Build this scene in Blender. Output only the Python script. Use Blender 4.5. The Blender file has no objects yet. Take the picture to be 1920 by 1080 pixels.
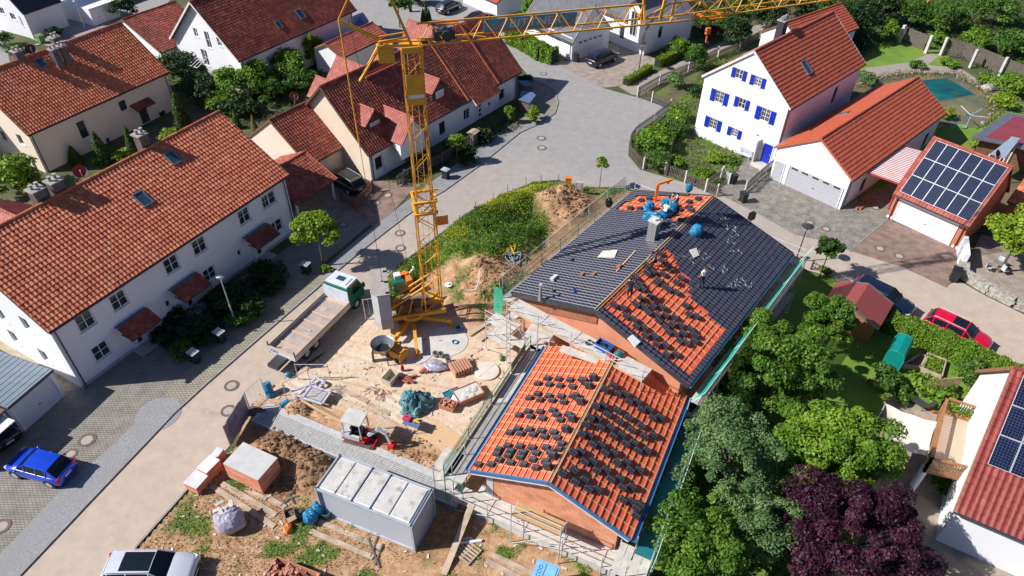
import bpy, math, random
import numpy as np
from mathutils import Vector, Matrix
random.seed(7); RS=np.random.RandomState(7)
S=bpy.context.scene
# ---------------- camera, world, sun, exposure
F_PX,PITCH,ROLL,CAM_H=1314.77,math.radians(40.905),math.radians(.821),36.981
_f=np.array([0,math.cos(PITCH),-math.sin(PITCH)]);_x=np.array([1.,0,0]);_u=np.cross(_x,_f)
_X=math.cos(ROLL)*_x+math.sin(ROLL)*_u;_U=-math.sin(ROLL)*_x+math.cos(ROLL)*_u
RMAT=np.array([_X,_U,_f])
cd=bpy.data.cameras.new('camera');cam=bpy.data.objects.new('camera',cd);S.collection.objects.link(cam)
cam.matrix_world=Matrix([[_X[0],_U[0],-_f[0],0],[_X[1],_U[1],-_f[1],0],[_X[2],_U[2],-_f[2],CAM_H],[0,0,0,1]])
cd.sensor_width=36;cd.lens=36*F_PX/1920;cd.clip_end=2000;cd.clip_start=.5;S.camera=cam
SUN_EL=math.radians(40);SUN_AZ=math.radians(8.5)     # SUN_AZ = heading in which shadows fall
w=bpy.data.worlds.new('World');S.world=w;w.use_nodes=True
nt=w.node_tree;sky=nt.nodes.new('ShaderNodeTexSky');sky.sky_type='NISHITA';sky.sun_disc=False
sky.sun_elevation=SUN_EL;sky.sun_rotation=math.radians(261.5)
bg=nt.nodes['Background'];tn=nt.nodes.new('ShaderNodeMixRGB');tn.blend_type='MULTIPLY';tn.inputs[0].default_value=1;tn.inputs[2].default_value=(.85,.97,1.3,1);nt.links.new(sky.outputs[0],tn.inputs[1]);nt.links.new(tn.outputs[0],bg.inputs[0]);bg.inputs[1].default_value=.05
ld=bpy.data.lights.new('sun','SUN');ld.energy=5;ld.angle=math.radians(.5);ld.color=(1,.955,.92)
lo=bpy.data.objects.new('sun',ld);S.collection.objects.link(lo)
_d=Vector((math.cos(SUN_AZ)*math.cos(SUN_EL),math.sin(SUN_AZ)*math.cos(SUN_EL),-math.sin(SUN_EL)))
lo.rotation_euler=_d.to_track_quat('-Z','Y').to_euler()
S.view_settings.view_transform='Standard';S.view_settings.look='None';S.view_settings.exposure=0.46;S.view_settings.gamma=1
S.render.engine='CYCLES'
R=math.radians
# ---------------- pixel (of the 1920 photograph) -> point in the world at a known height / on a known plane
def ray(px,py):
    return RMAT.T@np.array([(px-960)/F_PX,-(py-540)/F_PX,1.0])
C0=np.array([0,0,CAM_H])
def G(px,py,z=0.):
    w=ray(px,py);t=(z-CAM_H)/w[2];return np.array([w[0]*t,w[1]*t,z])
def on_plane(px,py,P,n):
    w=ray(px,py);t=np.dot(np.array(P)-C0,n)/np.dot(w,n);return C0+w*t
# ---------------- materials
MATS={}
def mat(name,c1,c2=None,scale=2.0,rough=.8,bump=0.,bscale=None,metal=0.,coords='Object',detail=4,spec=.5,c3=None,s3=.3,f3=(.5,.62),alpha=1,stretch=None,emit=None):
    if name in MATS: return MATS[name]
    m=bpy.data.materials.new(name);m.use_nodes=True;n=m.node_tree;N=n.nodes;L=n.links;b=N['Principled BSDF']
    b.inputs['Roughness'].default_value=rough;b.inputs['Metallic'].default_value=metal
    b.inputs['Specular IOR Level'].default_value=spec;b.inputs['Alpha'].default_value=alpha
    tc=N.new('ShaderNodeTexCoord');src=tc.outputs[coords]
    if stretch:
        mp=N.new('ShaderNodeMapping');mp.inputs['Scale'].default_value=stretch;L.new(src,mp.inputs[0]);src=mp.outputs[0]
    if c2 is None:c2=tuple(x*.82 for x in c1)
    no=N.new('ShaderNodeTexNoise');no.inputs['Scale'].default_value=scale;no.inputs['Detail'].default_value=detail;L.new(src,no.inputs[0])
    r=N.new('ShaderNodeValToRGB');r.color_ramp.elements[0].position=.35;r.color_ramp.elements[1].position=.68
    r.color_ramp.elements[0].color=(*c1,1);r.color_ramp.elements[1].color=(*c2,1);L.new(no.outputs[0],r.inputs[0]);out=r.outputs[0]
    if c3:
        n3=N.new('ShaderNodeTexNoise');n3.inputs['Scale'].default_value=s3;n3.inputs['Detail'].default_value=6;L.new(src,n3.inputs[0])
        mr=N.new('ShaderNodeMapRange');mr.inputs[1].default_value=f3[0];mr.inputs[2].default_value=f3[1];L.new(n3.outputs[0],mr.inputs[0])
        mx=N.new('ShaderNodeMixRGB');L.new(mr.outputs[0],mx.inputs[0]);L.new(out,mx.inputs[1]);mx.inputs[2].default_value=(*c3,1);out=mx.outputs[0]
    L.new(out,b.inputs['Base Color'])
    if bump:
        nb=N.new('ShaderNodeTexNoise');nb.inputs['Scale'].default_value=bscale or scale*4;nb.inputs['Detail'].default_value=5;L.new(src,nb.inputs[0])
        bm=N.new('ShaderNodeBump');bm.inputs['Strength'].default_value=1;bm.inputs['Distance'].default_value=bump;L.new(nb.outputs[0],bm.inputs['Height']);L.new(bm.outputs[0],b.inputs['Normal'])
    if emit: b.inputs['Emission Color'].default_value=(*emit,1)
    MATS[name]=m;return m
def tile_mat(name,ca,cb,cc,rough=.6,moss=None,mamt=.25,spec=.4):
    m=bpy.data.materials.new(name);m.use_nodes=True;n=m.node_tree;N=n.nodes;L=n.links;b=N['Principled BSDF'];b.inputs['Roughness'].default_value=rough
    b.inputs['Specular IOR Level'].default_value=spec
    uv=N.new('ShaderNodeTexCoord');fl=N.new('ShaderNodeVectorMath');fl.operation='FLOOR';L.new(uv.outputs['UV'],fl.inputs[0])
    wn=N.new('ShaderNodeTexWhiteNoise');wn.noise_dimensions='2D';L.new(fl.outputs[0],wn.inputs['Vector'])
    r=N.new('ShaderNodeValToRGB');e=r.color_ramp.elements;e[0].color=(*ca,1);e[0].position=0;e[1].color=(*cc,1);e[1].position=1;k=e.new(.55);k.color=(*cb,1)
    L.new(wn.outputs[0],r.inputs[0]);out=r.outputs[0]
    n1=N.new('ShaderNodeTexNoise');n1.inputs['Scale'].default_value=.35;n1.inputs['Detail'].default_value=7;L.new(uv.outputs['Object'],n1.inputs[0])
    mr=N.new('ShaderNodeMapRange');mr.inputs[1].default_value=.45;mr.inputs[2].default_value=.7;mr.inputs[4].default_value=mamt;L.new(n1.outputs[0],mr.inputs[0])
    mx=N.new('ShaderNodeMixRGB');L.new(mr.outputs[0],mx.inputs[0]);L.new(out,mx.inputs[1]);mx.inputs[2].default_value=(*(moss or tuple(x*.5 for x in ca)),1)
    n2=N.new('ShaderNodeTexNoise');n2.inputs['Scale'].default_value=9;n2.inputs['Detail'].default_value=3;L.new(uv.outputs['Object'],n2.inputs[0])
    m2=N.new('ShaderNodeMapRange');m2.inputs[3].default_value=.72;m2.inputs[4].default_value=1.2;L.new(n2.outputs[0],m2.inputs[0])
    mu=N.new('ShaderNodeVectorMath');mu.operation='SCALE';L.new(mx.outputs[0],mu.inputs[0]);L.new(m2.outputs[0],mu.inputs['Scale'])
    L.new(mu.outputs[0],b.inputs['Base Color']);MATS[name]=m;return m
def brick_mat(name,c1,c2,cm,bw,bh,rough=.85,mortar=.02,coords='UV',bump=.006,noise=.25,off=.5):
    m=bpy.data.materials.new(name);m.use_nodes=True;n=m.node_tree;N=n.nodes;L=n.links;b=N['Principled BSDF'];b.inputs['Roughness'].default_value=rough
    tc=N.new('ShaderNodeTexCoord');br=N.new('ShaderNodeTexBrick');L.new(tc.outputs[coords],br.inputs[0]);br.offset=off
    br.inputs['Color1'].default_value=(*c1,1);br.inputs['Color2'].default_value=(*c2,1);br.inputs['Mortar'].default_value=(*cm,1)
    br.inputs['Scale'].default_value=1;br.inputs['Brick Width'].default_value=bw;br.inputs['Row Height'].default_value=bh;br.inputs['Mortar Size'].default_value=mortar
    no=N.new('ShaderNodeTexNoise');no.inputs['Scale'].default_value=1.3;no.inputs['Detail'].default_value=7;L.new(tc.outputs['Object'],no.inputs[0])
    m2=N.new('ShaderNodeMapRange');m2.inputs[1].default_value=.3;m2.inputs[2].default_value=.7;m2.inputs[3].default_value=1-noise;m2.inputs[4].default_value=1+noise;L.new(no.outputs[0],m2.inputs[0])
    mu=N.new('ShaderNodeVectorMath');mu.operation='SCALE';L.new(br.outputs[0],mu.inputs[0]);L.new(m2.outputs[0],mu.inputs['Scale']);L.new(mu.outputs[0],b.inputs['Base Color'])
    bm=N.new('ShaderNodeBump');bm.invert=True;bm.inputs['Distance'].default_value=bump;L.new(br.outputs[1],bm.inputs['Height']);L.new(bm.outputs[0],b.inputs['Normal'])
    MATS[name]=m;return m
def leaf_mat(name,ca,cb,cc,trans=.3):
    m=bpy.data.materials.new(name);m.use_nodes=True;n=m.node_tree;N=n.nodes;L=n.links;N.remove(N['Principled BSDF'])
    uv=N.new('ShaderNodeTexCoord');sp=N.new('ShaderNodeSeparateXYZ');L.new(uv.outputs['UV'],sp.inputs[0])
    r=N.new('ShaderNodeValToRGB');e=r.color_ramp.elements;e[0].color=(*ca,1);e[0].position=0;e[1].color=(*cc,1);e[1].position=1;k=e.new(.5);k.color=(*cb,1)
    L.new(sp.outputs[0],r.inputs[0])
    d=N.new('ShaderNodeBsdfPrincipled');d.inputs['Roughness'].default_value=.55;d.inputs['Specular IOR Level'].default_value=.3;L.new(r.outputs[0],d.inputs['Base Color'])
    t=N.new('ShaderNodeBsdfTranslucent');L.new(r.outputs[0],t.inputs[0]);x=N.new('ShaderNodeMixShader');x.inputs[0].default_value=trans
    L.new(d.outputs[0],x.inputs[1]);L.new(t.outputs[0],x.inputs[2]);L.new(x.outputs[0],N['Material Output'].inputs[0]);MATS[name]=m;return m
def glass_mat(name='window_glass',c=(.02,.03,.04),rough=.08):
    return mat(name,c,tuple(x*1.6 for x in c),scale=.6,rough=rough,spec=.9)
# ---------------- mesh builder
class MB:
    def __init__(s): s.v=[];s.f=[];s.m=[];s.uv=[]
    def add(s,vs,fs,m=0,uv=None):
        o=len(s.v);s.v+= [tuple(map(float,p)) for p in vs]
        for i,f in enumerate(fs):
            s.f.append([o+k for k in f]);s.m.append(m);s.uv.append(uv[i] if uv else None)
        return s
    def obox(s,O,A,B,C,m=0):
        O,A,B,C=[np.array(x,float) for x in (O,A,B,C)]
        vs=[O,O+A,O+A+B,O+B,O+C,O+A+C,O+A+B+C,O+B+C]
        fs=[[3,2,1,0],[4,5,6,7],[0,1,5,4],[1,2,6,5],[2,3,7,6],[3,0,4,7]]
        if np.dot(np.cross(A,B),C)<0: fs=[f[::-1] for f in fs]
        return s.add(vs,fs,m)
    def box(s,c,d,yaw=0,m=0,tilt=0):
        cs,sn=math.cos(yaw),math.sin(yaw);A=np.array([cs,sn,0])*d[0];B=np.array([-sn,cs,0])*d[1];C=np.array([0,0,d[2]])
        if tilt:
            ct,st=math.cos(tilt),math.sin(tilt);A=np.array([cs*ct,sn*ct,st])*d[0];C=np.array([-cs*st,-sn*st,ct])*d[2]
        return s.obox(np.array(c)-A/2-B/2-C/2,A,B,C,m)
    def tube(s,p,q,r,n=6,m=0,r2=None,caps=True):
        p=np.array(p,float);q=np.array(q,float);d=q-p;l=np.linalg.norm(d)
        if l<1e-6:return s
        d/=l;a=np.cross(d,[0,0,1.]);
        if np.linalg.norm(a)<.01:a=np.array([1.,0,0])
        a/=np.linalg.norm(a);b=np.cross(d,a);r2=r if r2 is None else r2;vs=[]
        for k in range(n):
            t=2*math.pi*k/n;o=math.cos(t)*a+math.sin(t)*b;vs.append(p+o*r);vs.append(q+o*r2)
        fs=[[2*k,2*k+1,(2*k+3)%(2*n),(2*k+2)%(2*n)] for k in range(n)]
        if caps: fs+= [[2*k for k in range(n)],[2*k+1 for k in range(n)][::-1]]
        return s.add(vs,fs,m)
    def bar(s,p,q,w,h=None,m=0):
        h=h or w;p=np.array(p,float);q=np.array(q,float);d=q-p;l=np.linalg.norm(d)
        if l<1e-6:return s
        dn=d/l;a=np.cross(dn,[0,0,1.])
        if np.linalg.norm(a)<.01:a=np.array([1.,0,0])
        a/=np.linalg.norm(a);b=np.cross(a,dn)
        return s.obox(p-a*w/2-b*h/2,d,a*w,b*h,m)
    def path(s,pts,r,n=6,m=0):
        for p,q in zip(pts[:-1],pts[1:]): s.tube(p,q,r,n,m)
        return s
    def prism(s,poly,z0,z1,m=0,cap=True,bot=True):
        n=len(poly);A=sum(poly[i][0]*poly[(i+1)%n][1]-poly[(i+1)%n][0]*poly[i][1] for i in range(n))
        if A<0: poly=poly[::-1]
        vs=[(p[0],p[1],z0) for p in poly]+[(p[0],p[1],z1) for p in poly]
        fs=[[i,(i+1)%n,n+(i+1)%n,n+i] for i in range(n)]
        if cap: fs.append(list(range(n,2*n)))
        if bot: fs.append(list(range(n))[::-1])
        return s.add(vs,fs,m)
    def lathe(s,c,prof,n=16,m=0,a0=0,a1=2*math.pi):
        full=abs(a1-a0-2*math.pi)<1e-6;k=len(prof);cols=n if full else n+1;vs=[]
        for i in range(cols):
            t=a0+(a1-a0)*i/n
            for r,z in prof: vs.append((c[0]+r*math.cos(t),c[1]+r*math.sin(t),c[2]+z))
        fs=[]
        for i in range(n):
            j=(i+1)%cols
            for a in range(k-1): fs.append([i*k+a,j*k+a,j*k+a+1,i*k+a+1])
        if full:
            if prof[0][0]>1e-4: fs.append([i*k for i in range(n)][::-1])
            if prof[-1][0]>1e-4: fs.append([i*k+k-1 for i in range(n)])
        return s.add(vs,fs,m)
    def blob(s,c,r,n=12,k=8,noise=.15,seed=0,m=0,flat=0,squ=1.0):
        rs=np.random.RandomState(seed);ph=rs.rand(6,3)*6.28;fr=rs.rand(6,3)*3+1
        vs=[];fs=[]
        for j in range(k+1):
            th=math.pi*j/k
            for i in range(n):
                a=2*math.pi*i/n;d=np.array([math.sin(th)*math.cos(a),math.sin(th)*math.sin(a),math.cos(th)])
                e=sum(math.sin(np.dot(fr[q],d)*1.6+ph[q][0]) for q in range(6))/6+rs.rand()*.4
                p=np.sign(d)*np.abs(d)**squ*(1+noise*e)*np.array(r)
                if flat and p[2]<-flat: p[2]=-flat
                vs.append(np.array(c)+p)
        for j in range(k):
            for i in range(n): fs.append([j*n+i,(j+1)*n+i,(j+1)*n+(i+1)%n,j*n+(i+1)%n])
        return s.add(vs,fs,m)
    def build(s,name,mats,parent=None,local=False,smooth=False,origin=None,uvmode=None):
        me=bpy.data.meshes.new(name);v=np.array(s.v)
        if parent is not None and not local: v=v-np.array(parent.location)
        loc=(0,0,0)
        if parent is None:
            if origin is None:
                mn=v.min(0);mx=v.max(0);origin=((mn[0]+mx[0])/2,(mn[1]+mx[1])/2,mn[2])
            loc=origin;v=v-np.array(origin)
        me.from_pydata(v.tolist(),[],s.f)
        if not isinstance(mats,(list,tuple)):mats=[mats]
        for m in mats: me.materials.append(m)
        me.polygons.foreach_set('material_index',s.m)
        if smooth: me.polygons.foreach_set('use_smooth',[True]*len(s.f))
        if any(u is not None for u in s.uv):
            l=me.uv_layers.new(name='UVMap');fl=[]
            for f,u in zip(s.f,s.uv):
                if u is None: fl+=[0,0]*len(f)
                else:
                    for a in u: fl+=[a[0],a[1]]
            l.data.foreach_set('uv',fl)
        elif uvmode=='xy':
            l=me.uv_layers.new(name='UVMap');fl=[]
            for f in s.f:
                for k in f: fl+=[s.v[k][0],s.v[k][1]]
            l.data.foreach_set('uv',fl)
        elif uvmode=='wall':
            l=me.uv_layers.new(name='UVMap');fl=[]
            for f in s.f:
                P=[np.array(s.v[k]) for k in f];nn=np.cross(P[1]-P[0],P[2]-P[0]);nn=nn/(np.linalg.norm(nn)+1e-9)
                if abs(nn[2])>.7: a,b=np.array([1,0,0.]),np.array([0,1,0.])
                else: a=np.cross([0,0,1.],nn);a/=np.linalg.norm(a);b=np.array([0,0,1.])
                for p in P: fl+=[p@a,p@b]
            l.data.foreach_set('uv',fl)
        me.update()
        o=bpy.data.objects.new(name,me);S.collection.objects.link(o);o.location=loc
        if parent is not None:o.parent=parent
        return o
def tag(o,label=None,cat=None,group=None,kind=None):
    if label:o['label']=label
    if cat:o['category']=cat
    if group:o['group']=group
    if kind:o['kind']=kind
    return o
def thing(name,label,cat,loc=(0,0,0),yaw=0,group=None):
    o=bpy.data.objects.new(name,None);S.collection.objects.link(o);o.location=tuple(map(float,loc));o.rotation_euler=(0,0,yaw);o.empty_display_size=.3
    return tag(o,label,cat,group)
def dup(root,loc,yaw=None,label=None,group=None,rot=None,scale=None):
    def cp(o,p):
        c=o.copy();S.collection.objects.link(c)
        if p is not None:c.parent=p
        for ch in list(o.children): cp(ch,c)
        return c
    r=cp(root,None);r.location=tuple(map(float,loc))
    if yaw is not None:r.rotation_euler=(0,0,yaw)
    if rot is not None:r.rotation_euler=rot
    if scale is not None:r.scale=scale if hasattr(scale,'__len__') else (scale,)*3
    if label:r['label']=label
    if group:r['group']=group
    return r
def one(mb,name,mats,label,cat,group=None,**k):
    return tag(mb.build(name,mats,**k),label,cat,group)
def sheet(name,px,z,m,kind='structure',world=None,uv='xy',holes=None):
    mb=MB();pts=[G(*p)[:2] for p in px] if world is None else world
    from mathutils.geometry import tessellate_polygon
    vs=[(p[0],p[1],z) for p in pts];t=tessellate_polygon([[Vector(p) for p in vs]])
    fs=[]
    for a in t:
        a=list(a);A,B,C=[vs[i] for i in a]
        if (B[0]-A[0])*(C[1]-A[1])-(B[1]-A[1])*(C[0]-A[0])<0:a=a[::-1]
        fs.append(a)
    mb.add(vs,fs);o=mb.build(name,m,uvmode=uv,origin=(0,0,0));o['kind']=kind;return o
# ---------------- leaves
def leaves(name,P,Nrm,size,m,parent=None,rnd=None,core=None,kind=None,aspect=.6):
    """P: n x 3 leaf centres, Nrm: outward directions; each leaf a small folded diamond"""
    n=len(P);d=Nrm+RS.normal(0,.55,(n,3));d/=np.linalg.norm(d,axis=1)[:,None]+1e-9
    t=np.cross(d,RS.normal(0,1,(n,3)));t/=np.linalg.norm(t,axis=1)[:,None]+1e-9;b=np.cross(d,t)
    s=(size*(.6+.8*RS.rand(n)))[:,None]
    v=np.empty((n,4,3));v[:,0]=P-t*s;v[:,1]=P-b*s*aspect+d*s*.15;v[:,2]=P+t*s;v[:,3]=P+b*s*aspect+d*s*.15
    v=v.reshape(-1,3)
    if parent is not None: v=v-np.array(parent.location)
    me=bpy.data.meshes.new(name);me.vertices.add(4*n);me.vertices.foreach_set('co',v.ravel())
    me.loops.add(4*n);me.loops.foreach_set('vertex_index',np.arange(4*n));me.polygons.add(n)
    me.polygons.foreach_set('loop_start',np.arange(0,4*n,4));me.polygons.foreach_set('loop_total',np.full(n,4))
    u=np.repeat(np.stack([rnd if rnd is not None else RS.rand(n),RS.rand(n)],1),4,axis=0)
    l=me.uv_layers.new(name='UVMap');me.materials.append(m);me.update(calc_edges=True);l.data.foreach_set('uv',u.ravel());me.validate()
    o=bpy.data.objects.new(name,me);S.collection.objects.link(o)
    if parent is not None:o.parent=parent
    if kind:o['kind']=kind
    return o
def crown_points(c,r,n,k=40,rc=.34,shell=.55,seed=1,zmin=None):
    rs=np.random.RandomState(seed);c=np.array(c,float);r=np.array(r,float)
    d=rs.normal(0,1,(k,3));d/=np.linalg.norm(d,axis=1)[:,None];d[:,2]=np.where(d[:,2]<-.5,-d[:,2],d[:,2])
    rad=(shell+(1-shell)*rs.rand(k))*(1-rc*.6);cc=d*rad[:,None]
    ph=rs.rand(4)*6.28;cc*=(1+.16*np.sin(3*d[:,0]+ph[0])+.14*np.sin(5*d[:,1]+ph[1])+.1*np.sin(7*d[:,0]-4*d[:,2]+ph[2]))[:,None];cs=rc*(.5+.9*rs.rand(k));bright=rs.rand(k)
    i=rs.randint(0,k,n);e=rs.normal(0,1,(n,3));e/=np.linalg.norm(e,axis=1)[:,None];e[:,2]=np.abs(e[:,2])*.9-.25*rs.rand(n)
    rr=(rs.rand(n)**.35)
    p=cc[i]+e*(cs[i]*rr)[:,None];P=c+p*r
    rnd=np.clip(.5*bright[i]+.5*rs.rand(n)+.12*(rr-.7),0,1)
    nr=e*.7+np.array([0,0,.5]);return P,nr,rnd
def tree(name,label,cat,px,py,zc,r,n,m,leaf=.16,k=40,rc=.34,trunk=None,tr=.12,seed=1,group=None,bark=None,base=None,shell=.55,cluster=True):
    c=G(px,py,zc) if base is None else np.array([*base,zc])
    rr=np.array(r if hasattr(r,'__len__') else (r,r,r*.85),float)
    t=thing(name,label,cat,(c[0],c[1],0),0,group)
    P,N,q=crown_points(c,rr,n,k,rc,shell,seed);ok=P[:,2]>.05;leaves('crown',P[ok],N[ok],leaf,m,t,q[ok])
    bark=bark or MATS['bark'];mb=MB();rs=np.random.RandomState(seed)
    if zc>rr[2]*.7 and tr>0:
        z0=zc-rr[2]*.45;mb.tube((c[0],c[1],-.05),(c[0],c[1],z0),tr,8,r2=tr*.7)
        for a in range(7):
            th=a*2*math.pi/7+rs.rand();e=(c[0]+math.cos(th)*rr[0]*.6,c[1]+math.sin(th)*rr[1]*.6,zc+rr[2]*(.3*rs.rand()))
            mb.tube((c[0],c[1],z0-.1*a*tr),e,tr*.45,5,r2=tr*.12)
        mb.tube((c[0],c[1],z0),(c[0],c[1],zc+rr[2]*.5),tr*.6,6,r2=tr*.15)
        mb.build('trunk',bark,t)
    else:
        for a in range(6):
            th=a*1.05+rs.rand();mb.tube((c[0],c[1],0),(c[0]+math.cos(th)*rr[0]*.5,c[1]+math.sin(th)*rr[1]*.5,zc),.03,5,r2=.01)
        mb.build('stem',bark,t)
    return t
def hedge(name,label,pts,wd,h,m,leaf=.1,dens=260,cat='hedge',group=None,z0=0,core='foliage_core'):
    """pts: world xy polyline"""
    pts=[np.array(p[:2]) for p in pts];c=sum(pts)/len(pts);t=thing(name,label,cat,(c[0],c[1],z0),0,group)
    Ps=[];Ns=[];mb=MB()
    for a,b in zip(pts[:-1],pts[1:]):
        d=b-a;l=np.linalg.norm(d);d/=l;nn=np.array([-d[1],d[0]])
        mb.obox((*(a-nn*wd*.42),z0),(*(d*l),0),(*(nn*wd*.84),0),(0,0,h*.9))
        n=int(dens*l*(wd+2*h));u=RS.rand(n)*l;side=RS.rand(n)*(wd+2*h)
        lump=.08*np.sin(u*2.1+a[0])+.06*np.sin(u*5.3)
        for q in (0,):
            x=np.where(side<h,-wd/2,np.where(side<h+wd,side-h-wd/2,wd/2));z=np.where(side<h,side,np.where(side<h+wd,h,side-h-wd))
            nx=np.where(side<h,-1.,np.where(side<h+wd,0,1.));nz=np.where((side>=h)&(side<h+wd),1.,.2)
            x=x*(1+lump)+RS.normal(0,.05,n);z=z+lump*.8*(z/h)+RS.normal(0,.05,n)
            Ps.append(np.stack([a[0]+d[0]*u+nn[0]*x,a[1]+d[1]*u+nn[1]*x,z0+z],1));Ns.append(np.stack([nn[0]*nx,nn[1]*nx,nz],1))
    leaves('foliage',np.concatenate(Ps),np.concatenate(Ns),leaf,m,t);mb.build('light_blocking_core',MATS[core],t);return t  # solid dark core added inside the leaves to block light
# ---------------- shared materials
mat('slate',(.10,.15,.22),(.08,.12,.18),2,.6);mat('bark',(.09,.065,.045),(.16,.12,.08),6,.9,.02)
leaf_mat('leaf_lime',(.10,.17,.012),(.20,.30,.02),(.32,.42,.03))
leaf_mat('leaf_bright',(.055,.13,.010),(.13,.25,.018),(.26,.38,.035))
leaf_mat('leaf_fresh',(.04,.10,.010),(.09,.19,.018),(.18,.30,.03))
leaf_mat('leaf_mid',(.032,.085,.012),(.07,.155,.02),(.14,.24,.03))
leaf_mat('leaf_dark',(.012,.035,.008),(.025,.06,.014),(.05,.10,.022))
leaf_mat('leaf_grey',(.055,.12,.035),(.12,.21,.07),(.23,.33,.12))
leaf_mat('leaf_purple',(.016,.004,.010),(.036,.008,.02),(.10,.024,.05),.2)
leaf_mat('leaf_thuja',(.02,.05,.01),(.05,.10,.015),(.10,.17,.03))
leaf_mat('leaf_yellow',(.35,.32,.01),(.5,.45,.02),(.6,.55,.04))
leaf_mat('leaf_red',(.10,.02,.015),(.16,.04,.02),(.25,.1,.03))
leaf_mat('leaf_grass',(.08,.17,.018),(.17,.30,.03),(.32,.44,.06))
leaf_mat('leaf_dry',(.16,.12,.05),(.22,.18,.07),(.3,.26,.12))
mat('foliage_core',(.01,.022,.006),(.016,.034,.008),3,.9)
tile_mat('tile_clay',(.46,.11,.05),(.55,.155,.07),(.64,.23,.105),moss=(.36,.13,.075))
tile_mat('tile_clay_red',(.20,.042,.028),(.30,.068,.042),(.40,.11,.06),moss=(.10,.04,.03),mamt=.6)
tile_mat('tile_rose',(.28,.06,.042),(.34,.08,.055),(.40,.115,.075),moss=(.22,.06,.045))
tile_mat('tile_terracotta',(.40,.085,.04),(.43,.095,.045),(.46,.11,.055),moss=(.36,.08,.04),mamt=.3)
tile_mat('tile_glazed',(.19,.030,.024),(.225,.036,.03),(.26,.048,.038),rough=.5,moss=(.33,.09,.08))
tile_mat('tile_anthracite',(.028,.030,.050),(.034,.036,.058),(.042,.044,.066),rough=.42,moss=(.05,.05,.06),mamt=.4,spec=.6)
tile_mat('tile_grey',(.10,.105,.12),(.13,.135,.15),(.15,.155,.17),rough=.6,moss=(.09,.09,.1))
mat('render_white',(.77,.78,.80),(.72,.73,.75),.5,.9,.002,40)
mat('render_cream',(.72,.60,.46),(.66,.55,.42),.4,.9,.002,40)
mat('render_beige',(.78,.66,.54),(.72,.61,.50),.4,.9,.002,40)
mat('render_orange',(.50,.17,.08),(.44,.145,.065),.8,.9)
mat('render_grey',(.42,.42,.42),(.36,.36,.36),.8,.9)
glass_mat()
mat('frame_white',(.78,.78,.78),rough=.4);mat('frame_dark',(.05,.05,.055),rough=.4)
mat('shutter_blue',(.006,.03,.40),(.006,.026,.36),2,.35)
mat('blind_pale',(.62,.62,.66),rough=.6);mat('curtain',(.5,.48,.44),(.3,.29,.27),3,.9)
mat('gutter',(.10,.105,.115),rough=.35,metal=.6);mat('zinc',(.36,.37,.39),(.28,.29,.31),2,.35,metal=.7)
mat('fascia_dark',(.10,.06,.045),rough=.7);mat('fascia_white',(.7,.7,.72),rough=.6)
mat('chimney_sheet',(.12,.11,.12),(.08,.07,.08),3,.5);mat('chimney_cap',(.35,.33,.31),(.25,.24,.22),5,.8)
mat('concrete',(.42,.41,.39),(.34,.33,.31),2,.9,.004);mat('concrete_light',(.55,.53,.49),(.46,.44,.41),1.5,.9,.004)
mat('wood_pale',(.62,.42,.24),(.50,.33,.18),3,.8,stretch=(1,8,8));mat('wood_plank',(.50,.39,.28),(.36,.28,.20),2,.85,c3=(.25,.2,.15),s3=1.2,f3=(.55,.75))
mat('wood_grey',(.15,.125,.105),(.09,.078,.065),5,.9);mat('wood_brown',(.20,.11,.06),(.13,.07,.04),4,.8);mat('wood_balcony',(.34,.17,.07),(.26,.12,.05),4,.6)
mat('steel',(.62,.64,.67),(.50,.52,.55),4,.4,metal=.25);mat('steel_dark',(.05,.05,.05),rough=.5,metal=.3);mat('black',(.012,.012,.014),rough=.5)
mat('rubber',(.02,.02,.02),rough=.8);mat('white_paint',(.78,.78,.78),(.7,.7,.7),1,.5)
mat('red_paint',(.55,.02,.03),rough=.4);mat('blue_plastic',(.02,.13,.42),(.02,.10,.34),4,.4);mat('cyan_film',(.02,.25,.40),(.015,.16,.30),5,.35,.02,8)
mat('crane_yellow',(.74,.36,.03),(.64,.29,.025),2.5,.5,c3=(.28,.12,.02),s3=1.5,f3=(.6,.75))
mat('orange_paint',(.75,.20,.02),rough=.45)
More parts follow.
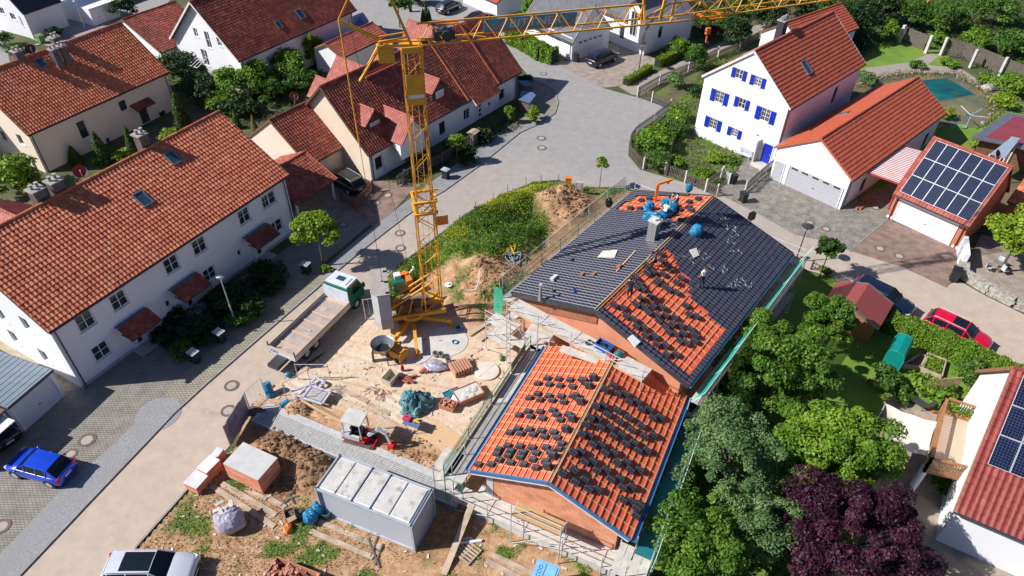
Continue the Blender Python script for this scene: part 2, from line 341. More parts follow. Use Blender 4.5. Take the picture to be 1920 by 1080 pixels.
# ---------------- roofs
PROF={'wave':[(0,.0),(.16,.75),(.32,1),(.48,.75),(.64,0),(.82,-.12)],'flat':[(0,0),(.12,1),(.25,0)],'low':[(0,0),(.14,.6),(.28,1),(.42,.6),(.6,0)]}
def tiles(mb,O,Ud,Vd,L,Sl,tw=.30,tl=.345,amp=.035,step=.03,style='wave',mask=None,lift=.02,clip=None):
    """one continuous tiled surface; O lower corner, Ud along the eave, Vd up the slope. Whole tiles only, fitted to L x Sl.
    clip(u,s0)->(umin,umax) trims hips."""
    O=np.array(O,float);Ud=np.array(Ud,float);Vd=np.array(Vd,float);Nn=np.cross(Ud,Vd);Nn/=np.linalg.norm(Nn)
    nu=max(1,round(L/tw));nv=max(1,round(Sl/tl));tw=L/nu;tl=Sl/nv;pr=PROF[style];xs=[];
    for i in range(nu):
        for a,h in pr: xs.append((i,(i+a)*tw,h*amp))
    xs.append((nu-1,nu*tw,0));xs_u=np.array([x[1] for x in xs]);xs_h=np.array([x[2] for x in xs]);ci=[x[0] for x in xs]
    rows=[]
    for j in range(nv): rows.append((j,j*tl,step));rows.append((j,(j+1)*tl,.0))
    jit=RS.normal(0,.004,(nv,nu));cols=len(xs);vs=[]
    for (j,s,h) in rows:
        jj=jit[j][ci]
        P=O[None]+Ud[None]*xs_u[:,None]+Vd[None]*s+Nn[None]*(lift+h+xs_h+jj)[:,None]
        vs.append(P)
    V=np.concatenate(vs);fs=[];uv=[]
    for rr in range(len(rows)-1):
        j=rows[rr+1][0] if rr%2 else rows[rr][0]
        for k in range(cols-1):
            i=ci[k]
            if mask is not None and not mask(i*tw+tw/2,j*tl+tl/2): continue
            a=rr*cols+k;fs.append([a,a+1,a+1+cols,a+cols]);q=(i+.5,j+.5);uv.append([q]*4)
    used=sorted({k for f in fs for k in f});mp={k:n for n,k in enumerate(used)}
    mb.add([V[k] for k in used],[[mp[k] for k in f] for f in fs],0,uv);return tw,tl
class House:
    def __init__(s,x,y,yaw,L,W,he,hr,oe=.4,og=.25,z0=0,sp=.5):
        s.O=np.array([x,y,0.]);a=R(yaw);s.yaw=a;s.U=np.array([math.cos(a),math.sin(a),0]);s.V=np.array([-math.sin(a),math.cos(a),0]);s.Z=np.array([0,0,1.])
        s.L,s.W,s.he,s.hr,s.oe,s.og,s.z0,s.sp=L,W,he,hr,oe,og,z0,sp;s.sl=[(hr-he)/(W*sp),(hr-he)/(W*(1-sp))]
        s.c=s.pt(L/2,W/2,0)
    def pt(s,u,v,z): return s.O+s.U*u+s.V*v+s.Z*z
    def side(s,k):   # origin, along, outward normal, width
        return {'F':(s.pt(0,0,0),s.U,-s.V,s.L),'B':(s.pt(s.L,s.W,0),-s.U,s.V,s.L),'N':(s.pt(0,s.W,0),-s.V,-s.U,s.W),'S':(s.pt(s.L,0,0),s.V,s.U,s.W)}[k]
    def pix(s,k,px,py):
        O,A,n,w=s.side(k);P=on_plane(px,py,O,n);return float((P-O)@A),float(P[2])
    def slope(s,k):
        sl=s.sl[k];run=(s.W*(s.sp if k==0 else 1-s.sp))+s.oe;rise=sl*run;S_=math.hypot(run,rise);ze=s.hr-rise
        if k==0: O=s.pt(-s.og,-s.oe,ze);Ud=s.U;h=s.V
        else: O=s.pt(s.L+s.og,s.W+s.oe,ze);Ud=-s.U;h=-s.V
        Vd=(h*run+s.Z*rise)/S_;return O,Ud,Vd,s.L+2*s.og,S_
    def spix(s,k,px,py):
        O,Ud,Vd,L,S_=s.slope(k);n=np.cross(Ud,Vd);P=on_plane(px,py,O,n);return float((P-O)@Ud),float((P-O)@Vd)
    def spt(s,k,u,t,h=0):
        O,Ud,Vd,L,S_=s.slope(k);n=np.cross(Ud,Vd);return O+Ud*u+Vd*t+n*h
    def topz(s,k,a):
        if k in 'FB': return s.he-.0
        v=s.W-a if k=='N' else a
        return s.hr-abs(v-s.W*s.sp)*(s.sl[0] if v<s.W*s.sp else s.sl[1])
def clip_poly(P,a,b,c):   # keep a*x+b*y<=c
    out=[]
    for i in range(len(P)):
        p,q=P[i],P[(i+1)%len(P)];dp=a*p[0]+b*p[1]-c;dq=a*q[0]+b*q[1]-c
        if dp<=0: out.append(p)
        if dp*dq<0:
            t=dp/(dp-dq);out.append((p[0]+(q[0]-p[0])*t,p[1]+(q[1]-p[1])*t))
    return out
def panel(mb,O,A,n,w,z0,ztop,holes,clips=(),m=0,depth=.14):
    """wall face with rectangular openings (a0,a1,b0,b1) and reveals going inwards"""
    xs=sorted({0,w}|{h[0] for h in holes}|{h[1] for h in holes});zs=sorted({z0,ztop}|{h[2] for h in holes}|{h[3] for h in holes})
    Z=np.array([0,0,1.])
    for x0,x1 in zip(xs[:-1],xs[1:]):
        for a,b in zip(zs[:-1],zs[1:]):
            cx,cz=(x0+x1)/2,(a+b)/2
            if any(h[0]<cx<h[1] and h[2]<cz<h[3] for h in holes): continue
            P=[(x0,a),(x1,a),(x1,b),(x0,b)]
            for cl in clips:
                P=clip_poly(P,*cl)
                if len(P)<3:break
            if len(P)>=3: mb.add([O+A*p[0]+Z*p[1] for p in P],[list(range(len(P)))],m)
    for h in holes:
        c=[O+A*h[0]+Z*h[2],O+A*h[1]+Z*h[2],O+A*h[1]+Z*h[3],O+A*h[0]+Z*h[3]];i=[p-n*depth for p in c]
        for k in range(4): mb.add([c[k],c[(k+1)%4],i[(k+1)%4],i[k]],[[0,1,2,3]],m)
def window(par,O,A,n,a,z,w,h,style='cross',frame='frame_white',sill=True,depth=.14,glass='window_glass',name='window',label=None,trim=False):
    """window set back in its opening; window > pane, sill"""
    Z=np.array([0,0,1.]);c=O+A*a+Z*z;t=.075;B=c-n*(depth-.02);mb=MB()
    l=B-A*w/2-Z*h/2
    mb.obox(l,A*t,Z*h,n*.06);mb.obox(l+A*(w-t),A*t,Z*h,n*.06);mb.obox(l+A*t,A*(w-2*t),Z*t,n*.06);mb.obox(l+A*t+Z*(h-t),A*(w-2*t),Z*t,n*.06)
    if style in('cross','double','double4','grid','two'):
        if style!='two': mb.obox(l+A*(w/2-.03)+Z*t,A*.06,Z*(h-2*t),n*.05)
        if style in('cross',): mb.obox(l+A*t+Z*(h/2-.015),A*(w-2*t),Z*.035,n*.045)
        if style=='two': mb.obox(l+A*(w/2-.05)+Z*t,A*.1,Z*(h-2*t),n*.05)
        if style in('double4','grid','two'):
            for q in ((.5,) if style=='two' else (.36,.68)): mb.obox(l+A*t+Z*h*q,A*(w-2*t),Z*.03,n*.045)
            if style!='two':
                for q in (.27,.73): mb.obox(l+A*(w*q-.012)+Z*t,A*.025,Z*(h-2*t),n*.04)
            else: mb.obox(l+A*(w*.25-.012)+Z*t,A*.025,Z*(h-2*t),n*.04)
    fr=mb.build(name,MATS[frame],par)
    if label: fr['label']=label
    if trim:
        q=MB();q.obox(c-A*(w/2+.09)-Z*(h/2)+n*.004,A*.09,Z*(h+.09),n*.02);q.obox(c+A*(w/2)-Z*(h/2)+n*.004,A*.09,Z*(h+.09),n*.02);q.obox(c-A*(w/2)+Z*(h/2)+n*.004,A*w,Z*.09,n*.02);k=q.build('surround',MATS['frame_white'],par);k.parent=fr
    g=MB();g.add([l+n*.02+A*t*.5+Z*t*.5,l+n*.02+A*(w-t*.5)+Z*t*.5,l+n*.02+A*(w-t*.5)+Z*(h-t*.5),l+n*.02+A*t*.5+Z*(h-t*.5)],[[0,1,2,3]])
    p=g.build('pane',MATS[glass],par);p.parent=fr;
    if sill:
        q=MB();q.obox(c-A*(w/2+.06)-Z*(h/2+.05)-n*(depth-.01),A*(w+.12),n*(depth+.06),Z*.045);k=q.build('sill',MATS['frame_white'],par);k.parent=fr
    return fr
def gutter(mb,p,q,r=.07,m=0):
    mb.tube(p,q,r,7,m)
def house(name,label,cat,H,wall='render_white',tile='tile_clay',style='wave',wins=None,doors=None,faces='FBNS',tw=.30,tl=.345,amp=.035,step=.03,ridge=True,verge='wood_brown',group=None,masks=None,pipes=('F0','F1'),back=True,base=None,wallside=None,tiles_on=True,slabmat='wood_brown',gut=True):
    t=thing(name,label,cat,H.c,0,group);ww=wins or {};mbw=MB();off=.13
    for k in faces:
        O,A,n,w=H.side(k);hs=[]
        for W_ in ww.get(k,[]): hs.append((W_[0]-W_[2]/2,W_[0]+W_[2]/2,W_[1]-W_[3]/2,W_[1]+W_[3]/2))
        if k in 'FB':
            panel(mbw,O,A,n,w,0,H.he-off,hs)
        else:
            # two half planes under the roof slopes
            s0,s1=(H.sl[1],H.sl[0]) if k=='N' else (H.sl[0],H.sl[1]);ar=H.W*(1-H.sp) if k=='N' else H.W*H.sp
            cl=[(-s0,1,H.hr-off-s0*ar),(s1,1,H.hr-off+s1*ar)]
            panel(mbw,O,A,n,w,0,H.hr,hs,cl)
    wo=mbw.build('wall',MATS[wall],t,uvmode='wall')
    for k in faces:
        O,A,n,w=H.side(k)
        for W_ in ww.get(k,[]):
            kw=dict(W_[4]) if len(W_)>4 else {};shut=kw.pop('shutters',None)
            f=window(t,O,A,n,W_[0],W_[1],W_[2],W_[3],**kw)
            if shut:
                for sgn in(-1,1):
                    m_=MB();m_.obox(O+A*(W_[0]+sgn*(W_[2]/2+shut/2+.02)-shut/2)+np.array([0,0,W_[1]-W_[3]/2])+n*.01,A*shut,np.array([0,0,W_[3]]),n*.05)
                    for q in range(7): m_.obox(O+A*(W_[0]+sgn*(W_[2]/2+shut/2+.02)-shut/2+.05)+np.array([0,0,W_[1]-W_[3]/2+W_[3]*(q+.5)/7.])+n*.06,A*(shut-.1),np.array([0,0,.03]),n*.012)
                    sh=m_.build('shutter',MATS['shutter_blue'],t);sh.parent=f
    ro=None
    for k in (0,1):
        if k==1 and not back: continue
        O,Ud,Vd,L,S_=H.slope(k);n=np.cross(Ud,Vd);mb=MB();mb.obox(O-n*.12,Ud*L,Vd*S_,n*.12)
        rf=mb.build('roof',MATS[slabmat],t)
        if tiles_on:
            mt=MB();tiles(mt,O,Ud,Vd,L,S_,tw,tl,amp,step,style,mask=(masks or {}).get(k));x=mt.build('tiles',MATS[tile],t);x.parent=rf
        for e in(0,1):
            mv=MB();mv.obox(O+Ud*(L*e-(.03 if e==0 else -.0))-n*.14,Ud*.03,Vd*S_,n*(.2));v=mv.build('verge',MATS[verge],t);v.parent=rf
        if gut:
            mg=MB();gutter(mg,O-Vd*.05-np.array([0,0,.05]),O+Ud*L-Vd*.05-np.array([0,0,.05]));g=mg.build('gutter',MATS['gutter'],t);g.parent=rf
        if k==0: ro=rf
    if ridge:
        mr=MB();a=H.pt(-H.og,H.W*H.sp,H.hr+.03);b=H.pt(H.L+H.og,H.W*H.sp,H.hr+.03);n_=int((H.L+2*H.og)/.36)
        for i in range(n_):
            p=a+(b-a)*i/n_;q=a+(b-a)*(i+1.08)/n_;mr.tube(p,q,.125,8,r2=.105)
            for j in range(1): pass
        o=mr.build('ridge_cap',MATS[tile],t)
        uv=o.data.uv_layers.new(name='UVMap');nl=len(o.data.loops);arr=np.zeros((nl,2));per=32+16
        li=0
        for pi,p in enumerate(o.data.polygons):
            for l in p.loop_indices: arr[l]=(pi//10+.5,.5)
        uv.data.foreach_set('uv',arr.ravel())
    for pz in pipes or ():
        k=pz[0];O,A,n,w=H.side(k);a=.25 if pz[1]=='0' else w-.25;mb=MB();b=O+A*a+n*.1
        top=O+A*a+n*(H.oe)+np.array([0,0,H.he-H.oe*H.sl[0 if k=='F' else 1]-.1])
        mb.path([b,b+np.array([0,0,H.he-.55]),top],.045,7);mb.build('downpipe',MATS['gutter'],t)
    return t
def skylight(par,H,k,px,py,w=.8,h=1.2,open_=0):
    u,s_=H.spix(k,px,py);O,Ud,Vd,L,S_=H.slope(k);n=np.cross(Ud,Vd);c=H.spt(k,u,s_,.04);mb=MB()
    l=c-Ud*w/2-Vd*h/2;t=.1
    mb.obox(l,Ud*t,Vd*h,n*.12);mb.obox(l+Ud*(w-t),Ud*t,Vd*h,n*.12);mb.obox(l+Ud*t,Ud*(w-2*t),Vd*t,n*.12);mb.obox(l+Ud*t+Vd*(h-t),Ud*(w-2*t),Vd*t,n*.12)
    f=mb.build('skylight',MATS['zinc'],par);g=MB();g.obox(l+Ud*t+Vd*t,Ud*(w-2*t),Vd*(h-2*t),n*.07);p=g.build('pane',MATS['sky_glass'],par);p.parent=f;return f
mat('sky_glass',(.03,.06,.10),(.04,.09,.14),.6,.06,spec=1)
def chimney(par,c,w,d,h,yaw,m='chimney_sheet',pots=2,cap=True):
    mb=MB();mb.box((c[0],c[1],c[2]+h/2),(w,d,h),yaw);o=mb.build('chimney',MATS[m],par)
    if cap:
        q=MB();q.box((c[0],c[1],c[2]+h+.05),(w+.2,d+.2,.1),yaw)
        for i in range(pots):
            e=(i-(pots-1)/2)*.4;q.lathe((c[0]+math.cos(yaw)*e,c[1]+math.sin(yaw)*e,c[2]+h+.1),[(.1,0),(.1,.3),(.15,.32),(.15,.36)],10)
        k=q.build('chimney_cap',MATS['chimney_cap'],par);k.parent=o
    return o
def dormer(par,H,k,pf_ridge,width,he_drop,tile,front='render_white',win=True,depth=None,proud=.25,pane='window_glass',tw=.28,tl=.33):
    """gabled dormer on slope k, front ridge end seen at pixel pf_ridge at height computed by caller: pf_ridge=(u,v,z)"""
    u,v,z=pf_ridge;O,Ud,Vd,L,S_=H.slope(k);out=-H.V if k==0 else H.V
    zr=z;ze=z-he_drop;P=H.pt(u,v,zr);sl=H.sl[k]
    # where ridge meets roof: roof height at v' = zr
    vv=lambda zz:(zz-H.he)/sl if k==0 else H.W-(zz-H.he)/sl
    vr=vv(zr);ve=vv(ze);zb=H.he+(v*sl if k==0 else (H.W-v)*sl)
    d=thing_part('dormer',par);mb=MB();sgn=1 if k==0 else -1
    fv=v+sgn*proud
    fr=[H.pt(u-width/2+.12,fv,zb-.1),H.pt(u+width/2-.12,fv,zb-.1),H.pt(u+width/2-.12,fv,ze-.02),H.pt(u,fv,zr-.12),H.pt(u-width/2+.12,fv,ze-.02)]
    if k==1: fr=fr[::-1]
    mb.add(fr,[[0,1,2,3,4]])
    for s_ in(-1,1):
        uu=u+s_*(width/2-.12);q=[H.pt(uu,fv,zb-.1),H.pt(uu,ve,ze),H.pt(uu,fv,ze-.02)];mb.add(q,[[0,1,2]])
    body=mb.build('dormer',MATS[front],par)
    for s_ in(-1,1):
        e=H.pt(u+s_*(width/2+.1),v,ze-.1*he_drop/(width/2));r=H.pt(u,v,zr);rb=H.pt(u,vr,zr);eb=H.pt(u+s_*(width/2+.1),ve+sgn*.05,ze-.1*he_drop/(width/2))
        Sd=r-e;ls=np.linalg.norm(Sd);Sd/=ls;Ad=(rb-r);la=np.linalg.norm(Ad);Ad/=la;le=np.linalg.norm(eb-e)
        Ud_=Ad if np.cross(Ad,Sd)[2]>0 else -Ad;O_=e if np.dot(Ud_,Ad)>0 else e+Ad*la
        def mk(uu_,ss_,Ud_=Ud_,Ad=Ad,la=la,le=le,ls=ls):
            a=uu_ if np.dot(Ud_,Ad)>0 else la-uu_;return a<le+(la-le)*(ss_/ls)+.15
        mt=MB();mt_slab=MB();tiles(mt,O_,Ud_,Sd,la,ls,tw,tl,.03,.03,'wave',mask=mk)
        x=mt.build('dormer_tiles',MATS[tile],par);x.parent=body
        n=np.cross(Ud_,Sd);mt_slab.add([e-n*.08,r-n*.08,rb-n*.08,eb-n*.08,e,r,rb,eb],[[0,1,2,3],[4,5,6,7],[0,1,5,4],[0,3,7,4],[2,3,7,6]]);y=mt_slab.build('dormer_roof',MATS['fascia_dark'],par);y.parent=body
    mr=MB();mr.tube(H.pt(u,v,zr+.03),H.pt(u,vr,zr+.03),.1,7);y=mr.build('dormer_ridge',MATS[tile],par);y.parent=body
    if win:
        f=window(par,H.pt(0,fv,0)-out*0,H.U,out,u,(zb+ze)/2+.05,width*.5,(ze-zb)*.75,style='double',depth=-.03,glass=pane,sill=False);
    return body
def thing_part(n,p): return None
def door(par,O,A,n,a,z0,w,h,m='frame_white',name='door',panes=0,frame='frame_white'):
    Z=np.array([0,0,1.]);mb=MB();l=O+A*(a-w/2)+Z*z0+n*.004;mb.obox(l,A*w,Z*h,n*.05);o=mb.build(name,MATS[m],par)
    g=MB();g.obox(l-A*.08,A*.08,Z*(h+.08),n*.07);g.obox(l+A*w,A*.08,Z*(h+.08),n*.07);g.obox(l+Z*h,A*w,Z*.08,n*.07);x=g.build('door_frame',MATS[frame],par);x.parent=o
    hnd=MB();hnd.obox(l+A*(w*.88)+Z*min(1,h*.45)+n*.05,A*.03,Z*.2,n*.05);x=hnd.build('handle',MATS['steel'],par);x.parent=o
    if panes:
        q=MB()
        for i in range(panes): q.obox(l+A*w*.32+Z*(h*(.12+.8*i/panes))+n*.05,A*w*.36,Z*(h*.5/panes),n*.006)
        x=q.build('pane',MATS['window_glass'],par);x.parent=o
    return o
# ================= GROUND
def wmat(name,stops,y0,y1,**k):
    """asphalt that carries site dust towards the building site: colour blend along world Y plus noise"""
    m=bpy.data.materials.new(name);m.use_nodes=True;n=m.node_tree;N=n.nodes;L=n.links;b=N['Principled BSDF'];b.inputs['Roughness'].default_value=.9
    ge=N.new('ShaderNodeNewGeometry');sp=N.new('ShaderNodeSeparateXYZ');L.new(ge.outputs['Position'],sp.inputs[0])
    n1=N.new('ShaderNodeTexNoise');n1.inputs['Scale'].default_value=.09;n1.inputs['Detail'].default_value=6;L.new(ge.outputs['Position'],n1.inputs[0])
    a=N.new('ShaderNodeMath');a.operation='MULTIPLY_ADD';a.inputs[1].default_value=22;L.new(n1.outputs[0],a.inputs[0]);L.new(sp.outputs[1],a.inputs[2])
    mr=N.new('ShaderNodeMapRange');mr.inputs[1].default_value=y0+11;mr.inputs[2].default_value=y1+11;L.new(a.outputs[0],mr.inputs[0])
    r=N.new('ShaderNodeValToRGB');e=r.color_ramp.elements;e[0].color=(*stops[0],1);e[1].color=(*stops[1],1);L.new(mr.outputs[0],r.inputs[0])
    n2=N.new('ShaderNodeTexNoise');n2.inputs['Scale'].default_value=1.1;n2.inputs['Detail'].default_value=9;n2.inputs['Roughness'].default_value=.7;L.new(ge.outputs['Position'],n2.inputs[0])
    m2=N.new('ShaderNodeMapRange');m2.inputs[1].default_value=.3;m2.inputs[2].default_value=.7;m2.inputs[3].default_value=.86;m2.inputs[4].default_value=1.12;L.new(n2.outputs[0],m2.inputs[0])
    mu=N.new('ShaderNodeVectorMath');mu.operation='SCALE';L.new(r.outputs[0],mu.inputs[0]);L.new(m2.outputs[0],mu.inputs['Scale']);L.new(mu.outputs[0],b.inputs['Base Color'])
    n3=N.new('ShaderNodeTexNoise');n3.inputs['Scale'].default_value=30;L.new(ge.outputs['Position'],n3.inputs[0]);bm=N.new('ShaderNodeBump');bm.inputs['Distance'].default_value=.004;L.new(n3.outputs[0],bm.inputs['Height']);L.new(bm.outputs[0],b.inputs['Normal'])
    vo=N.new('ShaderNodeTexVoronoi');vo.feature='DISTANCE_TO_EDGE';vo.inputs['Scale'].default_value=.055;wp_=N.new('ShaderNodeVectorMath');wp_.operation='MULTIPLY_ADD';wp_.inputs[1].default_value=(3,3,3);L.new(n2.outputs[1],wp_.inputs[0]);L.new(ge.outputs['Position'],wp_.inputs[2]);L.new(wp_.outputs[0],vo.inputs['Vector'])
    cr_=N.new('ShaderNodeMapRange');cr_.inputs[1].default_value=.002;cr_.inputs[2].default_value=.006;cr_.inputs[3].default_value=.86;L.new(vo.outputs['Distance'],cr_.inputs[0]);m4=N.new('ShaderNodeVectorMath');m4.operation='SCALE';L.new(mu.outputs[0],m4.inputs[0]);L.new(cr_.outputs[0],m4.inputs['Scale']);L.new(m4.outputs[0],b.inputs['Base Color'])
    MATS[name]=m;return m
wmat('asphalt',((.44,.36,.285),(.285,.275,.265)),40,64)
mat('earth_green',(.045,.07,.02),(.09,.10,.035),.5,.95,.03,3,c3=(.13,.10,.06),s3=.12)
mat('lawn',(.10,.19,.015),(.16,.26,.03),.35,.95,.03,14,c3=(.19,.20,.05),s3=.25,f3=(.52,.72),detail=8)
mat('garden_soil',(.12,.09,.055),(.06,.075,.025),1.6,.95,.04,6,c3=(.10,.14,.03),s3=.5,f3=(.45,.58))
mat('gravel',(.36,.32,.27),(.22,.20,.17),5,.95,.02,30,detail=8);mat('patio_stone',(.36,.29,.22),(.27,.22,.17),1.2,.9,.01,c3=(.2,.17,.14),s3=.8)
mat('kerb_stone',(.30,.29,.28),(.22,.21,.2),2,.9);mat('kerb_dark',(.05,.05,.05),rough=.9)
mat('cobble',(.20,.205,.215),(.31,.31,.315),7,.85,.012,9,detail=3,c3=(.24,.235,.225),s3=.6,f3=(.4,.7))
brick_mat('pavers',(.235,.215,.185),(.285,.26,.225),(.13,.12,.10),.24,.16,bump=.008,noise=.18)
brick_mat('pavers_green',(.32,.28,.22),(.37,.33,.26),(.13,.13,.09),.26,.16,mortar=.025,bump=.02,noise=.15,off=.5)
brick_mat('pavers_red',(.27,.17,.13),(.34,.22,.165),(.16,.12,.10),.2,.1,bump=.006,noise=.3)
brick_mat('pavers_sand',(.33,.28,.23),(.40,.33,.27),(.20,.17,.14),.22,.14,bump=.006,noise=.25)
brick_mat('cobble_rough',(.22,.21,.19),(.36,.33,.29),(.15,.14,.11),.16,.14,bump=.02,noise=.3)
sheet('path',[(-90,540),(0,598),(100,680),(168,731),(120,742),(96,705),(0,655),(-90,640)],.012,mat('gravel2',(.44,.37,.26),(.30,.26,.18),3,.95,.02,20))
brick_mat('cobble_blue',(.27,.27,.285),(.33,.33,.34),(.20,.20,.20),.11,.11,bump=.006,noise=.15)
gb=MB();gb.add([(-320,-60,-.02),(320,-60,-.02),(320,420,-.02),(-320,420,-.02)],[[0,1,2,3]]);o=gb.build('ground',MATS['earth_green'],origin=(0,0,0));o['kind']='structure'
ROAD=[(37,1080),(182,927),(327,775),(387,720),(610,527),(678,470),(759,407),(810,371),(830,360),(900,310),(973,250),(1010,233),(1040,213),(1046,193),(1040,170),(1000,150),(985,135),(930,75),(880,45),(905,30),(945,66),(1055,123),(1130,165),(1195,183),(1262,205),(1200,245),(1180,265),(1178,292),(1200,318),(1290,345),(1340,360),(1420,400),(1490,440),(1560,455),(1640,485),(1690,500),(1775,534),(1800,528),(1850,556),(1920,590),(2100,670),(2100,790),(1920,690),(1680,580),(1560,520),(1490,500),(1345,400),(1175,353),(1090,350),(1050,338),(1000,342),(950,362),(850,420),(745,500),(700,545),(640,640),(560,690),(470,760),(430,837),(353,917),(255,1027),(200,1085),(170,1150),(-60,1180)]
sheet('road',ROAD,.010,MATS['asphalt'])
sheet('road',[(640,-60),(900,-60),(1010,60),(930,75),(800,95),(735,115),(690,60),(655,30)],.014,MATS['asphalt'])
sheet('road',[(0,45),(64,75),(140,110),(260,60),(360,-40),(160,-60),(-80,-60),(-80,0),(-80,140),(20,120)],.012,MATS['asphalt'])
sheet('pavement',[(-60,1100),(0,1040),(117,917),(213,833),(257,790),(285,762),(329,773),(184,927),(39,1080),(-40,1150)],.020,MATS['cobble'])
sheet('pavement',[(285,762),(345,700),(560,520),(600,500),(613,526),(389,719),(329,773)],.020,MATS['pavers_green'])
c=G(297,777)[:2];sheet('pavement',None,.026,MATS['cobble'],world=[(c[0]+1.45*math.cos(a),c[1]+1.45*math.sin(a)) for a in np.linspace(0,6.28,30)[:-1]])
sheet('yard',[(0,1040),(117,917),(213,833),(257,790),(345,700),(600,500),(575,440),(250,655),(165,725),(120,735),(40,800),(0,840),(-120,900),(-120,1150)],.016,MATS['pavers'])
sheet('yard',[(600,500),(680,432),(735,392),(790,345),(700,335),(640,330),(560,380),(530,440),(570,470)],.018,MATS['pavers'])
sheet('pavement',[(600,508),(680,440),(740,395),(800,348),(880,290),(935,250),(1000,228),(1035,205),(1040,214),(1010,233),(973,250),(900,310),(830,360),(810,371),(759,407),(678,470),(612,527)],.024,MATS['cobble_blue'])
sheet('driveway',[(640,395),(690,345),(735,333),(785,345),(740,394),(700,425)],.026,MATS['pavers_red'])
sheet('pavement',[(935,250),(985,215),(975,175),(1005,150),(1030,160),(1042,178),(1046,193),(1038,213),(1000,230)],.028,MATS['pavers_green'])
sheet('driveway',[(1040,118),(1072,113),(1135,83),(1160,80),(1206,104),(1240,112),(1215,135),(1185,158),(1150,163),(1130,165)],.022,MATS['pavers_sand'])
sheet('path',[(1160,163),(1200,150),(1290,110),(1400,55),(1480,22),(1490,34),(1400,72),(1300,118),(1262,140),(1200,180),(1185,178)],.026,MATS['gravel'])
sheet('yard',[(1340,360),(1385,318),(1400,290),(1375,288),(1388,275),(1440,303),(1450,335),(1575,393),(1622,366),(1700,330),(1760,300),(1700,395),(1664,411),(1640,440),(1592,468),(1600,475),(1560,455),(1490,440),(1420,400)],.020,MATS['cobble_rough'])
sheet('driveway',[(1592,470),(1664,411),(1795,465),(1798,510),(1775,540),(1690,500),(1640,485)],.024,MATS['pavers_red'])
sheet('patio',[(1820,480),(1840,440),(1960,470),(1990,580),(1880,560),(1815,525)],.022,MATS['pavers_sand'])
sheet('lawn',[(1495,505),(1560,522),(1680,582),(1920,692),(2050,760),(1860,770),(1840,735),(1720,760),(1650,770),(1640,900),(1560,1200),(1180,1200),(1230,950),(1290,760)],.012,MATS['lawn'])
sheet('patio',[(1658,748),(1750,760),(1840,742),(1900,700),(2100,760),(2100,1200),(1600,1200),(1640,900)],.022,MATS['patio_stone'])
sheet('garden_bed',[(1180,266),(1262,206),(1195,183),(1262,150),(1330,115),(1380,95),(1400,150),(1340,240),(1400,300),(1340,362),(1200,316)],.016,MATS['garden_soil'])
sheet('lawn',[(1585,110),(1700,65),(1790,95),(1760,130),(1640,140),(1600,130)],.020,MATS['lawn'])
sheet('path',[(1620,128),(1700,118),(1745,100),(1760,105),(1740,122),(1800,128),(1850,160),(1872,175),(1868,190),(1840,168),(1790,138),(1700,135),(1640,150)],.026,MATS['gravel'])
sheet('lawn',[(1780,170),(1870,190),(1960,200),(1960,260),(1830,280),(1700,330),(1560,440),(1560,400)],.012,MATS['lawn'])
# pond with a swimming pool in it
mat('pond_water',(.10,.105,.06),(.16,.15,.085),.8,.12,c3=(.20,.17,.06),s3=.3,f3=(.45,.6));mat('pool_water',(.0,.04,.055),(.005,.13,.11),.35,.04,c3=(.02,.09,.04),s3=.5,f3=(.5,.62))  # pool's dark green patches paint depth and tree reflections into its colour
sheet('pond',[(1600,170),(1650,150),(1700,140),(1790,142),(1840,170),(1870,200),(1850,235),(1790,240),(1720,240)],.030,MATS['pond_water'])
sheet('swimming_pool',[(1725,152),(1776,146),(1830,178),(1760,191)],.040,MATS['pool_water'])
mb=MB();pp=[G(*p) for p in [(1725,152),(1776,146),(1830,178),(1760,191)]]
for a,b in zip(pp,pp[1:]+pp[:1]): mb.bar(a+[0,0,.03],b+[0,0,.03],.16,.06)
o=mb.build('pool_edge',MATS['wood_grey'],origin=(0,0,0));o['kind']='structure'
# kerbs
def kerb(px,w=.12,h=.09,m='kerb_stone',z=.0):
    mb=MB();P=[G(*p) for p in px]
    for a,b in zip(P[:-1],P[1:]):
        l=np.linalg.norm(b-a);n=max(1,int(l/1.0))
        for i in range(n):
            p=a+(b-a)*i/n;q=a+(b-a)*((i+1)/n)-(b-a)/l*.012;mb.bar(p+[0,0,h/2+z],q+[0,0,h/2+z],w,h)
    o=mb.build('kerb',MATS[m],origin=(0,0,0));o['kind']='structure'
kerb([(37,1080),(182,927),(327,775),(387,720),(610,527),(678,470),(759,407),(810,371),(830,360),(900,310),(973,250),(1010,233),(1040,213),(1046,193),(1040,170),(1000,150)],.14,.10)
kerb([(255,1027),(353,917),(400,868)],.12,.1,'kerb_stone');kerb([(745,500),(850,420),(950,362),(1000,342),(1050,338),(1090,350)],.1,.08,'kerb_stone')
kerb([(1594,470),(1664,411)],.1,.05,'kerb_stone')
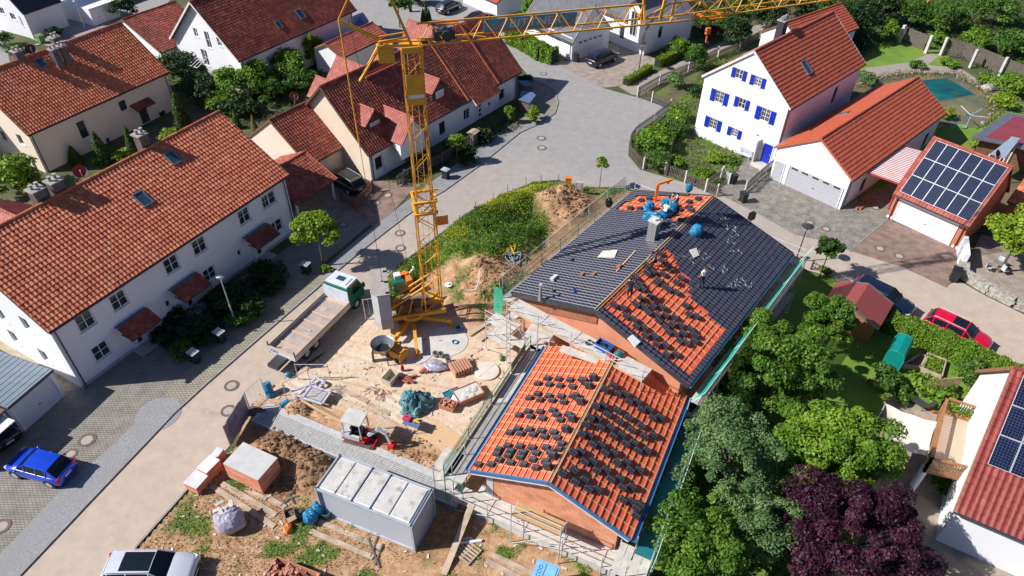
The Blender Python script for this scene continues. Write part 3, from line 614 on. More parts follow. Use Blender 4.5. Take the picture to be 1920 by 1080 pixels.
# ---------------- building site ground with real relief
SITE=[(440,837),(463,765),(520,715),(600,668),(660,600),(703,543),(748,500),(852,420),(952,363),(1000,344),(1050,340),(1092,352),(1175,356),(1345,402),(1490,500),(1400,620),(1290,770),(1240,960),(1180,1180),(160,1160),(257,1028),(354,918)]
SW=[G(*p)[:2] for p in SITE]
def inside(P,poly):
    x,y=P[...,0],P[...,1];c=np.zeros(x.shape,bool);n=len(poly)
    for i in range(n):
        a,b=poly[i],poly[(i+1)%n];k=((a[1]>y)!=(b[1]>y))&(x<(b[0]-a[0])*(y-a[1])/(b[1]-a[1]+1e-12)+a[0]);c^=k
    return c
def vnoise(x,y,f,seed=0):
    xi=x*f+seed*17.3;yi=y*f+seed*9.1;x0=np.floor(xi);y0=np.floor(yi);fx=xi-x0;fy=yi-y0;fx=fx*fx*(3-2*fx);fy=fy*fy*(3-2*fy)
    h=lambda a,b:np.modf(np.abs(np.sin(a*127.1+b*311.7+seed)*43758.5453))[0]
    return (h(x0,y0)*(1-fx)+h(x0+1,y0)*fx)*(1-fy)+(h(x0,y0+1)*(1-fx)+h(x0+1,y0+1)*fx)*fy
def fbm(x,y,f,o=4,seed=0): return sum(vnoise(x,y,f*2**i,seed+i)*.5**i for i in range(o))/1.9
# mounds: (px,py,rx,ry,yaw,h,rough)
MOUNDS=[(905,420,5.5,2.6,55,1.5,.3),(1010,385,4.5,2.2,30,1.5,.4),(1060,395,3.4,2.2,40,1.3,.7),(880,500,3.6,2.6,60,1.3,.6),(925,530,2.6,2.6,60,1.2,.8),(880,575,2.6,2.0,20,.8,.8),(960,460,3,2,50,1.3,.5),
(510,850,1.6,2.0,0,.75,1.2),(560,865,2.4,1.3,-25,.75,1.2),(585,890,1.3,1.3,0,.6,1.2),(557,772,1.05,.95,0,.75,.9),(622,742,.75,.6,0,.4,.8),(605,782,.8,.4,-30,.2,.8),(735,852,1.6,.6,-25,.45,1.),(800,868,1.9,.6,-20,.4,1.),(800,515,1.2,2,55,.4,.4)]
_MW=[(G(a,b)[0],G(a,b)[1],rx,ry,R(yw),h,ro) for a,b,rx,ry,yw,h,ro in MOUNDS]
def hz(x,y):
    x=np.asarray(x,float);y=np.asarray(y,float);z=.035+.05*fbm(x,y,.35,4,3)
    for mx,my,rx,ry,a,h,ro in _MW:
        dx=x-mx;dy=y-my;u=(dx*math.cos(a)+dy*math.sin(a))/rx;v=(-dx*math.sin(a)+dy*math.cos(a))/ry;d=np.sqrt(u*u+v*v)
        k=np.clip(1.25-d,0,1);k=k*k*(3-2*k);z=z+h*k*(.55+.5*fbm(x,y,.8,3,5))+ro*.16*k*(fbm(x,y,2.2,3,8)-.5)*2
    for (ax,ay,bx,by) in RUTS:
        dx,dy=bx-ax,by-ay;l=math.hypot(dx,dy);t=((x-ax)*dx+(y-ay)*dy)/l;p=((x-ax)*dy-(y-ay)*dx)/l+.25*np.sin(t*.7+ax)
        for o in(-.75,.75): z=z-.05*np.exp(-((p-o)/.16)**2)*((t>0)&(t<l))+.03*np.exp(-((np.abs(p-o)-.3)/.1)**2)*((t>0)&(t<l))
    return z
RUTS=[(*G(560,700)[:2],*G(800,790)[:2]),(*G(640,650)[:2],*G(880,720)[:2]),(*G(300,1060)[:2],*G(860,1060)[:2])]
def GZ(px,py,dz=0):
    p=G(px,py);
    for _ in range(4):
        z=float(hz(p[0],p[1]));p=G(px,py,z)
    p[2]=z+dz;return p
gx=np.arange(-24,26,.16);gy=np.arange(12,80,.16);X,Y=np.meshgrid(gx,gy,indexing='ij');PP=np.stack([X,Y],-1)
ins=inside(PP,SW);Zs=hz(X,Y)
# fade to kerb height at the rim
rim=np.ones_like(X)*9
for a,b in zip(SW,SW[1:]+SW[:1]):
    a=np.array(a);b=np.array(b);d=b-a;t=np.clip(((X-a[0])*d[0]+(Y-a[1])*d[1])/(d@d),0,1);rim=np.minimum(rim,np.hypot(X-a[0]-t*d[0],Y-a[1]-t*d[1]))
Zs=.022+(Zs-.022)*np.clip(rim/1.2,0,1)
cellok=ins[:-1,:-1]&ins[1:,:-1]&ins[:-1,1:]&ins[1:,1:]
idx=-np.ones(X.shape,int);need=np.zeros_like(ins)
for a,b in((0,0),(1,0),(0,1),(1,1)): need[a:a+cellok.shape[0],b:b+cellok.shape[1]]|=cellok
idx[need]=np.arange(need.sum());V=np.stack([X[need],Y[need],Zs[need]],1)
I,J=np.nonzero(cellok);F=np.stack([idx[I,J],idx[I+1,J],idx[I+1,J+1],idx[I,J+1]],1)
def wgt(px,py,r,x,y,soft=.5):
    p=G(px,py);d=np.hypot(x-p[0],y-p[1]);return np.clip((r*(1+soft)-d)/(r*soft*2),0,1)
x,y=V[:,0],V[:,1]
def pw(poly,f=1.0):
    P=np.stack([x,y],-1);pl=[G(*p)[:2] for p in poly];i=inside(P,pl).astype(float);m_=np.ones(len(x))*9
    for a,b in zip(pl,pl[1:]+pl[:1]):
        a=np.array(a);b=np.array(b);d=b-a;t=np.clip(((x-a[0])*d[0]+(y-a[1])*d[1])/(d@d),0,1);m_=np.minimum(m_,np.hypot(x-a[0]-t*d[0],y-a[1]-t*d[1]))
    s_=np.where(i>0,m_,-m_);return np.clip(.5+s_/f,0,1)
BANK=[(700,560),(745,500),(850,420),(950,362),(1000,342),(1092,350),(1175,356),(1140,372),(1050,370),(1000,385),(1030,430),(1010,470),(945,495),(860,505),(800,520),(760,560),(740,590)]
SAND=[(600,668),(703,543),(760,575),(830,600),(960,640),(1000,700),(960,800),(880,850),(740,800),(640,770),(480,740)]
DARK=[(455,815),(500,790),(640,840),(860,920),(900,1000),(830,1040),(790,1040),(600,930),(520,940),(440,870)]
nz=fbm(x,y,.9,4,2)
gw=np.clip(pw(BANK,1.5)*1.4+(nz-.5)*1.6,0,1)*pw(BANK,2.2)
gw=np.maximum(gw,np.clip((fbm(x,y,.7,4,11)-.56)*9,0,1)*pw([(257,1028),(440,850),(600,960),(790,1040),(900,980),(1150,1050),(1180,1180),(150,1160)],1.2)*.9)
gw=np.maximum(gw,np.clip((fbm(x,y,1.1,4,21)-.52)*6,0,1)*pw([(920,970),(1130,1050),(1100,1100),(900,1090)],1.0))
gw=np.maximum(gw,np.clip((fbm(x,y,1.0,4,31)-.55)*8,0,1)*pw([(830,530),(980,520),(960,620),(860,600)],1.5)*.9)
sw_=pw(SAND,2.);dw=pw(DARK,.8)
me=bpy.data.meshes.new('site_ground');me.from_pydata(V.tolist(),[],F.tolist());ca=me.color_attributes.new('zone','FLOAT_COLOR','POINT')
ca.data.foreach_set('color',np.stack([gw,sw_,dw,np.ones_like(gw)],1).ravel())
m=bpy.data.materials.new('site_soil');m.use_nodes=True;n=m.node_tree;N=n.nodes;L=n.links;b=N['Principled BSDF'];b.inputs['Roughness'].default_value=.95
at=N.new('ShaderNodeAttribute');at.attribute_name='zone';sp=N.new('ShaderNodeSeparateColor');L.new(at.outputs['Color'],sp.inputs[0]);tc=N.new('ShaderNodeNewGeometry')
def ns(sc,c1,c2,lo=.35,hi=.65,dt=8):
    a=N.new('ShaderNodeTexNoise');a.inputs['Scale'].default_value=sc;a.inputs['Detail'].default_value=dt;a.inputs['Roughness'].default_value=.65;L.new(tc.outputs['Position'],a.inputs[0])
    r=N.new('ShaderNodeValToRGB');r.color_ramp.elements[0].position=lo;r.color_ramp.elements[1].position=hi;r.color_ramp.elements[0].color=(*c1,1);r.color_ramp.elements[1].color=(*c2,1);L.new(a.outputs[0],r.inputs[0]);return r.outputs[0]
soil=ns(1.2,(.34,.18,.09),(.53,.34,.19));sand=ns(.45,(.56,.41,.27),(.60,.50,.385));dark=ns(2.0,(.24,.13,.06),(.38,.22,.11));grass=ns(1.5,(.07,.12,.02),(.14,.20,.03))
def mix(f,a,b_):
    x_=N.new('ShaderNodeMixRGB');L.new(f,x_.inputs[0]);L.new(a,x_.inputs[1]);L.new(b_,x_.inputs[2]);return x_.outputs[0]
o1=mix(sp.outputs[1],soil,sand);o1=mix(sp.outputs[2],o1,dark);o1=mix(sp.outputs[0],o1,grass)
g2=ns(4,(.72,.7,.68),(1.1,1.1,1.1),.3,.6);mu=N.new('ShaderNodeMixRGB');mu.blend_type='MULTIPLY';mu.inputs[0].default_value=.8;L.new(o1,mu.inputs[1]);L.new(g2,mu.inputs[2]);L.new(mu.outputs[0],b.inputs['Base Color'])
nb=N.new('ShaderNodeTexNoise');nb.inputs['Scale'].default_value=5;nb.inputs['Detail'].default_value=8;nb.inputs['Roughness'].default_value=.7;L.new(tc.outputs['Position'],nb.inputs[0]);bm=N.new('ShaderNodeBump');bm.inputs['Distance'].default_value=.12;sb=N.new('ShaderNodeMapRange');sb.inputs[3].default_value=.8;sb.inputs[4].default_value=.3;L.new(sp.outputs[1],sb.inputs[0]);L.new(sb.outputs[0],bm.inputs['Strength']);L.new(nb.outputs[0],bm.inputs['Height']);L.new(bm.outputs[0],b.inputs['Normal'])
MATS['site_soil']=m;me.materials.append(m);o=bpy.data.objects.new('site_ground',me);S.collection.objects.link(o);o['kind']='structure'
# weeds and grass on the bank and lot, sampled by grass weight
def scatter(name,wt,n,size,m,h=.3,up=.9,label='',cat='grass'):
    p=wt/wt.sum();k=RS.choice(len(wt),n,p=p);P=V[k]+np.stack([RS.uniform(-.1,.1,n),RS.uniform(-.1,.1,n),RS.rand(n)*h],1)
    Nn=RS.normal(0,.5,(n,3));Nn[:,2]=up;cl=np.clip(fbm(P[:,0],P[:,1],.8,3,40)*1.3-.15+RS.normal(0,.15,n),0,1)
    o=leaves(name,P,Nn,size,MATS[m],None,cl,aspect=.35);tag(o,label,cat,kind='stuff');return o
bankw=gw*pw(BANK,1.0)*np.clip((fbm(x,y,.8,3,77)-.28)*3,.15,1);scatter('grass',bankw+1e-6,26000,.085,'leaf_grass',.32,.5,'tall green grass and weeds growing over the earth bank beside the road')
lotw=gw*(1-pw(BANK,1.0));scatter('grass',lotw+1e-7,7000,.07,'leaf_grass',.18,.5,'patchy grass growing on the bare brown building lot')
fw=gw*(wgt(920,405,1.3,x,y)+wgt(1000,375,1.4,x,y)+wgt(860,455,.8,x,y)+.6*wgt(965,400,1.3,x,y));scatter('wildflowers',fw+1e-9,4200,.07,'leaf_yellow',.45,.9,'yellow flowering weeds in patches on the green earth bank','wildflowers')
bw=gw*(wgt(985,440,2.,x,y)+wgt(900,430,2.,x,y)+wgt(780,520,1.5,x,y)+wgt(940,470,1.5,x,y)*.6);scatter('weeds',bw+1e-9,3600,.11,'leaf_mid',.4,.5,'broad leafed dark weeds on the slope of the earth bank','weeds')
dry=(1-gw)*pw([(257,1028),(440,850),(600,960),(790,1040),(150,1160)],1.2);scatter('dry_grass',dry+1e-9,5000,.06,'leaf_dry',.06,.9,'dry straw coloured grass lying on the lower part of the lot','dry grass')
def crumbs(name,poly,n_,s,m,label):
    pl=[G(*p)[:2] for p in poly];mn=np.min(pl,0);mx=np.max(pl,0);P=RS.rand(n_*3,2)*(mx-mn)+mn;P=P[inside(P,pl)][:n_];mb=MB()
    for i,p in enumerate(P): k=s*(.3+RS.rand()**2);mb.box((p[0],p[1],float(hz(p[0],p[1]))+k*.2),(k*(1+2*RS.rand()),k,k*.5),RS.rand()*6)
    tag(mb.build(name,MATS[m]),label,'rubble',kind='stuff')
mat('crumb_pale',(.62,.55,.46),(.45,.38,.30),4,.9);mat('crumb_red',(.42,.18,.10),(.30,.12,.08),4,.9)
crumbs('rubble',SAND,420,.10,'crumb_pale','pale mortar crumbs and stones strewn over the sandy site');crumbs('rubble',SAND,160,.10,'crumb_red','red brick chips strewn over the sandy site')
crumbs('rubble',[(257,1028),(440,850),(600,960),(790,1040),(900,980),(1150,1060),(1180,1180),(150,1160)],300,.10,'crumb_pale','pale stones strewn over the lower lot')
# clods on the dug soil heaps
def clods(name,px,r,n,s,m,label):
    P=[];c=G(*px)
    mb=MB()
    for i in range(n):
        a=RS.rand()*6.28;q=r*math.sqrt(RS.rand());xx=c[0]+q*math.cos(a);yy=c[1]+q*math.sin(a);z=float(hz(xx,yy));k=s*(.4+RS.rand())
        mb.blob((xx,yy,z+k*.2),(k,k*.8,k*.7),5,3,.35,i)
    return one(mb,name,MATS[m],label,'soil',kind=None) if 0 else tag(mb.build(name,MATS[m]),label,'soil',kind='stuff')
mat('clod',(.26,.15,.075),(.38,.23,.12),3,.95,.02);mat('clod_dark',(.15,.085,.045),(.25,.15,.08),3,.95,.02)
clods('soil_clods',(545,862),2.6,420,.13,'clod_dark','dark brown clods on the dug soil heap beside the brick stack')
clods('soil_clods',(557,772),1.0,90,.09,'clod','brown clods on the round soil heap next to the timber beams')
clods('soil_clods',(930,540),2.4,260,.10,'clod','light brown clods on the bare soil slope below the green bank')
clods('soil_clods',(1060,392),2.2,220,.12,'clod','brown clods on the bare top end of the earth bank')
clods('soil_clods',(770,862),1.7,150,.08,'clod','loose clods spread along the track in front of the mini excavator')
# ================= BUILDINGS (fitted from the photograph's roof and wall corners)
def wp(H,k,lst):
    """[(px,py,w,h,opts)] -> wall coordinates"""
    o=[]
    for q in lst:
        a,z=H.pix(k,q[0],q[1]);o.append((a,z,q[2],q[3],q[4] if len(q)>4 else {}))
    return o
E=7.6
HR=House(-29.29-E*math.cos(R(61.29))*0,31.50,61.29,21.17,12.31,5.98,9.78,.4,.2)
W_={'style':'cross','trim':True};D_={'style':'two','trim':True}
row=house('row_house','long white row house with orange tile roof and three canopied doors facing the road','house',HR,'render_white','tile_clay',
 wins={'F':wp(HR,'F',[(160,602,1.2,1.3,W_),(223,563,1.2,1.3,W_),(322,496,1.2,1.3,W_),(374,461,1.2,1.3,W_),(458,405,1.15,1.3,W_),(504,374,1.45,1.2,D_),
  (190,658,1.2,1.25,W_),(315,569,.4,.6,{'style':'plain'}),(393,514,1.1,1.15,W_),(449,474,.4,.6,{'style':'plain'}),(518,425,1.35,1.15,D_)]),
  'N':wp(HR,'N',[(48,608,.9,1.2,{'style':'plain','depth':.2}),(26,632,.9,1.2,{'style':'plain','depth':.2}),(83,668,.9,1.2,{'style':'plain','depth':.2}),(2,590,.9,1.2,{'style':'plain','depth':.2})])},amp=.04,step=.035)
for (px,py) in ((108,312),(268,373)): pass
skylight(row,HR,0,324,297,.85,1.2);skylight(row,HR,0,268,374,.85,1.3)
for px,py in((265,262),):
    p=G(261,250,10.9);chimney(row,[p[0],p[1],8.6],.75,.75,2.2,HR.yaw)

for q_ in((65,353),(99,337)): p=G(*q_,10.7);chimney(row,[p[0],p[1],8.4],.8,.8,2.2,HR.yaw)
# door canopies and doors
for (p0,p1,dp) in (((210,608),(291,601),(258,628)),((312,543),(385,530),(353,560)),((447,448),(508,434),(485,468))):
    u,_=HR.pix('F',*dp);O,A,n,w=HR.side('F');Wc=2.5
    c=O+A*(u-Wc/2+.1)+np.array([0,0,2.75]);mb=MB();rise=.6;run=1.2;L_=math.hypot(rise,run)
    Vd=(-n*run+np.array([0,0,rise]))/L_;Oe=O+A*(u-Wc/2)+n*(run+.45)+np.array([0,0,2.25]);nn=np.cross(A,Vd)
    tiles(mb,Oe,A,Vd,Wc,L_,.28,.33,.03,.03);cn=mb.build('canopy',MATS['tile_clay_red'],row)
    q=MB();q.obox(Oe-nn*.06,A*Wc,Vd*L_,nn*.06);q.obox(Oe+A*.05-nn*.06,A*.07,-n*run,np.array([0,0,.07]));q.obox(Oe+A*(Wc-.12)-nn*.06,A*.07,-n*run,np.array([0,0,.07]));x=q.build('canopy_frame',MATS['fascia_dark'],row);x.parent=cn;T_=Oe+Vd*L_;q=MB();q.obox(T_-nn*.02,A*Wc,-n*.44+np.array([0,0,-.12]),np.array([0,0,.05]));x=q.build('canopy_back',MATS['slate'],row);x.parent=cn;q=MB();q.obox(Oe-nn*.12,A*Wc,Vd*L_,nn*.05);x=q.build('canopy_frame',MATS['fascia_dark'],row);x.parent=cn
    door(row,O,A,n,u,.15,1.0,2.05,'frame_white',panes=1)
    q=MB();q.obox(O+A*(u-.8)+n*.0,A*1.6,n*1.1,np.array([0,0,.15]));q.build('door_step',MATS['concrete'],row)
q=MB();O,A,n,w=HR.side('F');q.obox(O+n*.004-A*.03,A*(w+.06),n*.03,np.array([0,0,.3]));q.build('plinth',MATS['render_grey'],row)
# rest of the row, beyond the frame's left edge, belongs to the same roof
# hipped gable roof behind the row's ridge with satellite dish
HB=House(*HR.pt(7.9,9.0,0)[:2],61.29+90,5.2,6.2,5.6,8.3,.3,.3)
rb=house('rear_wing','small rose tiled gabled wing behind the ridge of the long row house','house wing',HB,'render_white','tile_rose',pipes=(),amp=.03)
def dish(px,py,z,r,face,label,m='fascia_dark',group='satellite dishes'):
    c=G(px,py,z);t=thing('satellite_dish',label,'satellite dish',(c[0],c[1],z-.5),0,group);mb=MB();a=face;prof=[(0,0),(r*.5,.03),(r*.8,.08),(r,.14)];
    d=np.array([math.cos(a)*.8,math.sin(a)*.8,.6]);s1=np.cross(d,[0,0,1.]);s1/=np.linalg.norm(s1);s2=np.cross(s1,d);vs=[c];N_=18
    for rr,h in prof[1:]:
        for i in range(N_): th=2*math.pi*i/N_;vs.append(c+s1*rr*math.cos(th)+s2*rr*math.sin(th)+d*h)
    fs=[[0,1+i,1+(i+1)%N_] for i in range(N_)]
    for k in range(2):
        for i in range(N_): fs.append([1+k*N_+i,1+(k+1)*N_+i,1+(k+1)*N_+(i+1)%N_,1+k*N_+(i+1)%N_])
    mb.add(vs,fs);mb.build('dish',MATS[m],t);q=MB();q.tube(c-[0,0,.5+r*.6],c,.03,6);q.tube(c-s2*r*.9,c+d*r*.9,.015,5);q.box(c+d*r*.9,(.06,.06,.12));q.build('dish_arm',MATS['steel'],t)
mat('dish_red',(.13,.02,.015),rough=.6)
dish(150,322,8.6,.5,R(-50),'dark red satellite dish beside two chimneys on the row house ridge','dish_red');dish(58,93,9.1,.5,R(-50),'dark red satellite dish behind the ridge of the beige house','dish_red');dish(550,181,2.9,.5,R(-50),'dark red satellite dish in the shaded garden behind the small annex','dish_red')
dish(1869,290,4.2,.45,R(-50),'dark red satellite dish on the roof edge next to the solar garage','dish_red')
# beige house upper left
HU=House(-45.81,58.93,61.57,15.97,10.32,4.59,8.63,.4,.2)
up=house('beige_house','beige rendered house with orange clay roof and twin chimneys in the upper left','house',HU,'render_beige','tile_clay',
 wins={'F':wp(HU,'F',[(156,243,.95,1.9,{'style':'plain'}),(231,198,.95,1.2,{'style':'plain'}),(307,218,.95,1.3,{'style':'plain'}),(203,263,.5,.6,{'style':'plain'})]),
 'N':wp(HU,'N',[(6,255,.9,1.1,{'style':'plain'}),(38,262,.8,1.1,{'style':'plain'}),(24,296,1.3,1.0,{'style':'double'}),(66,312,.6,1.1,{'style':'plain'})])})
skylight(up,HU,0,77,119,.9,1.1)
for px,py in((112,122),(127,116)):
    u,s_=HU.spix(0,px,py);p=HU.spt(0,u,s_,0);chimney(up,(p[0],p[1],p[2]-.4),.65,.65,2.0,HU.yaw)
for q_ in((101,68),(30,94)): p=G(*q_,9.5);chimney(up,[p[0],p[1],7.6],.75,.75,1.8,HU.yaw)
u,_=HU.pix('F',272,222);O,A,n,w=HU.side('F');mb=MB();Oe=O+A*(u-1.2)+n*1.0+np.array([0,0,2.1]);Vd=(-n*1.0+np.array([0,0,.45]))/math.hypot(1,.45);nn=np.cross(A,Vd)
tiles(mb,Oe,A,Vd,2.4,math.hypot(1,.45),.28,.33);cn=mb.build('canopy',MATS['tile_clay_red'],up);q=MB();q.obox(Oe-nn*.06,A*2.4,Vd*1.09,nn*.06);x=q.build('canopy_frame',MATS['fascia_dark'],up);x.parent=cn;door(up,O,A,n,u,.1,1.0,2.0,'frame_dark')
HB2=House(*HU.pt(3.5,7.0,0)[:2],61.57+90,5.0,6.0,5.4,8.2,.3,.3);house('rear_wing','small rose tiled wing behind the ridge of the beige house','house wing',HB2,'render_beige','tile_rose',pipes=(),amp=.03)
# annex between beige house and white house
H3=House(-43.36,83.06,58.7,7.6,11.2,2.4,5.08,.3,.1)
house('tiled_annex','low annex with dark clay tiles between the beige house and the white gabled house','annex',H3,'render_white','tile_clay_red',pipes=())
# white house top left centre
HW=House(-31.00,76.08,58.5,18.6,10.99,4.86,9.86,.4,.5)
wh=house('white_gabled_house','white house with large dark red tile roof and glass canopy on its gable, top left','house',HW,'render_white','tile_clay_red',
 wins={'N':wp(HW,'N',[(367,61,.7,1.0,{'style':'cross'}),(390,75,.8,1.9,{'style':'cross'}),(411,79,.7,1.0,{'style':'cross'}),(385,108,1.,1.9,{'style':'two'})]),'F':wp(HW,'F',[(538,97,1.2,1.0,{'style':'double'})])},verge='fascia_white')
skylight(wh,HW,0,522,47,.7,1.0);skylight(wh,HW,0,563,27,.9,1.3)
O,A,n,w=HW.side('N');a,_=HW.pix('N',375,115);mb=MB()
for i in range(6): mb.bar(O+A*(a-1.3+i*.5)+n*.05+np.array([0,0,3.0]),O+A*(a-1.3+i*.5)+n*1.4+np.array([0,0,2.5]),.05)
mb.bar(O+A*(a-1.3)+n*1.4+np.array([0,0,2.5]),O+A*(a+1.2)+n*1.4+np.array([0,0,2.5]),.06);mb.bar(O+A*(a-1.3)+n*.05+np.array([0,0,3.0]),O+A*(a+1.2)+n*.05+np.array([0,0,3.0]),.06);mb.build('glass_canopy_frame',MATS['frame_white'],wh)
# lean-to porch of the white house
H4=House(*G(392,150)[:2],58.5,3.2,3.6,2.4,3.5,.2,.1,sp=.9)
house('porch','low red tiled lean-to against the gable of the white gabled house','porch',H4,'render_white','tile_rose',pipes=(),amp=.03)
# garage left of crane top
H6=House(-20.75,81.20,57.72,8.12,4.57,2.8,3.9,.2,.2)
house('small_garage','small white garage with pale red roof next to the crane top','garage',H6,'render_white','tile_rose',pipes=())
# ---- semi detached double house
HD=House(-13.75,58.18,53.2,23.2,10.1,3.6,8.45,.45,.4)
dh=house('double_house','double house with dark red tile roof and three dormers behind the crane mast','house',HD,'render_white','tile_clay_red',faces='FBS',
 wins={'F':wp(HD,'F',[(710,305,.9,1.3,{'style':'plain','frame':'wood_brown'}),(829,240,.9,1.4,{'style':'plain','frame':'frame_dark'}),(797,258,.9,1.4,{'style':'plain','frame':'frame_dark'}),(875,214,1.0,1.25,{'style':'double'}),(941,177,1.0,1.3,{'style':'plain'}),(918,195,.5,.5,{'style':'plain'})])},verge='fascia_dark')
mb=MB();O,A,n,w=HD.side('N');hs=[]
s0,s1=HD.sl[1],HD.sl[0];panel(mb,O,A,n,w,0,HD.hr,hs,[(-s0,1,HD.hr-.13-s0*HD.W/2),(s1,1,HD.hr-.13+s1*HD.W/2)]);x=mb.build('wall',MATS['render_cream'],dh,uvmode='wall');x['label']='cream rendered gable wall'
O,Ud,Vd,L_,S_=HD.slope(0);skylight(dh,HD,0,862,150,.8,1.3);skylight(dh,HD,0,768,187,.8,1.2)
# raised party-wall strips on the roof
for (a,b,m_) in (((783,68),(884,190),'tile_clay_red'),((872,70),(934,162),'orange_strip')):
    pass
mat('strip_orange',(.42,.11,.05),(.34,.08,.04),5,.8)
for px in (793,873):
    u,_=HD.spix(0,px,80 if px<800 else 75)
for px_,(p,mm) in enumerate((((850,150),'tile_clay_red'),((915,135),'strip_orange'))):
    u,s_=HD.spix(0,*p);O,Ud,Vd,L_,S_=HD.slope(0);nn=np.cross(Ud,Vd);mb=MB()
    mb.obox(O+Ud*u+nn*.0,Ud*.22,Vd*(S_-.1),nn*(.2 if px_==0 else .4));mb.build('party_wall_cap',MATS['strip_orange'],dh)
def uvz(H,k,px,py,z):
    P=G(px,py,z);d=P-H.O;return float(d@H.U),float(d@H.V),z
for px,py,z,wd,dr,pane in ((701.7,206.8,6.35,2.5,1.15,'blind_pale'),(824.7,149.4,6.35,2.4,1.1,'blind_pale')):
    dormer(dh,HD,0,uvz(HD,0,px,py,z),wd,dr,'tile_rose','fascia_dark',pane=pane)
dormer(dh,HD,0,uvz(HD,0,776.5,221.4,5.6),3.6,2.0,'tile_rose','render_white',proud=.5,win=False)
O,A,n,w=HD.side('F');u,_=HD.pix('F',765,300);door(dh,O,A,n,u,.1,1.0,2.05,'wood_brown');u,_=HD.pix('F',899,212);door(dh,O,A,n,u,.1,1.0,2.1,'frame_white',panes=3)
# entrance roof lip and balcony parapet
mb=MB();u0,s0_=HD.spix(0,683,149);u1,s1_=HD.spix(0,740,119);p=HD.spt(0,u0,s0_,.35);q=HD.spt(0,u1,s0_,.35)
nn_=12
for i in range(nn_): mb.tube(p+(q-p)*i/nn_,p+(q-p)*(i+1.1)/nn_,.12,8,r2=.1)
mb2=MB();mb2.obox(HD.spt(0,u0,s0_-.05,-.1),(q-p),HD.spt(0,0,.1,0)-HD.spt(0,0,0,0),np.array([0,0,.5]));x=mb2.build('balcony_parapet',MATS['tile_clay_red'],dh);y=mb.build('parapet_cap',MATS['strip_orange'],dh);y.parent=x
O,Ud,Vd,L_,S_=HD.slope(0);nn=np.cross(Ud,Vd);ub,_=HD.spix(0,884,191);q=MB();q.obox(O+Ud*ub,Ud*(L_-ub),Vd*S_,nn*.24);rr_=q.build('raised_roof',MATS['fascia_dark'],dh);q=MB();tiles(q,O+Ud*ub+nn*.25,Ud,Vd,L_-ub,S_);x=q.build('tiles',MATS['tile_clay_red'],dh);x.parent=rr_
uc_,_=HD.spix(0,930,166);q=MB();q.obox(O+Ud*(ub+.1)-Vd*.9+nn*.10,Ud*(uc_-ub),Vd*.9,nn*.14);rr_=q.build('entrance_roof',MATS['fascia_white'],dh);q=MB();tiles(q,O+Ud*(ub+.1)-Vd*.9+nn*.25,Ud,Vd,uc_-ub,1.0);x=q.build('tiles',MATS['tile_clay_red'],dh);x.parent=rr_
# rear cross gables of the double house
for (px,py,z,wd,dr,nm) in ((630.5,105.6,6.6,4.6,2.4,'a'),(592.2,142.0,5.4,3.0,1.6,'b'),(702.6,96.5,6.2,3.8,2.0,'c')):
    dormer(dh,HD,1,uvz(HD,1,px,py,z),wd,dr,'tile_rose','render_cream',win=False)
# tall gable peeking over the ridge, right of the mast (pink, lit)
dormer(dh,HD,1,uvz(HD,1,765,36,7.6),4.6,3.4,'tile_rose','render_cream',win=False)
# annex C
HC=House(-19.3,56.9,55.5,6.3,8.3,2.8,5.9,.3,.1)
house('garage_annex','cream garage annex with dark clay roof attached to the double house','garage',HC,'render_beige','tile_clay_red',pipes=('F1',))
# carport D
HDD=House(-19.0,50.9,58.9,4.9,6.6,2.4,3.95,.3,.1)
cp=thing('carport','open carport with hipped clay tile roof beside the row house','carport',HDD.c)
for k in(0,1):
    O,Ud,Vd,L_,S_=HDD.slope(k);nn=np.cross(Ud,Vd);mb=MB();mb.obox(O-nn*.1,Ud*L_,Vd*S_,nn*.1);rf=mb.build('roof',MATS['fascia_dark'],cp);mt=MB();tiles(mt,O,Ud,Vd,L_,S_);x=mt.build('tiles',MATS['tile_clay_red'],cp);x.parent=rf
mb=MB()
for i in range(13): p=HDD.pt(-.1+(5.1)*i/13,3.3,4.0);mb.tube(p,p+HDD.U*.42,.12,8,r2=.1)
for k in (0,1):
    O,Ud,Vd,L_,S_=HDD.slope(k);e=L_ if k==0 else 0
    for i in range(10): p=O+Ud*e+Vd*S_*i/10;mb.tube(p,p+Vd*.42,.11,8,r2=.09)
mb.build('ridge_cap',MATS['tile_rose'],cp)
for u,v in((.2,.2),(4.7,.2),(.2,6.2),(4.7,6.2),(2.4,6.2)):
    mb=MB();p=HDD.pt(u,v,0);mb.box((p[0],p[1],1.15),(.16,.16,2.3),HDD.yaw);mb.build('post',MATS['frame_white'],cp)
# ---- blue shutter house
HS=House(26.02,61.77,44.27,15.28,9.45,6.82,10.71,.3,.15)
def sh(w,h,s,st='double'): return (w,h,{'style':st,'shutters':s,'depth':.12})
L1=[(1386,139,.78,1.0,'cross',.42),(1421,153,.78,1.0,'double4',.42),(1349,182,1.0,1.3,'double4',.52),(1391,194,.8,1.05,'cross',.42),(1435,216,1.0,1.35,'double4',.55),(1337,232,.95,1.2,'double4',.5),(1377,249,.75,.95,'double4',.42)]
WN=[]
for px,py,w_,h_,st,s_ in L1:
    a,z=HS.pix('N',px,py);WN.append((a,z,w_,h_,{'style':st,'shutters':s_}))
a,z=HS.pix('N',1328.5,276);WN.append((a,z,1.0,.75,{'style':'cross'}))
a,z=HS.pix('F',1565,179);bh=house('shuttered_house','white three storey house with blue window shutters and terracotta roof','house',HS,'render_white','tile_terracotta','flat',wins={'N':WN,'F':[(a,z,1.0,2.0,{'style':'plain'})]},amp=.012,step=.05,verge='fascia_white',tl=.40,pipes=('F0',))
skylight(bh,HS,0,1511,127,.9,1.5)
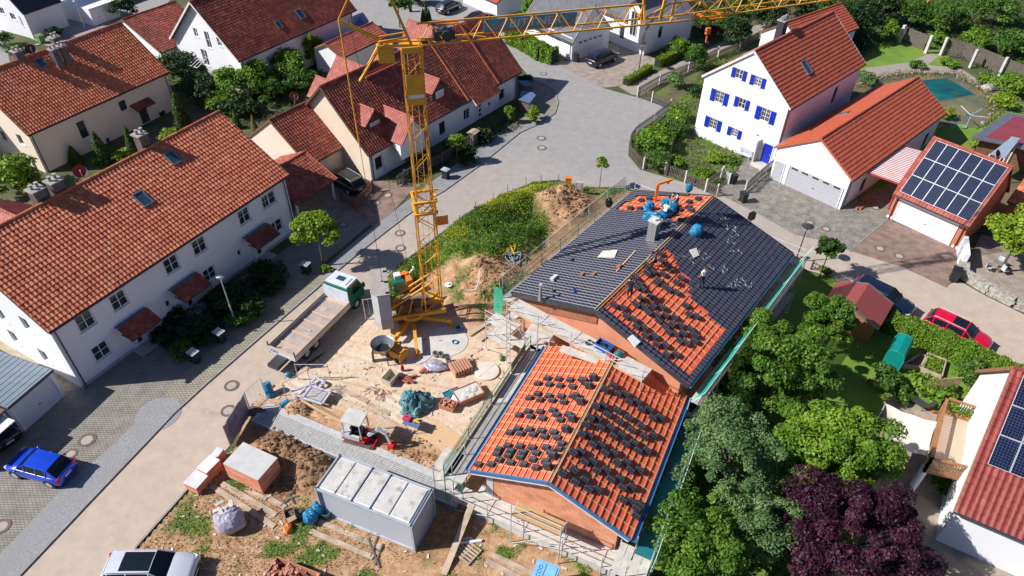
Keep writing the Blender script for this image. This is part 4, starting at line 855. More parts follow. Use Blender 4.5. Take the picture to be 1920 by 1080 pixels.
O,A,n,w=HS.side('N');a,z=HS.pix('N',1440,280);dd=door(bh,O,A,n,a,.3,1.0,2.05,'shutter_blue');q=MB();q.obox(O+A*(a-1.0)+n*.0,A*.14,n*.8,np.array([0,0,2.6]));q.obox(O+A*(a-.9),A*1.9,n*1.1,np.array([0,0,.28]));q.build('entrance_step',MATS['concrete_light'],bh)
def text(par,s,O,A,up,n,size,m,name='lettering',extr=.004,align='CENTER'):
    cu=bpy.data.curves.new(name,'FONT');cu.body=s;cu.size=size;cu.extrude=extr;cu.align_x=align;cu.align_y='CENTER'
    ob=bpy.data.objects.new(name,cu);S.collection.objects.link(ob);dg=bpy.context.evaluated_depsgraph_get();me=bpy.data.meshes.new_from_object(ob.evaluated_get(dg));bpy.data.objects.remove(ob)
    M=np.array([A,up,n]).T;v=np.empty(len(me.vertices)*3);me.vertices.foreach_get('co',v);v=v.reshape(-1,3)@M.T+np.array(O)
    if par is not None: v-=np.array(par.location)
    me.vertices.foreach_set('co',v.ravel());me.materials.clear();me.materials.append(MATS[m]);o=bpy.data.objects.new(name,me);S.collection.objects.link(o);o.parent=par;return o
a2,z2=HS.pix('N',1421,254);text(bh,'44',O+A*a2+np.array([0,0,z2])+n*.01,A,np.array([0,0,1.]),n,.38,'frame_dark','house_number')
# solar panels behind ridge of shutter house + chimney
O,Ud,Vd,L_,S_=HS.slope(1);nn=np.cross(Ud,Vd)
brick_mat('solar_cells',(.004,.008,.03),(.005,.010,.036),(.11,.13,.20),.16,.16,rough=.2,mortar=.005,bump=0,noise=.1,off=0)
def pvpanel(par,O,A,B,w,h,nn):
    mb=MB();mb.obox(O,A*w,B*h,nn*.05);f=mb.build('solar_panel',MATS['steel'],par)
    g=MB();e=.025;c=[O+A*e+B*e+nn*.054,O+A*(w-e)+B*e+nn*.054,O+A*(w-e)+B*(h-e)+nn*.054,O+A*e+B*(h-e)+nn*.054];g.add(c,[[0,1,2,3]],0,[[(0,0),(w,0),(w,h),(0,h)]]);x=g.build('cells',MATS['solar_cells'],par);x.parent=f;return f
for i in range(7):
    pvpanel(bh,O+Ud*(.6+i*1.95)+Vd*(S_-2.2)+nn*.12,Ud,Vd,1.9,2.0,nn)
chimney(bh,HS.pt(6.2,HS.W/2+.9,HS.hr-1.2),.9,.7,2.3,HS.yaw,'frame_dark',pots=3)
# rear annex of the shutter house
a_=G(1475,42,6.);b_=G(1577,6,6.);L0=float(np.linalg.norm(b_-a_));d_=(b_-a_)/L0;p=a_-np.array([-d_[1],d_[0],0])*3;HX=House(p[0],p[1],math.degrees(math.atan2(d_[1],d_[0])),L0,6,4,6.,.3,.1);house('rear_annex','low annex with terracotta roof behind the blue shuttered house','annex',HX,'render_white','tile_terracotta','flat',amp=.012,step=.05,pipes=())
# bench
# ---- long garage
HG=House(30.42,54.48,42.74,19.57,7.47,3.52,5.92,.25,.15)
lg=house('long_garage','long white garage with terracotta roof and wide grey sectional door','garage',HG,'render_white','tile_terracotta','flat',wins={'F':wp(HG,'F',[(1618,346,.9,1.4,{'style':'plain','frame':'frame_dark'}),(1735,262,1.0,1.6,{'style':'plain','frame':'frame_dark'})])},amp=.012,step=.05,verge='tile_terracotta',tl=.40,pipes=('F0',))
skylight(lg,HG,1,1583,214,.7,1.0)
O,A,n,w=HG.side('N');mat('door_grey',(.42,.43,.46),(.40,.41,.44),1,.5);mat('door_white',(.72,.73,.75),(.68,.69,.71),1,.5)
def garage_door(par,O,A,n,a,w,h,m='door_grey',ribs=5,lights=5,name='garage_door',vertical=False,z0=0.02):
    Z=np.array([0,0,1.]);l=O+A*(a-w/2)+Z*z0+n*.004;mb=MB()
    if vertical:
        k=int(w/.16)
        for i in range(k): mb.obox(l+A*(w*i/k),A*(w/k-.02),Z*h,n*.04)
        mb.obox(l,A*w,Z*h,n*.02)
    else:
        for i in range(ribs): mb.obox(l+Z*(h*i/ribs),A*w,Z*(h/ribs-.015),n*.04)
        mb.obox(l,A*w,Z*h,n*.015)
    d=mb.build(name,MATS[m],par);g=MB()
    for i in range(lights): g.obox(l+A*(w*(i+.2)/lights)+Z*(h*.88)+n*.04,A*(w*.6/lights),Z*(h*.08),n*.012)
    if lights: x=g.build('door_pane',MATS['window_glass'],par);x.parent=d
    f=MB();f.obox(l-A*.1,A*.1,Z*(h+.1),n*.09);f.obox(l+A*w,A*.1,Z*(h+.1),n*.09);f.obox(l+Z*h,A*w,Z*.1,n*.09);x=f.build('door_frame',MATS['frame_white'],par);x.parent=d
    hh=MB();hh.obox(l+A*w*.5+Z*.9+n*.04,A*.18,Z*.04,n*.04);x=hh.build('handle',MATS['black'],par);x.parent=d;return d
a0,_=HG.pix('N',1475,330);a1,_=HG.pix('N',1572,380);garage_door(lg,O,A,n,(a0+a1)/2,abs(a1-a0)*.98,2.15)
a0,_=HG.pix('N',1460,318);door(lg,O,A,n,a0,.02,.95,2.05,'door_grey')
# pink polycarbonate carport roof between the garages
mat('corrugated_pink',(.62,.30,.28),(.66,.36,.34),2,.35)
P=[G(1622,322,3.1),G(1686,345,2.75),G(1729,284,2.75),G(1692,274,3.1)];cr=thing('carport_roof','striped red and white corrugated carport roof between the two garages','carport roof',(P[0][0],P[0][1],0))
mb=MB();N_=22
for i in range(N_):
    for (t0,t1,h,mi) in((0,.62,.05,0),(.62,1,.0,1)):
        a=(i+t0)/N_;b=(i+t1)/N_;q=[P[0]+(P[3]-P[0])*a,P[1]+(P[2]-P[1])*a,P[1]+(P[2]-P[1])*b,P[0]+(P[3]-P[0])*b];q=[x_+[0,0,h] for x_ in q];mb.add(q,[[0,1,2,3]],mi)
        if i<N_ or 1: mb.add([q[3],q[2],q[2]-[0,0,.05 if mi==0 else -.05],q[3]-[0,0,.05 if mi==0 else -.05]],[[0,1,2,3]],mi)
mat('strip_red',(.50,.07,.055),rough=.35);mb.build('roof_sheet',[MATS['white_paint'],MATS['strip_red']],cr)
mb=MB();mb.bar(P[0],P[1],.1,.15);mb.bar(P[2],P[3],.1,.15);mb.bar(P[1],P[2],.1,.15);mb.bar([*P[1][:2],0],P[1],.12);mb.bar([*P[2][:2],0],P[2],.12);mb.build('frame',MATS['strip_red'],cr)
# ---- solar garage
HV=House(34.41,53.45,-48.38,6.38,7.44,3.14,6.82,.5,.12,sp=.5)
sg=house('solar_garage','orange rendered garage with white door and a full solar array on its tiled roof','garage',HV,'render_orange','tile_rose',pipes=('F0','F1'))
# replace the visible front slope by the fitted panel plane
O,A,n,w=HV.side('F');garage_door(sg,O,A,n,3.1,5.0,2.1,'door_white',6,0)
for e in(-.02,5.9): q=MB();q.obox(O+n*.004+A*e,A*.5,n*.03,np.array([0,0,.25]));q.build('plinth',MATS['render_white'],sg)
O,Ud,Vd,L_,S_=HV.slope(0);nn=np.cross(Ud,Vd)
for i in range(6):
    for j in range(3): pvpanel(sg,O+Ud*(.38+i*1.0)+Vd*(.42+j*(S_-.62)/3)+nn*.1,Ud,Vd,.985,(S_-.62)/3-.02,nn)
# ---- house at the right edge with orange tiles, grey sheet, red flat roof
p=G(1903,379,2.6);HE=House(p[0]-.1,p[1]+.45,-48.4,9,8,3.0,6.6,.5,.1)
he=house('orange_house','orange rendered house with clay tile roof at the right edge beside the solar garage','house',HE,'render_orange','tile_clay',pipes=())
O,Ud,Vd,L_,S_=HE.slope(0);nn=np.cross(Ud,Vd)
pvpanel(he,O+Ud*1.8+Vd*(S_-2.2)+nn*.1,Ud,Vd,1.7,1.9,nn)
mat('red_membrane',(.26,.045,.06),(.22,.04,.05),1,.5)
P=[G(1822,258,2.6),G(1879,269,2.6),G(1960,215,2.9),G(1889,212,2.9)];P.append(P[0]);fr=thing('flat_roof_annex','low garden building with dark red membrane roof and grey metal edge','garden building',(P[0][0],P[0][1],0))
P=[G(1822,258,2.6),G(1879,269,2.6),G(2010,300,2.6),G(1985,225,2.6),G(1889,211,2.6)]
mb=MB();mb.prism([p[:2] for p in P],2.45,2.6);mb.build('roof',MATS['zinc'],fr);cc=sum(p[:2] for p in P)/5;mb=MB();mb.prism([cc+(p[:2]-cc)*.84+np.array([.5,-.1]) for p in P],2.6,2.63);mb.build('roof_membrane',MATS['red_membrane'],fr);mb=MB();mb.prism([cc+(p[:2]-cc)*.8 for p in P],0,2.45);mb.build('wall',MATS['wood_brown'],fr)
P=[G(1898,256,3.3),G(1857,288,2.9),G(1884,297,2.9),G(1913,259,3.3)];gs=thing('glass_lean_to','pale blue corrugated lean-to roof between the red flat roof and the orange house','lean-to',(P[1][0],P[1][1],0));mb=MB();mat('poly_blue',(.30,.38,.46),(.26,.34,.42),2,.3)
for i in range(10):
    a=i/10;b=(i+.9)/10;q=[P[0]+(P[3]-P[0])*a,P[1]+(P[2]-P[1])*a,P[1]+(P[2]-P[1])*b,P[0]+(P[3]-P[0])*b];mb.add(q+[x_-[0,0,.05] for x_ in q],[[0,1,2,3],[4,5,6,7],[0,1,5,4],[1,2,6,5],[2,3,7,6],[3,0,4,7]])
mb.build('roof_sheet',MATS['poly_blue'],gs);mb=MB()
for p in P: mb.bar([p[0],p[1],0],[p[0],p[1],p[2]-.05],.1)
mb.build('posts',MATS['frame_white'],gs)
# ---- dark roofed houses at top
_c=G(1071,115)-9.3*np.array([.653,-.757,0]);H12=House(*_c[:2],-49.2,9.3,6.8,2.8,6.4,.3,.2)
d1=house('dark_roof_garage_house','white garage house with grey corrugated tile roof behind the crane jib','house',H12,'render_white','tile_grey',wins={'F':wp(H12,'F',[(1047,68,1.0,1.1,{'style':'plain','frame':'frame_dark'}),(1018,58,1.,1.1,{'style':'plain','frame':'frame_dark'})])},pipes=('F1',),faces='FBNS',amp=.04,verge='zinc')
O,A,n,w=H12.side('S');a0,_=H12.pix('S',1080,110);a1,_=H12.pix('S',1128,86);garage_door(d1,O,A,n,(a0+a1)/2,abs(a1-a0)*.95,2.3,'door_white')
_c=G(1206,104)-12*np.array([.653,-.757,0]);H12b=House(*_c[:2],-49.2,12,9.5,3.9,8.2,.3,.25)
d2=house('dark_roof_house','white house with dark tile roof and white dormer at the top behind the jib','house',H12b,'render_white','tile_grey',pipes=('F1',),amp=.04,verge='zinc',wins={'F':wp(H12b,'F',[(1181,69,.5,.6,{'style':'plain'}),(1166,60,.9,1.9,{'style':'plain'})]),'S':wp(H12b,'S',[(1238,60,.8,1.5,{'style':'plain','frame':'frame_dark'})])})
dormer(d2,H12b,0,uvz(H12b,0,1192,1,7.2),2.2,.9,'tile_anthracite','render_white',pane='window_glass')
# ---- top centre white garage with orange roof
_c=G(931.7,33)-8*np.array([.653,-.757,0]);H13=House(*_c[:2],-49.2,8,9,2.2,4.4,.2,.2);g13=house('white_garage_block','white garage block with orange roof edge at the top centre','garage',H13,'render_white','tile_terracotta',pipes=())
# ---- top left white house with dark roof and the shaded garages
H14=House(*G(64,73)[:2],64,5.4,13,3.5,10.5,.15,.1);h14=house('white_corner_house','white house with black tile roof in the top left corner','house',H14,'render_white','tile_anthracite',pipes=(),verge='frame_dark',  # unseen ridge raised so its shadow covers the garages
 wins={'N':wp(H14,'N',[(24,31,1.0,.9,{'style':'double'}),(40,40,.3,1.3,{'style':'plain'}),(3,20,1.,.9,{'style':'double'})])})
H14b=House(*G(177,49)[:2],62,4.0,6,2.2,2.25,.1,.1);g14=thing('double_garage','pair of pale garage doors in the shade at the top left','garage',H14b.c);mb=MB();p=[H14b.pt(0,0,0),H14b.pt(4.3,0,0),H14b.pt(4.3,6,0),H14b.pt(0,6,0)];mb.prism([q[:2] for q in p],0,2.3);mb.build('wall',MATS['render_white'],g14);O,A,n,w=H14b.side('F');garage_door(g14,O,A,n,1.05,1.9,1.95,'door_white',4,0);garage_door(g14,O,A,n,3.2,1.9,1.95,'door_white',4,0)
H14c=House(*G(150,20)[:2],62,14,9,5.0,8.5,.2,.2);house('shaded_house','white house in the shade above the pair of garage doors','house',H14c,'render_white','tile_grey',pipes=(),wins={'F':wp(H14c,'F',[(190,3,1.6,1.2,{'style':'two'})])})
# ---- bottom left garages
mat('roof_zinc_blue',(.20,.25,.29),(.24,.29,.33),1,.45,metal=.3,stretch=(.3,3,3))
def flatgar(px0,yaw,w,d,h,label,wtop='roof_zinc_blue'):
    p=G(*px0);H=House(p[0],p[1],yaw,w,d,h,h+.05,.1,.1);t=thing('prefab_garage',label,'garage',H.c);mb=MB();mb.prism([H.pt(*q,0)[:2] for q in((0,0),(w,0),(w,d),(0,d))],0,h);mb.build('wall',MATS['render_white'],t)
    mb=MB();mb.prism([H.pt(*q,0)[:2] for q in((-.05,-.25),(w+.05,-.25),(w+.05,d+.05),(-.05,d+.05))],h,h+.14);r=mb.build('roof',MATS['frame_dark'],t);mb=MB();k=int(d/.22)
    for i in range(k): mb.obox(H.pt(0,.0+i*.22-.2,h+.14),H.U*w,H.V*.19,np.array([0,0,.03+.02*(i%2)]))
    x=mb.build('roof_sheet',MATS[wtop],t);x.parent=r;return t,H
yw=math.degrees(math.atan2(*(G(123,740)-G(43,811))[1::-1]));wd=np.linalg.norm(G(123,740)-G(43,811))
g15,H15=flatgar((43,811),yw,wd,6.5,2.4,'white prefab garage with closed ribbed door and blue grey sheet roof, lower left');O,A,n,w=H15.side('F');garage_door(g15,O,A,n,wd/2-.05,wd-.5,2.1,'door_white',vertical=True,lights=0)
p=G(43,811)-np.array([*(A[:2]*3.4),0]);t,Hq=(None,None)
H16=House(p[0],p[1],yw,3.2,6.5,2.4,2.45);g16=thing('open_garage','open white prefab garage with a raised door and a dark car inside, lower left edge','garage',H16.c)
mb=MB()
for q in((0,0,.12,6.5),(3.08,0,.12,6.5),(.12,6.38,2.96,.12)): mb.obox(H16.pt(q[0],q[1],0),H16.U*q[2],H16.V*q[3],np.array([0,0,2.4]))
mb.build('wall',MATS['render_white'],g16);mb=MB();mb.obox(H16.pt(-.05,-.2,2.4),H16.U*3.3,H16.V*6.8,np.array([0,0,.15]));mb.build('roof',MATS['tile_clay_red'] if 0 else MATS['wood_brown'],g16)
mb=MB();mb.obox(H16.pt(.2,-1.1,2.15),H16.U*2.8,H16.V*2.6,np.array([0,0,.06]));mb.build('raised_door',MATS['door_white'],g16)
# ---- bottom right house
HBR=House(24.46,21.16,-31.05,11,11.2,3.76,9.21,.4,.25)
O_,Ud_,Vd_,L_,S_=HBR.slope(0)
br=house('glazed_tile_house','white house with glossy red tiles and solar panels in the bottom right','house',HBR,'render_white','tile_glazed',tw=.34,tl=.42,amp=.05,step=.08,verge='wood_balcony',pipes=())
nn=np.cross(Ud_,Vd_)
for i in range(5):
    for j in range(3):
        pvpanel(br,O_+Ud_*(.55+i*1.05)+Vd_*(S_-5.35+j*1.72)+nn*.1,Ud_,Vd_,1.03,1.7,nn)
# ---- garden shed with dark red sheet roof
mat('shed_roof',(.26,.06,.055),(.22,.05,.045),1.5,.6,stretch=(6,1,1))
HSH=House(26.41,36.89,51.9,3.08,3.63,2.0,2.75,.3,.2)
sd=house('garden_shed','brown wooden garden shed with dark red pitched roof by the parked dark blue car','shed',HSH,'wood_balcony','shed_roof',pipes=(),tiles_on=False,ridge=False,slabmat='shed_roof',verge='zinc',gut=False)
# ================= NEW BUILDING UNDER CONSTRUCTION
brick_mat('clay_block',(.60,.22,.11),(.70,.32,.18),(.46,.24,.15),.5,.25,mortar=.012,bump=.006,noise=.15)
mat('membrane_red',(.80,.14,.07),(.70,.11,.05),1.2,.55,.004,8);mat('batten',(.62,.33,.16),(.52,.26,.12),3,.8);mat('osb',(.34,.14,.07),(.25,.10,.05),4,.8);mat('gutter_blue',(.07,.20,.40),(.06,.17,.34),1,.3,metal=.2)
mat('stack_tile',(.045,.047,.06),(.03,.032,.042),6,.55);mat('strap',(.4,.4,.42),rough=.5);mat('foundation',(.55,.55,.54),(.46,.46,.45),2,.9);mat('plaster_orange',(.60,.26,.15),(.54,.22,.12),1,.9)
HN=House(10.34,28.58,52.4,15.35,11.97,5.6,7.51,.7,.5,sp=.516);HL=House(5.84,19.77,64.52,9.8,7.92,3.75,5.41,.8,.5)
def membrane(t,H,k):
    O,Ud,Vd,L_,S_=H.slope(k);nn=np.cross(Ud,Vd);mb=MB();mb.obox(O-nn*.16,Ud*L_,Vd*S_,nn*.16);rf=mb.build('roof',MATS['membrane_red'],t)
    return rf
def battens(t,rf,H,k,poly=None,du=.72,dv=.36,name='batten_grid'):
    O,Ud,Vd,L_,S_=H.slope(k);nn=np.cross(Ud,Vd);ok=(lambda u,v:True) if poly is None else (lambda u,v:bool(inside(np.array([u,v]),poly)))
    mb=MB();nu=int(L_/du)
    for i in range(nu+1):
        u=i*L_/nu;n_=int(S_/.4)
        for j in range(n_):
            if ok(u,(j+.5)*S_/n_): mb.obox(O+Ud*(u-.03)+Vd*(j*S_/n_)+nn*.002,Ud*.06,Vd*(S_/n_),nn*.035)
    nv=int(S_/dv)
    for j in range(nv+1):
        v=j*(S_-.06)/nv;n_=int(L_/.4)
        for i in range(n_):
            if ok((i+.5)*L_/n_,v): mb.obox(O+Ud*(i*L_/n_)+Vd*v+nn*.037,Ud*(L_/n_),Vd*.05,nn*.035)
    o=mb.build(name,MATS['batten'],t);o.parent=rf
def slopepoly(H,k,px): return [H.spix(k,*p) for p in px]
nb_=thing('new_house','new house under construction with anthracite tiles half laid over red roofing membrane','house',HN.c)
mbw=MB()
for k in 'FBNS':
    O,A,n,w=H_=HN.side(k)
    if k in 'FB': panel(mbw,O,A,n,w,0,HN.he-.17,[])
    else:
        s0,s1=(HN.sl[1],HN.sl[0]) if k=='N' else (HN.sl[0],HN.sl[1]);ar=HN.W*(.484 if k=='N' else .516);panel(mbw,O,A,n,w,0,HN.hr,[],[(-s0,1,HN.hr-.17-s0*ar),(s1,1,HN.hr-.17+s1*ar)])
x=mbw.build('wall',MATS['plaster_orange'],nb_,uvmode='wall')
O,A,n,w=HN.side('N');mb=MB()
mb.obox(HN.pt(-.48,.2,5.15),HN.V*5.6,HN.U*.03,np.array([0,0,.0])+np.array([0,0,.9])) if 0 else None
RED_R=[(1125,577),(1237,465),(1258,474),(1270,511),(1292,527),(1290,553),(1312,577),(1356,620),(1288,705)]
RED_L=[(1190,370),(1336,367),(1277,421),(1262,416),(1236,398),(1154,397)]
# slope 0 = right (faces the garden), slope 1 = left (faces the street)
pr=slopepoly(HN,0,RED_R);pl=slopepoly(HN,1,RED_L)
for k,pl_ in((0,pr),(1,pl)):
    rf=membrane(nb_,HN,k);O,Ud,Vd,L_,S_=HN.slope(k);mt=MB();P_=pl_
    tiles(mt,O,Ud,Vd,L_,S_,.30,.37,.045,.05,'wave',mask=lambda u,v,P_=P_:not bool(inside(np.array([u,v]),P_)),lift=.10);x=mt.build('tiles',MATS['tile_anthracite'],nb_);x.parent=rf
    battens(nb_,rf,HN,k,P_,.60 if k==0 else .6,.38)
    nn=np.cross(Ud,Vd);mg=MB();mg.tube(O-Vd*.08,O+Ud*L_-Vd*.08,.09,8);mg.obox(O-Vd*.02-nn*.2,Ud*L_,Vd*.02,nn*.2);g=mg.build('gutter',MATS['gutter_blue'],nb_);g.parent=rf
mb=MB();a=HN.pt(-.5,HN.W*.516,HN.hr+.12);b=HN.pt(HN.L+.5,HN.W*.516,HN.hr+.12);mb.bar(a,b,.05,.14);mb.bar(a-HN.V*.16,b-HN.V*.16,.035,.05);mb.build('ridge_batten',MATS['wood_pale'],nb_)
# brown soffit boards under the near verge
mb=MB()
for k,(v0,v1) in enumerate(((-.6,HN.W*.516),(HN.W*.516,HN.W+.6))):
    z=lambda v:HN.hr-abs(v-HN.W*.516)*HN.sl[k]-.2
    q=[HN.pt(-.04,v0,z(v0)),HN.pt(-.04,v1,z(v1)),HN.pt(-.04,v1,z(v1)-(1.25 if k else .5)),HN.pt(-.04,v0,z(v0)-(1.25 if k else .4))];mb.add(q+[p-HN.U*.03 for p in q],[[0,1,2,3],[7,6,5,4],[0,1,5,4],[1,2,6,5],[2,3,7,6],[3,0,4,7]])
mb.build('gable_board',MATS['osb'],nb_)
for k in(0,1):
    O,Ud,Vd,L_,S_=HN.slope(k);nn=np.cross(Ud,Vd)
    for e in(-.04,L_): mb=MB();mb.obox(O+Ud*e-nn*.2,Ud*.04,Vd*S_,nn*.34);mb.build('verge_trim',MATS['gutter'],nb_)
lw=thing('new_annex','low new annex with red membrane roof, wooden battens and stacks of dark tiles','annex',HL.c)
mbw=MB();holes={'N':[]}
for k in 'FBNS':
    O,A,n,w=HL.side(k)
    if k in 'FB': panel(mbw,O,A,n,w,.9,HL.he-.17,[])
    else:
        s0,s1=(HL.sl[1],HL.sl[0]) if k=='N' else (HL.sl[0],HL.sl[1]);panel(mbw,O,A,n,w,.9,HL.hr,[],[(-s0,1,HL.hr-.17-s0*HL.W/2),(s1,1,HL.hr-.17+s1*HL.W/2)])
mbw.build('wall',MATS['clay_block'],lw,uvmode='wall')
mb=MB();mb.prism([HL.pt(*q,0)[:2] for q in((-1.1,-.5),(HL.L,-.03),(HL.L,HL.W+.03),(-1.1,HL.W+.6))],-.1,.88);mb.build('foundation',MATS['foundation'],lw)
O,A,n,w=HL.side('N')
mb=MB();mb.obox(O+A*.02+n*.004+np.array([0,0,.92]),A*.42,n*.02,np.array([0,0,2.6]));mb.build('insulation_strip',MATS['foundation'],lw)
for k in(0,1):
    rf=membrane(lw,HL,k);battens(lw,rf,HL,k,None,.62,.37)
    O,Ud,Vd,L_,S_=HL.slope(k);nn=np.cross(Ud,Vd);mg=MB();mg.obox(O-Vd*.26-nn*.06,Ud*L_,Vd*.28,nn*.03);mg.obox(O-Vd*.28-nn*.10,Ud*L_,Vd*.03,nn*.18);mg.obox(O+Vd*.0-nn*.10,Ud*L_,Vd*.02,nn*.12)
    e=0 if k==0 else L_-.0;mg.obox(O+Ud*(e-.05)-nn*.2,Ud*.10,Vd*S_,nn*.24);g=mg.build('gutter',MATS['gutter_blue'],lw);g.parent=rf
    mf=MB();e=-.02 if k==0 else L_-.03;mf.obox(O+Ud*e-nn*.36,Ud*.05,Vd*S_,nn*.15);g=mf.build('bargeboard',MATS['fascia_white'],lw);g.parent=rf
mb=MB();a=HL.pt(-.5,HL.W/2,HL.hr+.05);b=HL.pt(HL.L+.1,HL.W/2,HL.hr+.05)
for e in(-.12,.06): mb.bar(a+HL.V*e-[0,0,abs(e)*.3],b+HL.V*e-[0,0,abs(e)*.3],.045,.06)
mb.build('ridge_batten',MATS['wood_pale'],lw)
# ---- chimney of the new house
u,v=HN.spix(1,1222,451);p=HN.spt(1,u,v,0);mat('zinc_light',(.42,.43,.44),(.36,.37,.38),3,.35,metal=.6)
ch=thing('metal_clad_chimney','grey metal clad chimney stack on the street side of the new dark roof','chimney',p);mb=MB();mb.box((p[0],p[1],p[2]+.75),(.62,.62,1.9),HN.yaw);mb.build('stack',MATS['zinc_light'],ch);mb=MB()
for a in(-.2,0,.2): mb.box((p[0],p[1],p[2]+.72),(.655,.03,1.8),HN.yaw);mb.v and None
mb.box((p[0],p[1],p[2]+1.75),(.78,.78,.08),HN.yaw);mb.box((p[0]+.1,p[1],p[2]+1.85),(.35,.25,.14),.3);mb.build('cap',MATS['concrete_light'],ch);mb=MB();mb.box((p[0],p[1],p[2]-.05),(.9,1.,.1),HN.yaw);mb.build('flashing',MATS['osb'],ch)
# ---- tile stacks: prototypes then copies
SC=.7
def stack_proto(n,name,label,group):
    t=thing(name,label,'tile stack',(0,0,-50),0,group);mb=MB()
    for i in range(n):
        for e in(-.155,.155):
            mb.box((e,0,.035+i*.062),(.30,.42,.05),0);mb.box((e+.1,0,.065+i*.062),(.06,.42,.02),0)
    mb.build('tiles',MATS['stack_tile'],t,local=True);q=MB();h=n*.062+.035;q.box((0,.0,h),(.63,.014,.006));q.box((-.313,0,h/2),(.006,.014,h));q.box((.313,0,h/2),(.006,.014,h));q.build('strap',MATS['strap'],t,local=True);return t
LL='low strapped stack of dark roof tiles on the street side slope of the annex roof';LR='strapped stack of dark roof tiles on the garden side slope of the annex roof';UR='strapped stack of dark tiles on the red garden side part of the big new roof';UT='dark tile stack on the red patch at the far street side of the new roof'
used=set()
def put_stack(H,k,px,py,n,label,group):
    key=n
    u,v=H.spix(k,px,py);O,Ud,Vd,L_,S_=H.slope(k);nn=np.cross(Ud,Vd);
    # pixel marks the stack centre: shift for its height
    P=H.spt(k,u,v,.075);h=n*.031;dp=ray(px,py);P=P+0*dp
    u,v=H.spix(k,px,py+2);P=H.spt(k,min(max(u,.35),L_-.35),min(max(v,.3),S_-.3),.075)
    rz=random.uniform(-.08,.08);U2=Ud*math.cos(rz)+Vd*math.sin(rz);V2=np.cross(nn,U2)
    if k==1 or True: M=Matrix(((Vd[0],-Ud[0],nn[0]),(Vd[1],-Ud[1],nn[1]),(Vd[2],-Ud[2],nn[2])))@Matrix.Rotation(rz+(math.pi/2 if False else 0),3,'Z')
    pr_=PROTO.get(n)
    if pr_ is None: pr_=PROTO[n]=stack_proto(n,'tile_stack',label,group)
    if n not in used:
        used.add(n);r=pr_;r.scale=(SC,SC,SC);r.location=tuple(P);r['label']=label;r['group']=group;r.rotation_euler=M.to_euler()
    else: r=dup(pr_,P,label=label,group=group,rot=M.to_euler(),scale=SC)
PROTO={}
TALL={(1240,92),(1280,130),(1322,55),(1205,272),(1165,228),(1130,425),(1075,520),(960,760),(912,855)}
LLp=[(900,50),(1000,57),(1105,65),(1210,62),(1240,92),(1280,130),(1322,55),(812,98),(915,107),(1015,118),(1130,128),(812,190),(912,210),(1028,213),(1130,212),(1165,228),(1205,272),(738,228),(835,245),(945,250),(1050,265),(727,348),(838,352),(953,340),(985,380),(1090,375),(1130,425),(645,382),(750,393),(860,412),(1022,425),(635,505),(740,512),(852,525),(962,540),(1075,520),(562,540),(660,548),(775,557),(880,577),(993,587),(545,658),(655,663),(768,677),(890,675),(1037,640),(465,690),(575,703),(688,717),(803,724),(930,717),(1015,688),(960,760),(447,730),(550,747),(660,762),(470,785),(575,812),(690,828),(772,783),(885,800),(800,857),(912,855),(398,826),(265,858)]
for p in LLp: put_stack(HL,1,840+p[0]/4.8,700+p[1]/4.8,9 if p in TALL else 4,LL if p not in TALL else 'tall stack of dark roof tiles near the annex ridge, street side','tile stacks on the annex roof')
BIG={(1395,145),(1310,300),(1265,405),(1185,550),(1115,873),(1010,900),(1110,715)}
LRp=[(1395,145),(1475,110),(1510,185),(1580,185),(1310,300),(1385,290),(1612,255),(1687,255),(1725,325),(1795,325),(1510,335),(1420,370),(1610,403),(1825,400),(1895,393),(1265,405),(1225,460),(1335,410),(1725,475),(1530,440),(1450,490),(1360,485),(1640,510),(1550,555),(1475,565),(1750,570),(1830,555),(1185,550),(1255,560),(1290,640),(1365,645),(1585,635),(1660,625),(1695,695),(1775,695),(1400,715),(1480,715),(1110,715),(1180,705),(1215,795),(1293,795),(1505,805),(1590,795),(1625,870),(1705,870),(1325,875),(1408,870),(1450,950),(1530,945),(1010,900),(1115,873),(1215,955),(1130,975),(1250,1040),(1330,1045),(1555,1025),(1640,1020),(1560,1140),(1640,1155),(1680,1215),(1760,1220),(1720,1310)]
for p in LRp: put_stack(HL,0,840+p[0]/4.8,700+p[1]/4.8,7 if p in BIG else 5,LR if p not in BIG else 'bulky stack of dark roof tiles beside the annex ridge, garden side','tile stacks on the annex roof')
URp=[(1400,60),(1500,130),(1560,185),(1660,235),(1610,20),(1280,100),(1330,160),(1360,205),(1430,270),(1590,210),(1300,345),(1370,365),(1450,355),(1530,370),(1410,415),(1490,440),(1560,440),(1640,460),(1500,490),(1560,545),(1620,520),(1700,530),(1590,590),(1650,610),(1720,600),(1790,570),(1830,620),(1740,350),(1770,430),(1840,450),(1690,670),(1750,690),(1820,670),(1480,700),(1560,710),(1180,375),(1100,350),(1210,450),(1280,480),(1300,540),(1370,555),(1380,620),(1460,630),(1570,790),(1650,790),(1345,290),(1450,50),(1540,70)]
for p in URp: put_stack(HN,0,920+p[0]/4.8,500+p[1]/4.8,5,UR,'tile stacks on the big new roof')
for p in [(540,690),(575,770),(420,800),(440,880),(640,840),(520,960),(345,1005),(320,910),(740,920),(700,960)]: put_stack(HN,0,1120+p[0]/4.8,330+p[1]/4.8,5,UR,'tile stacks on the big new roof')
for p in [(300,295),(385,300),(400,225),(470,210),(640,230),(740,310),(825,290),(850,315),(830,240),(910,210),(755,405),(620,440)]: put_stack(HN,1,1120+p[0]/4.8,330+p[1]/4.8,5,UT,'tile stacks on the big new roof')
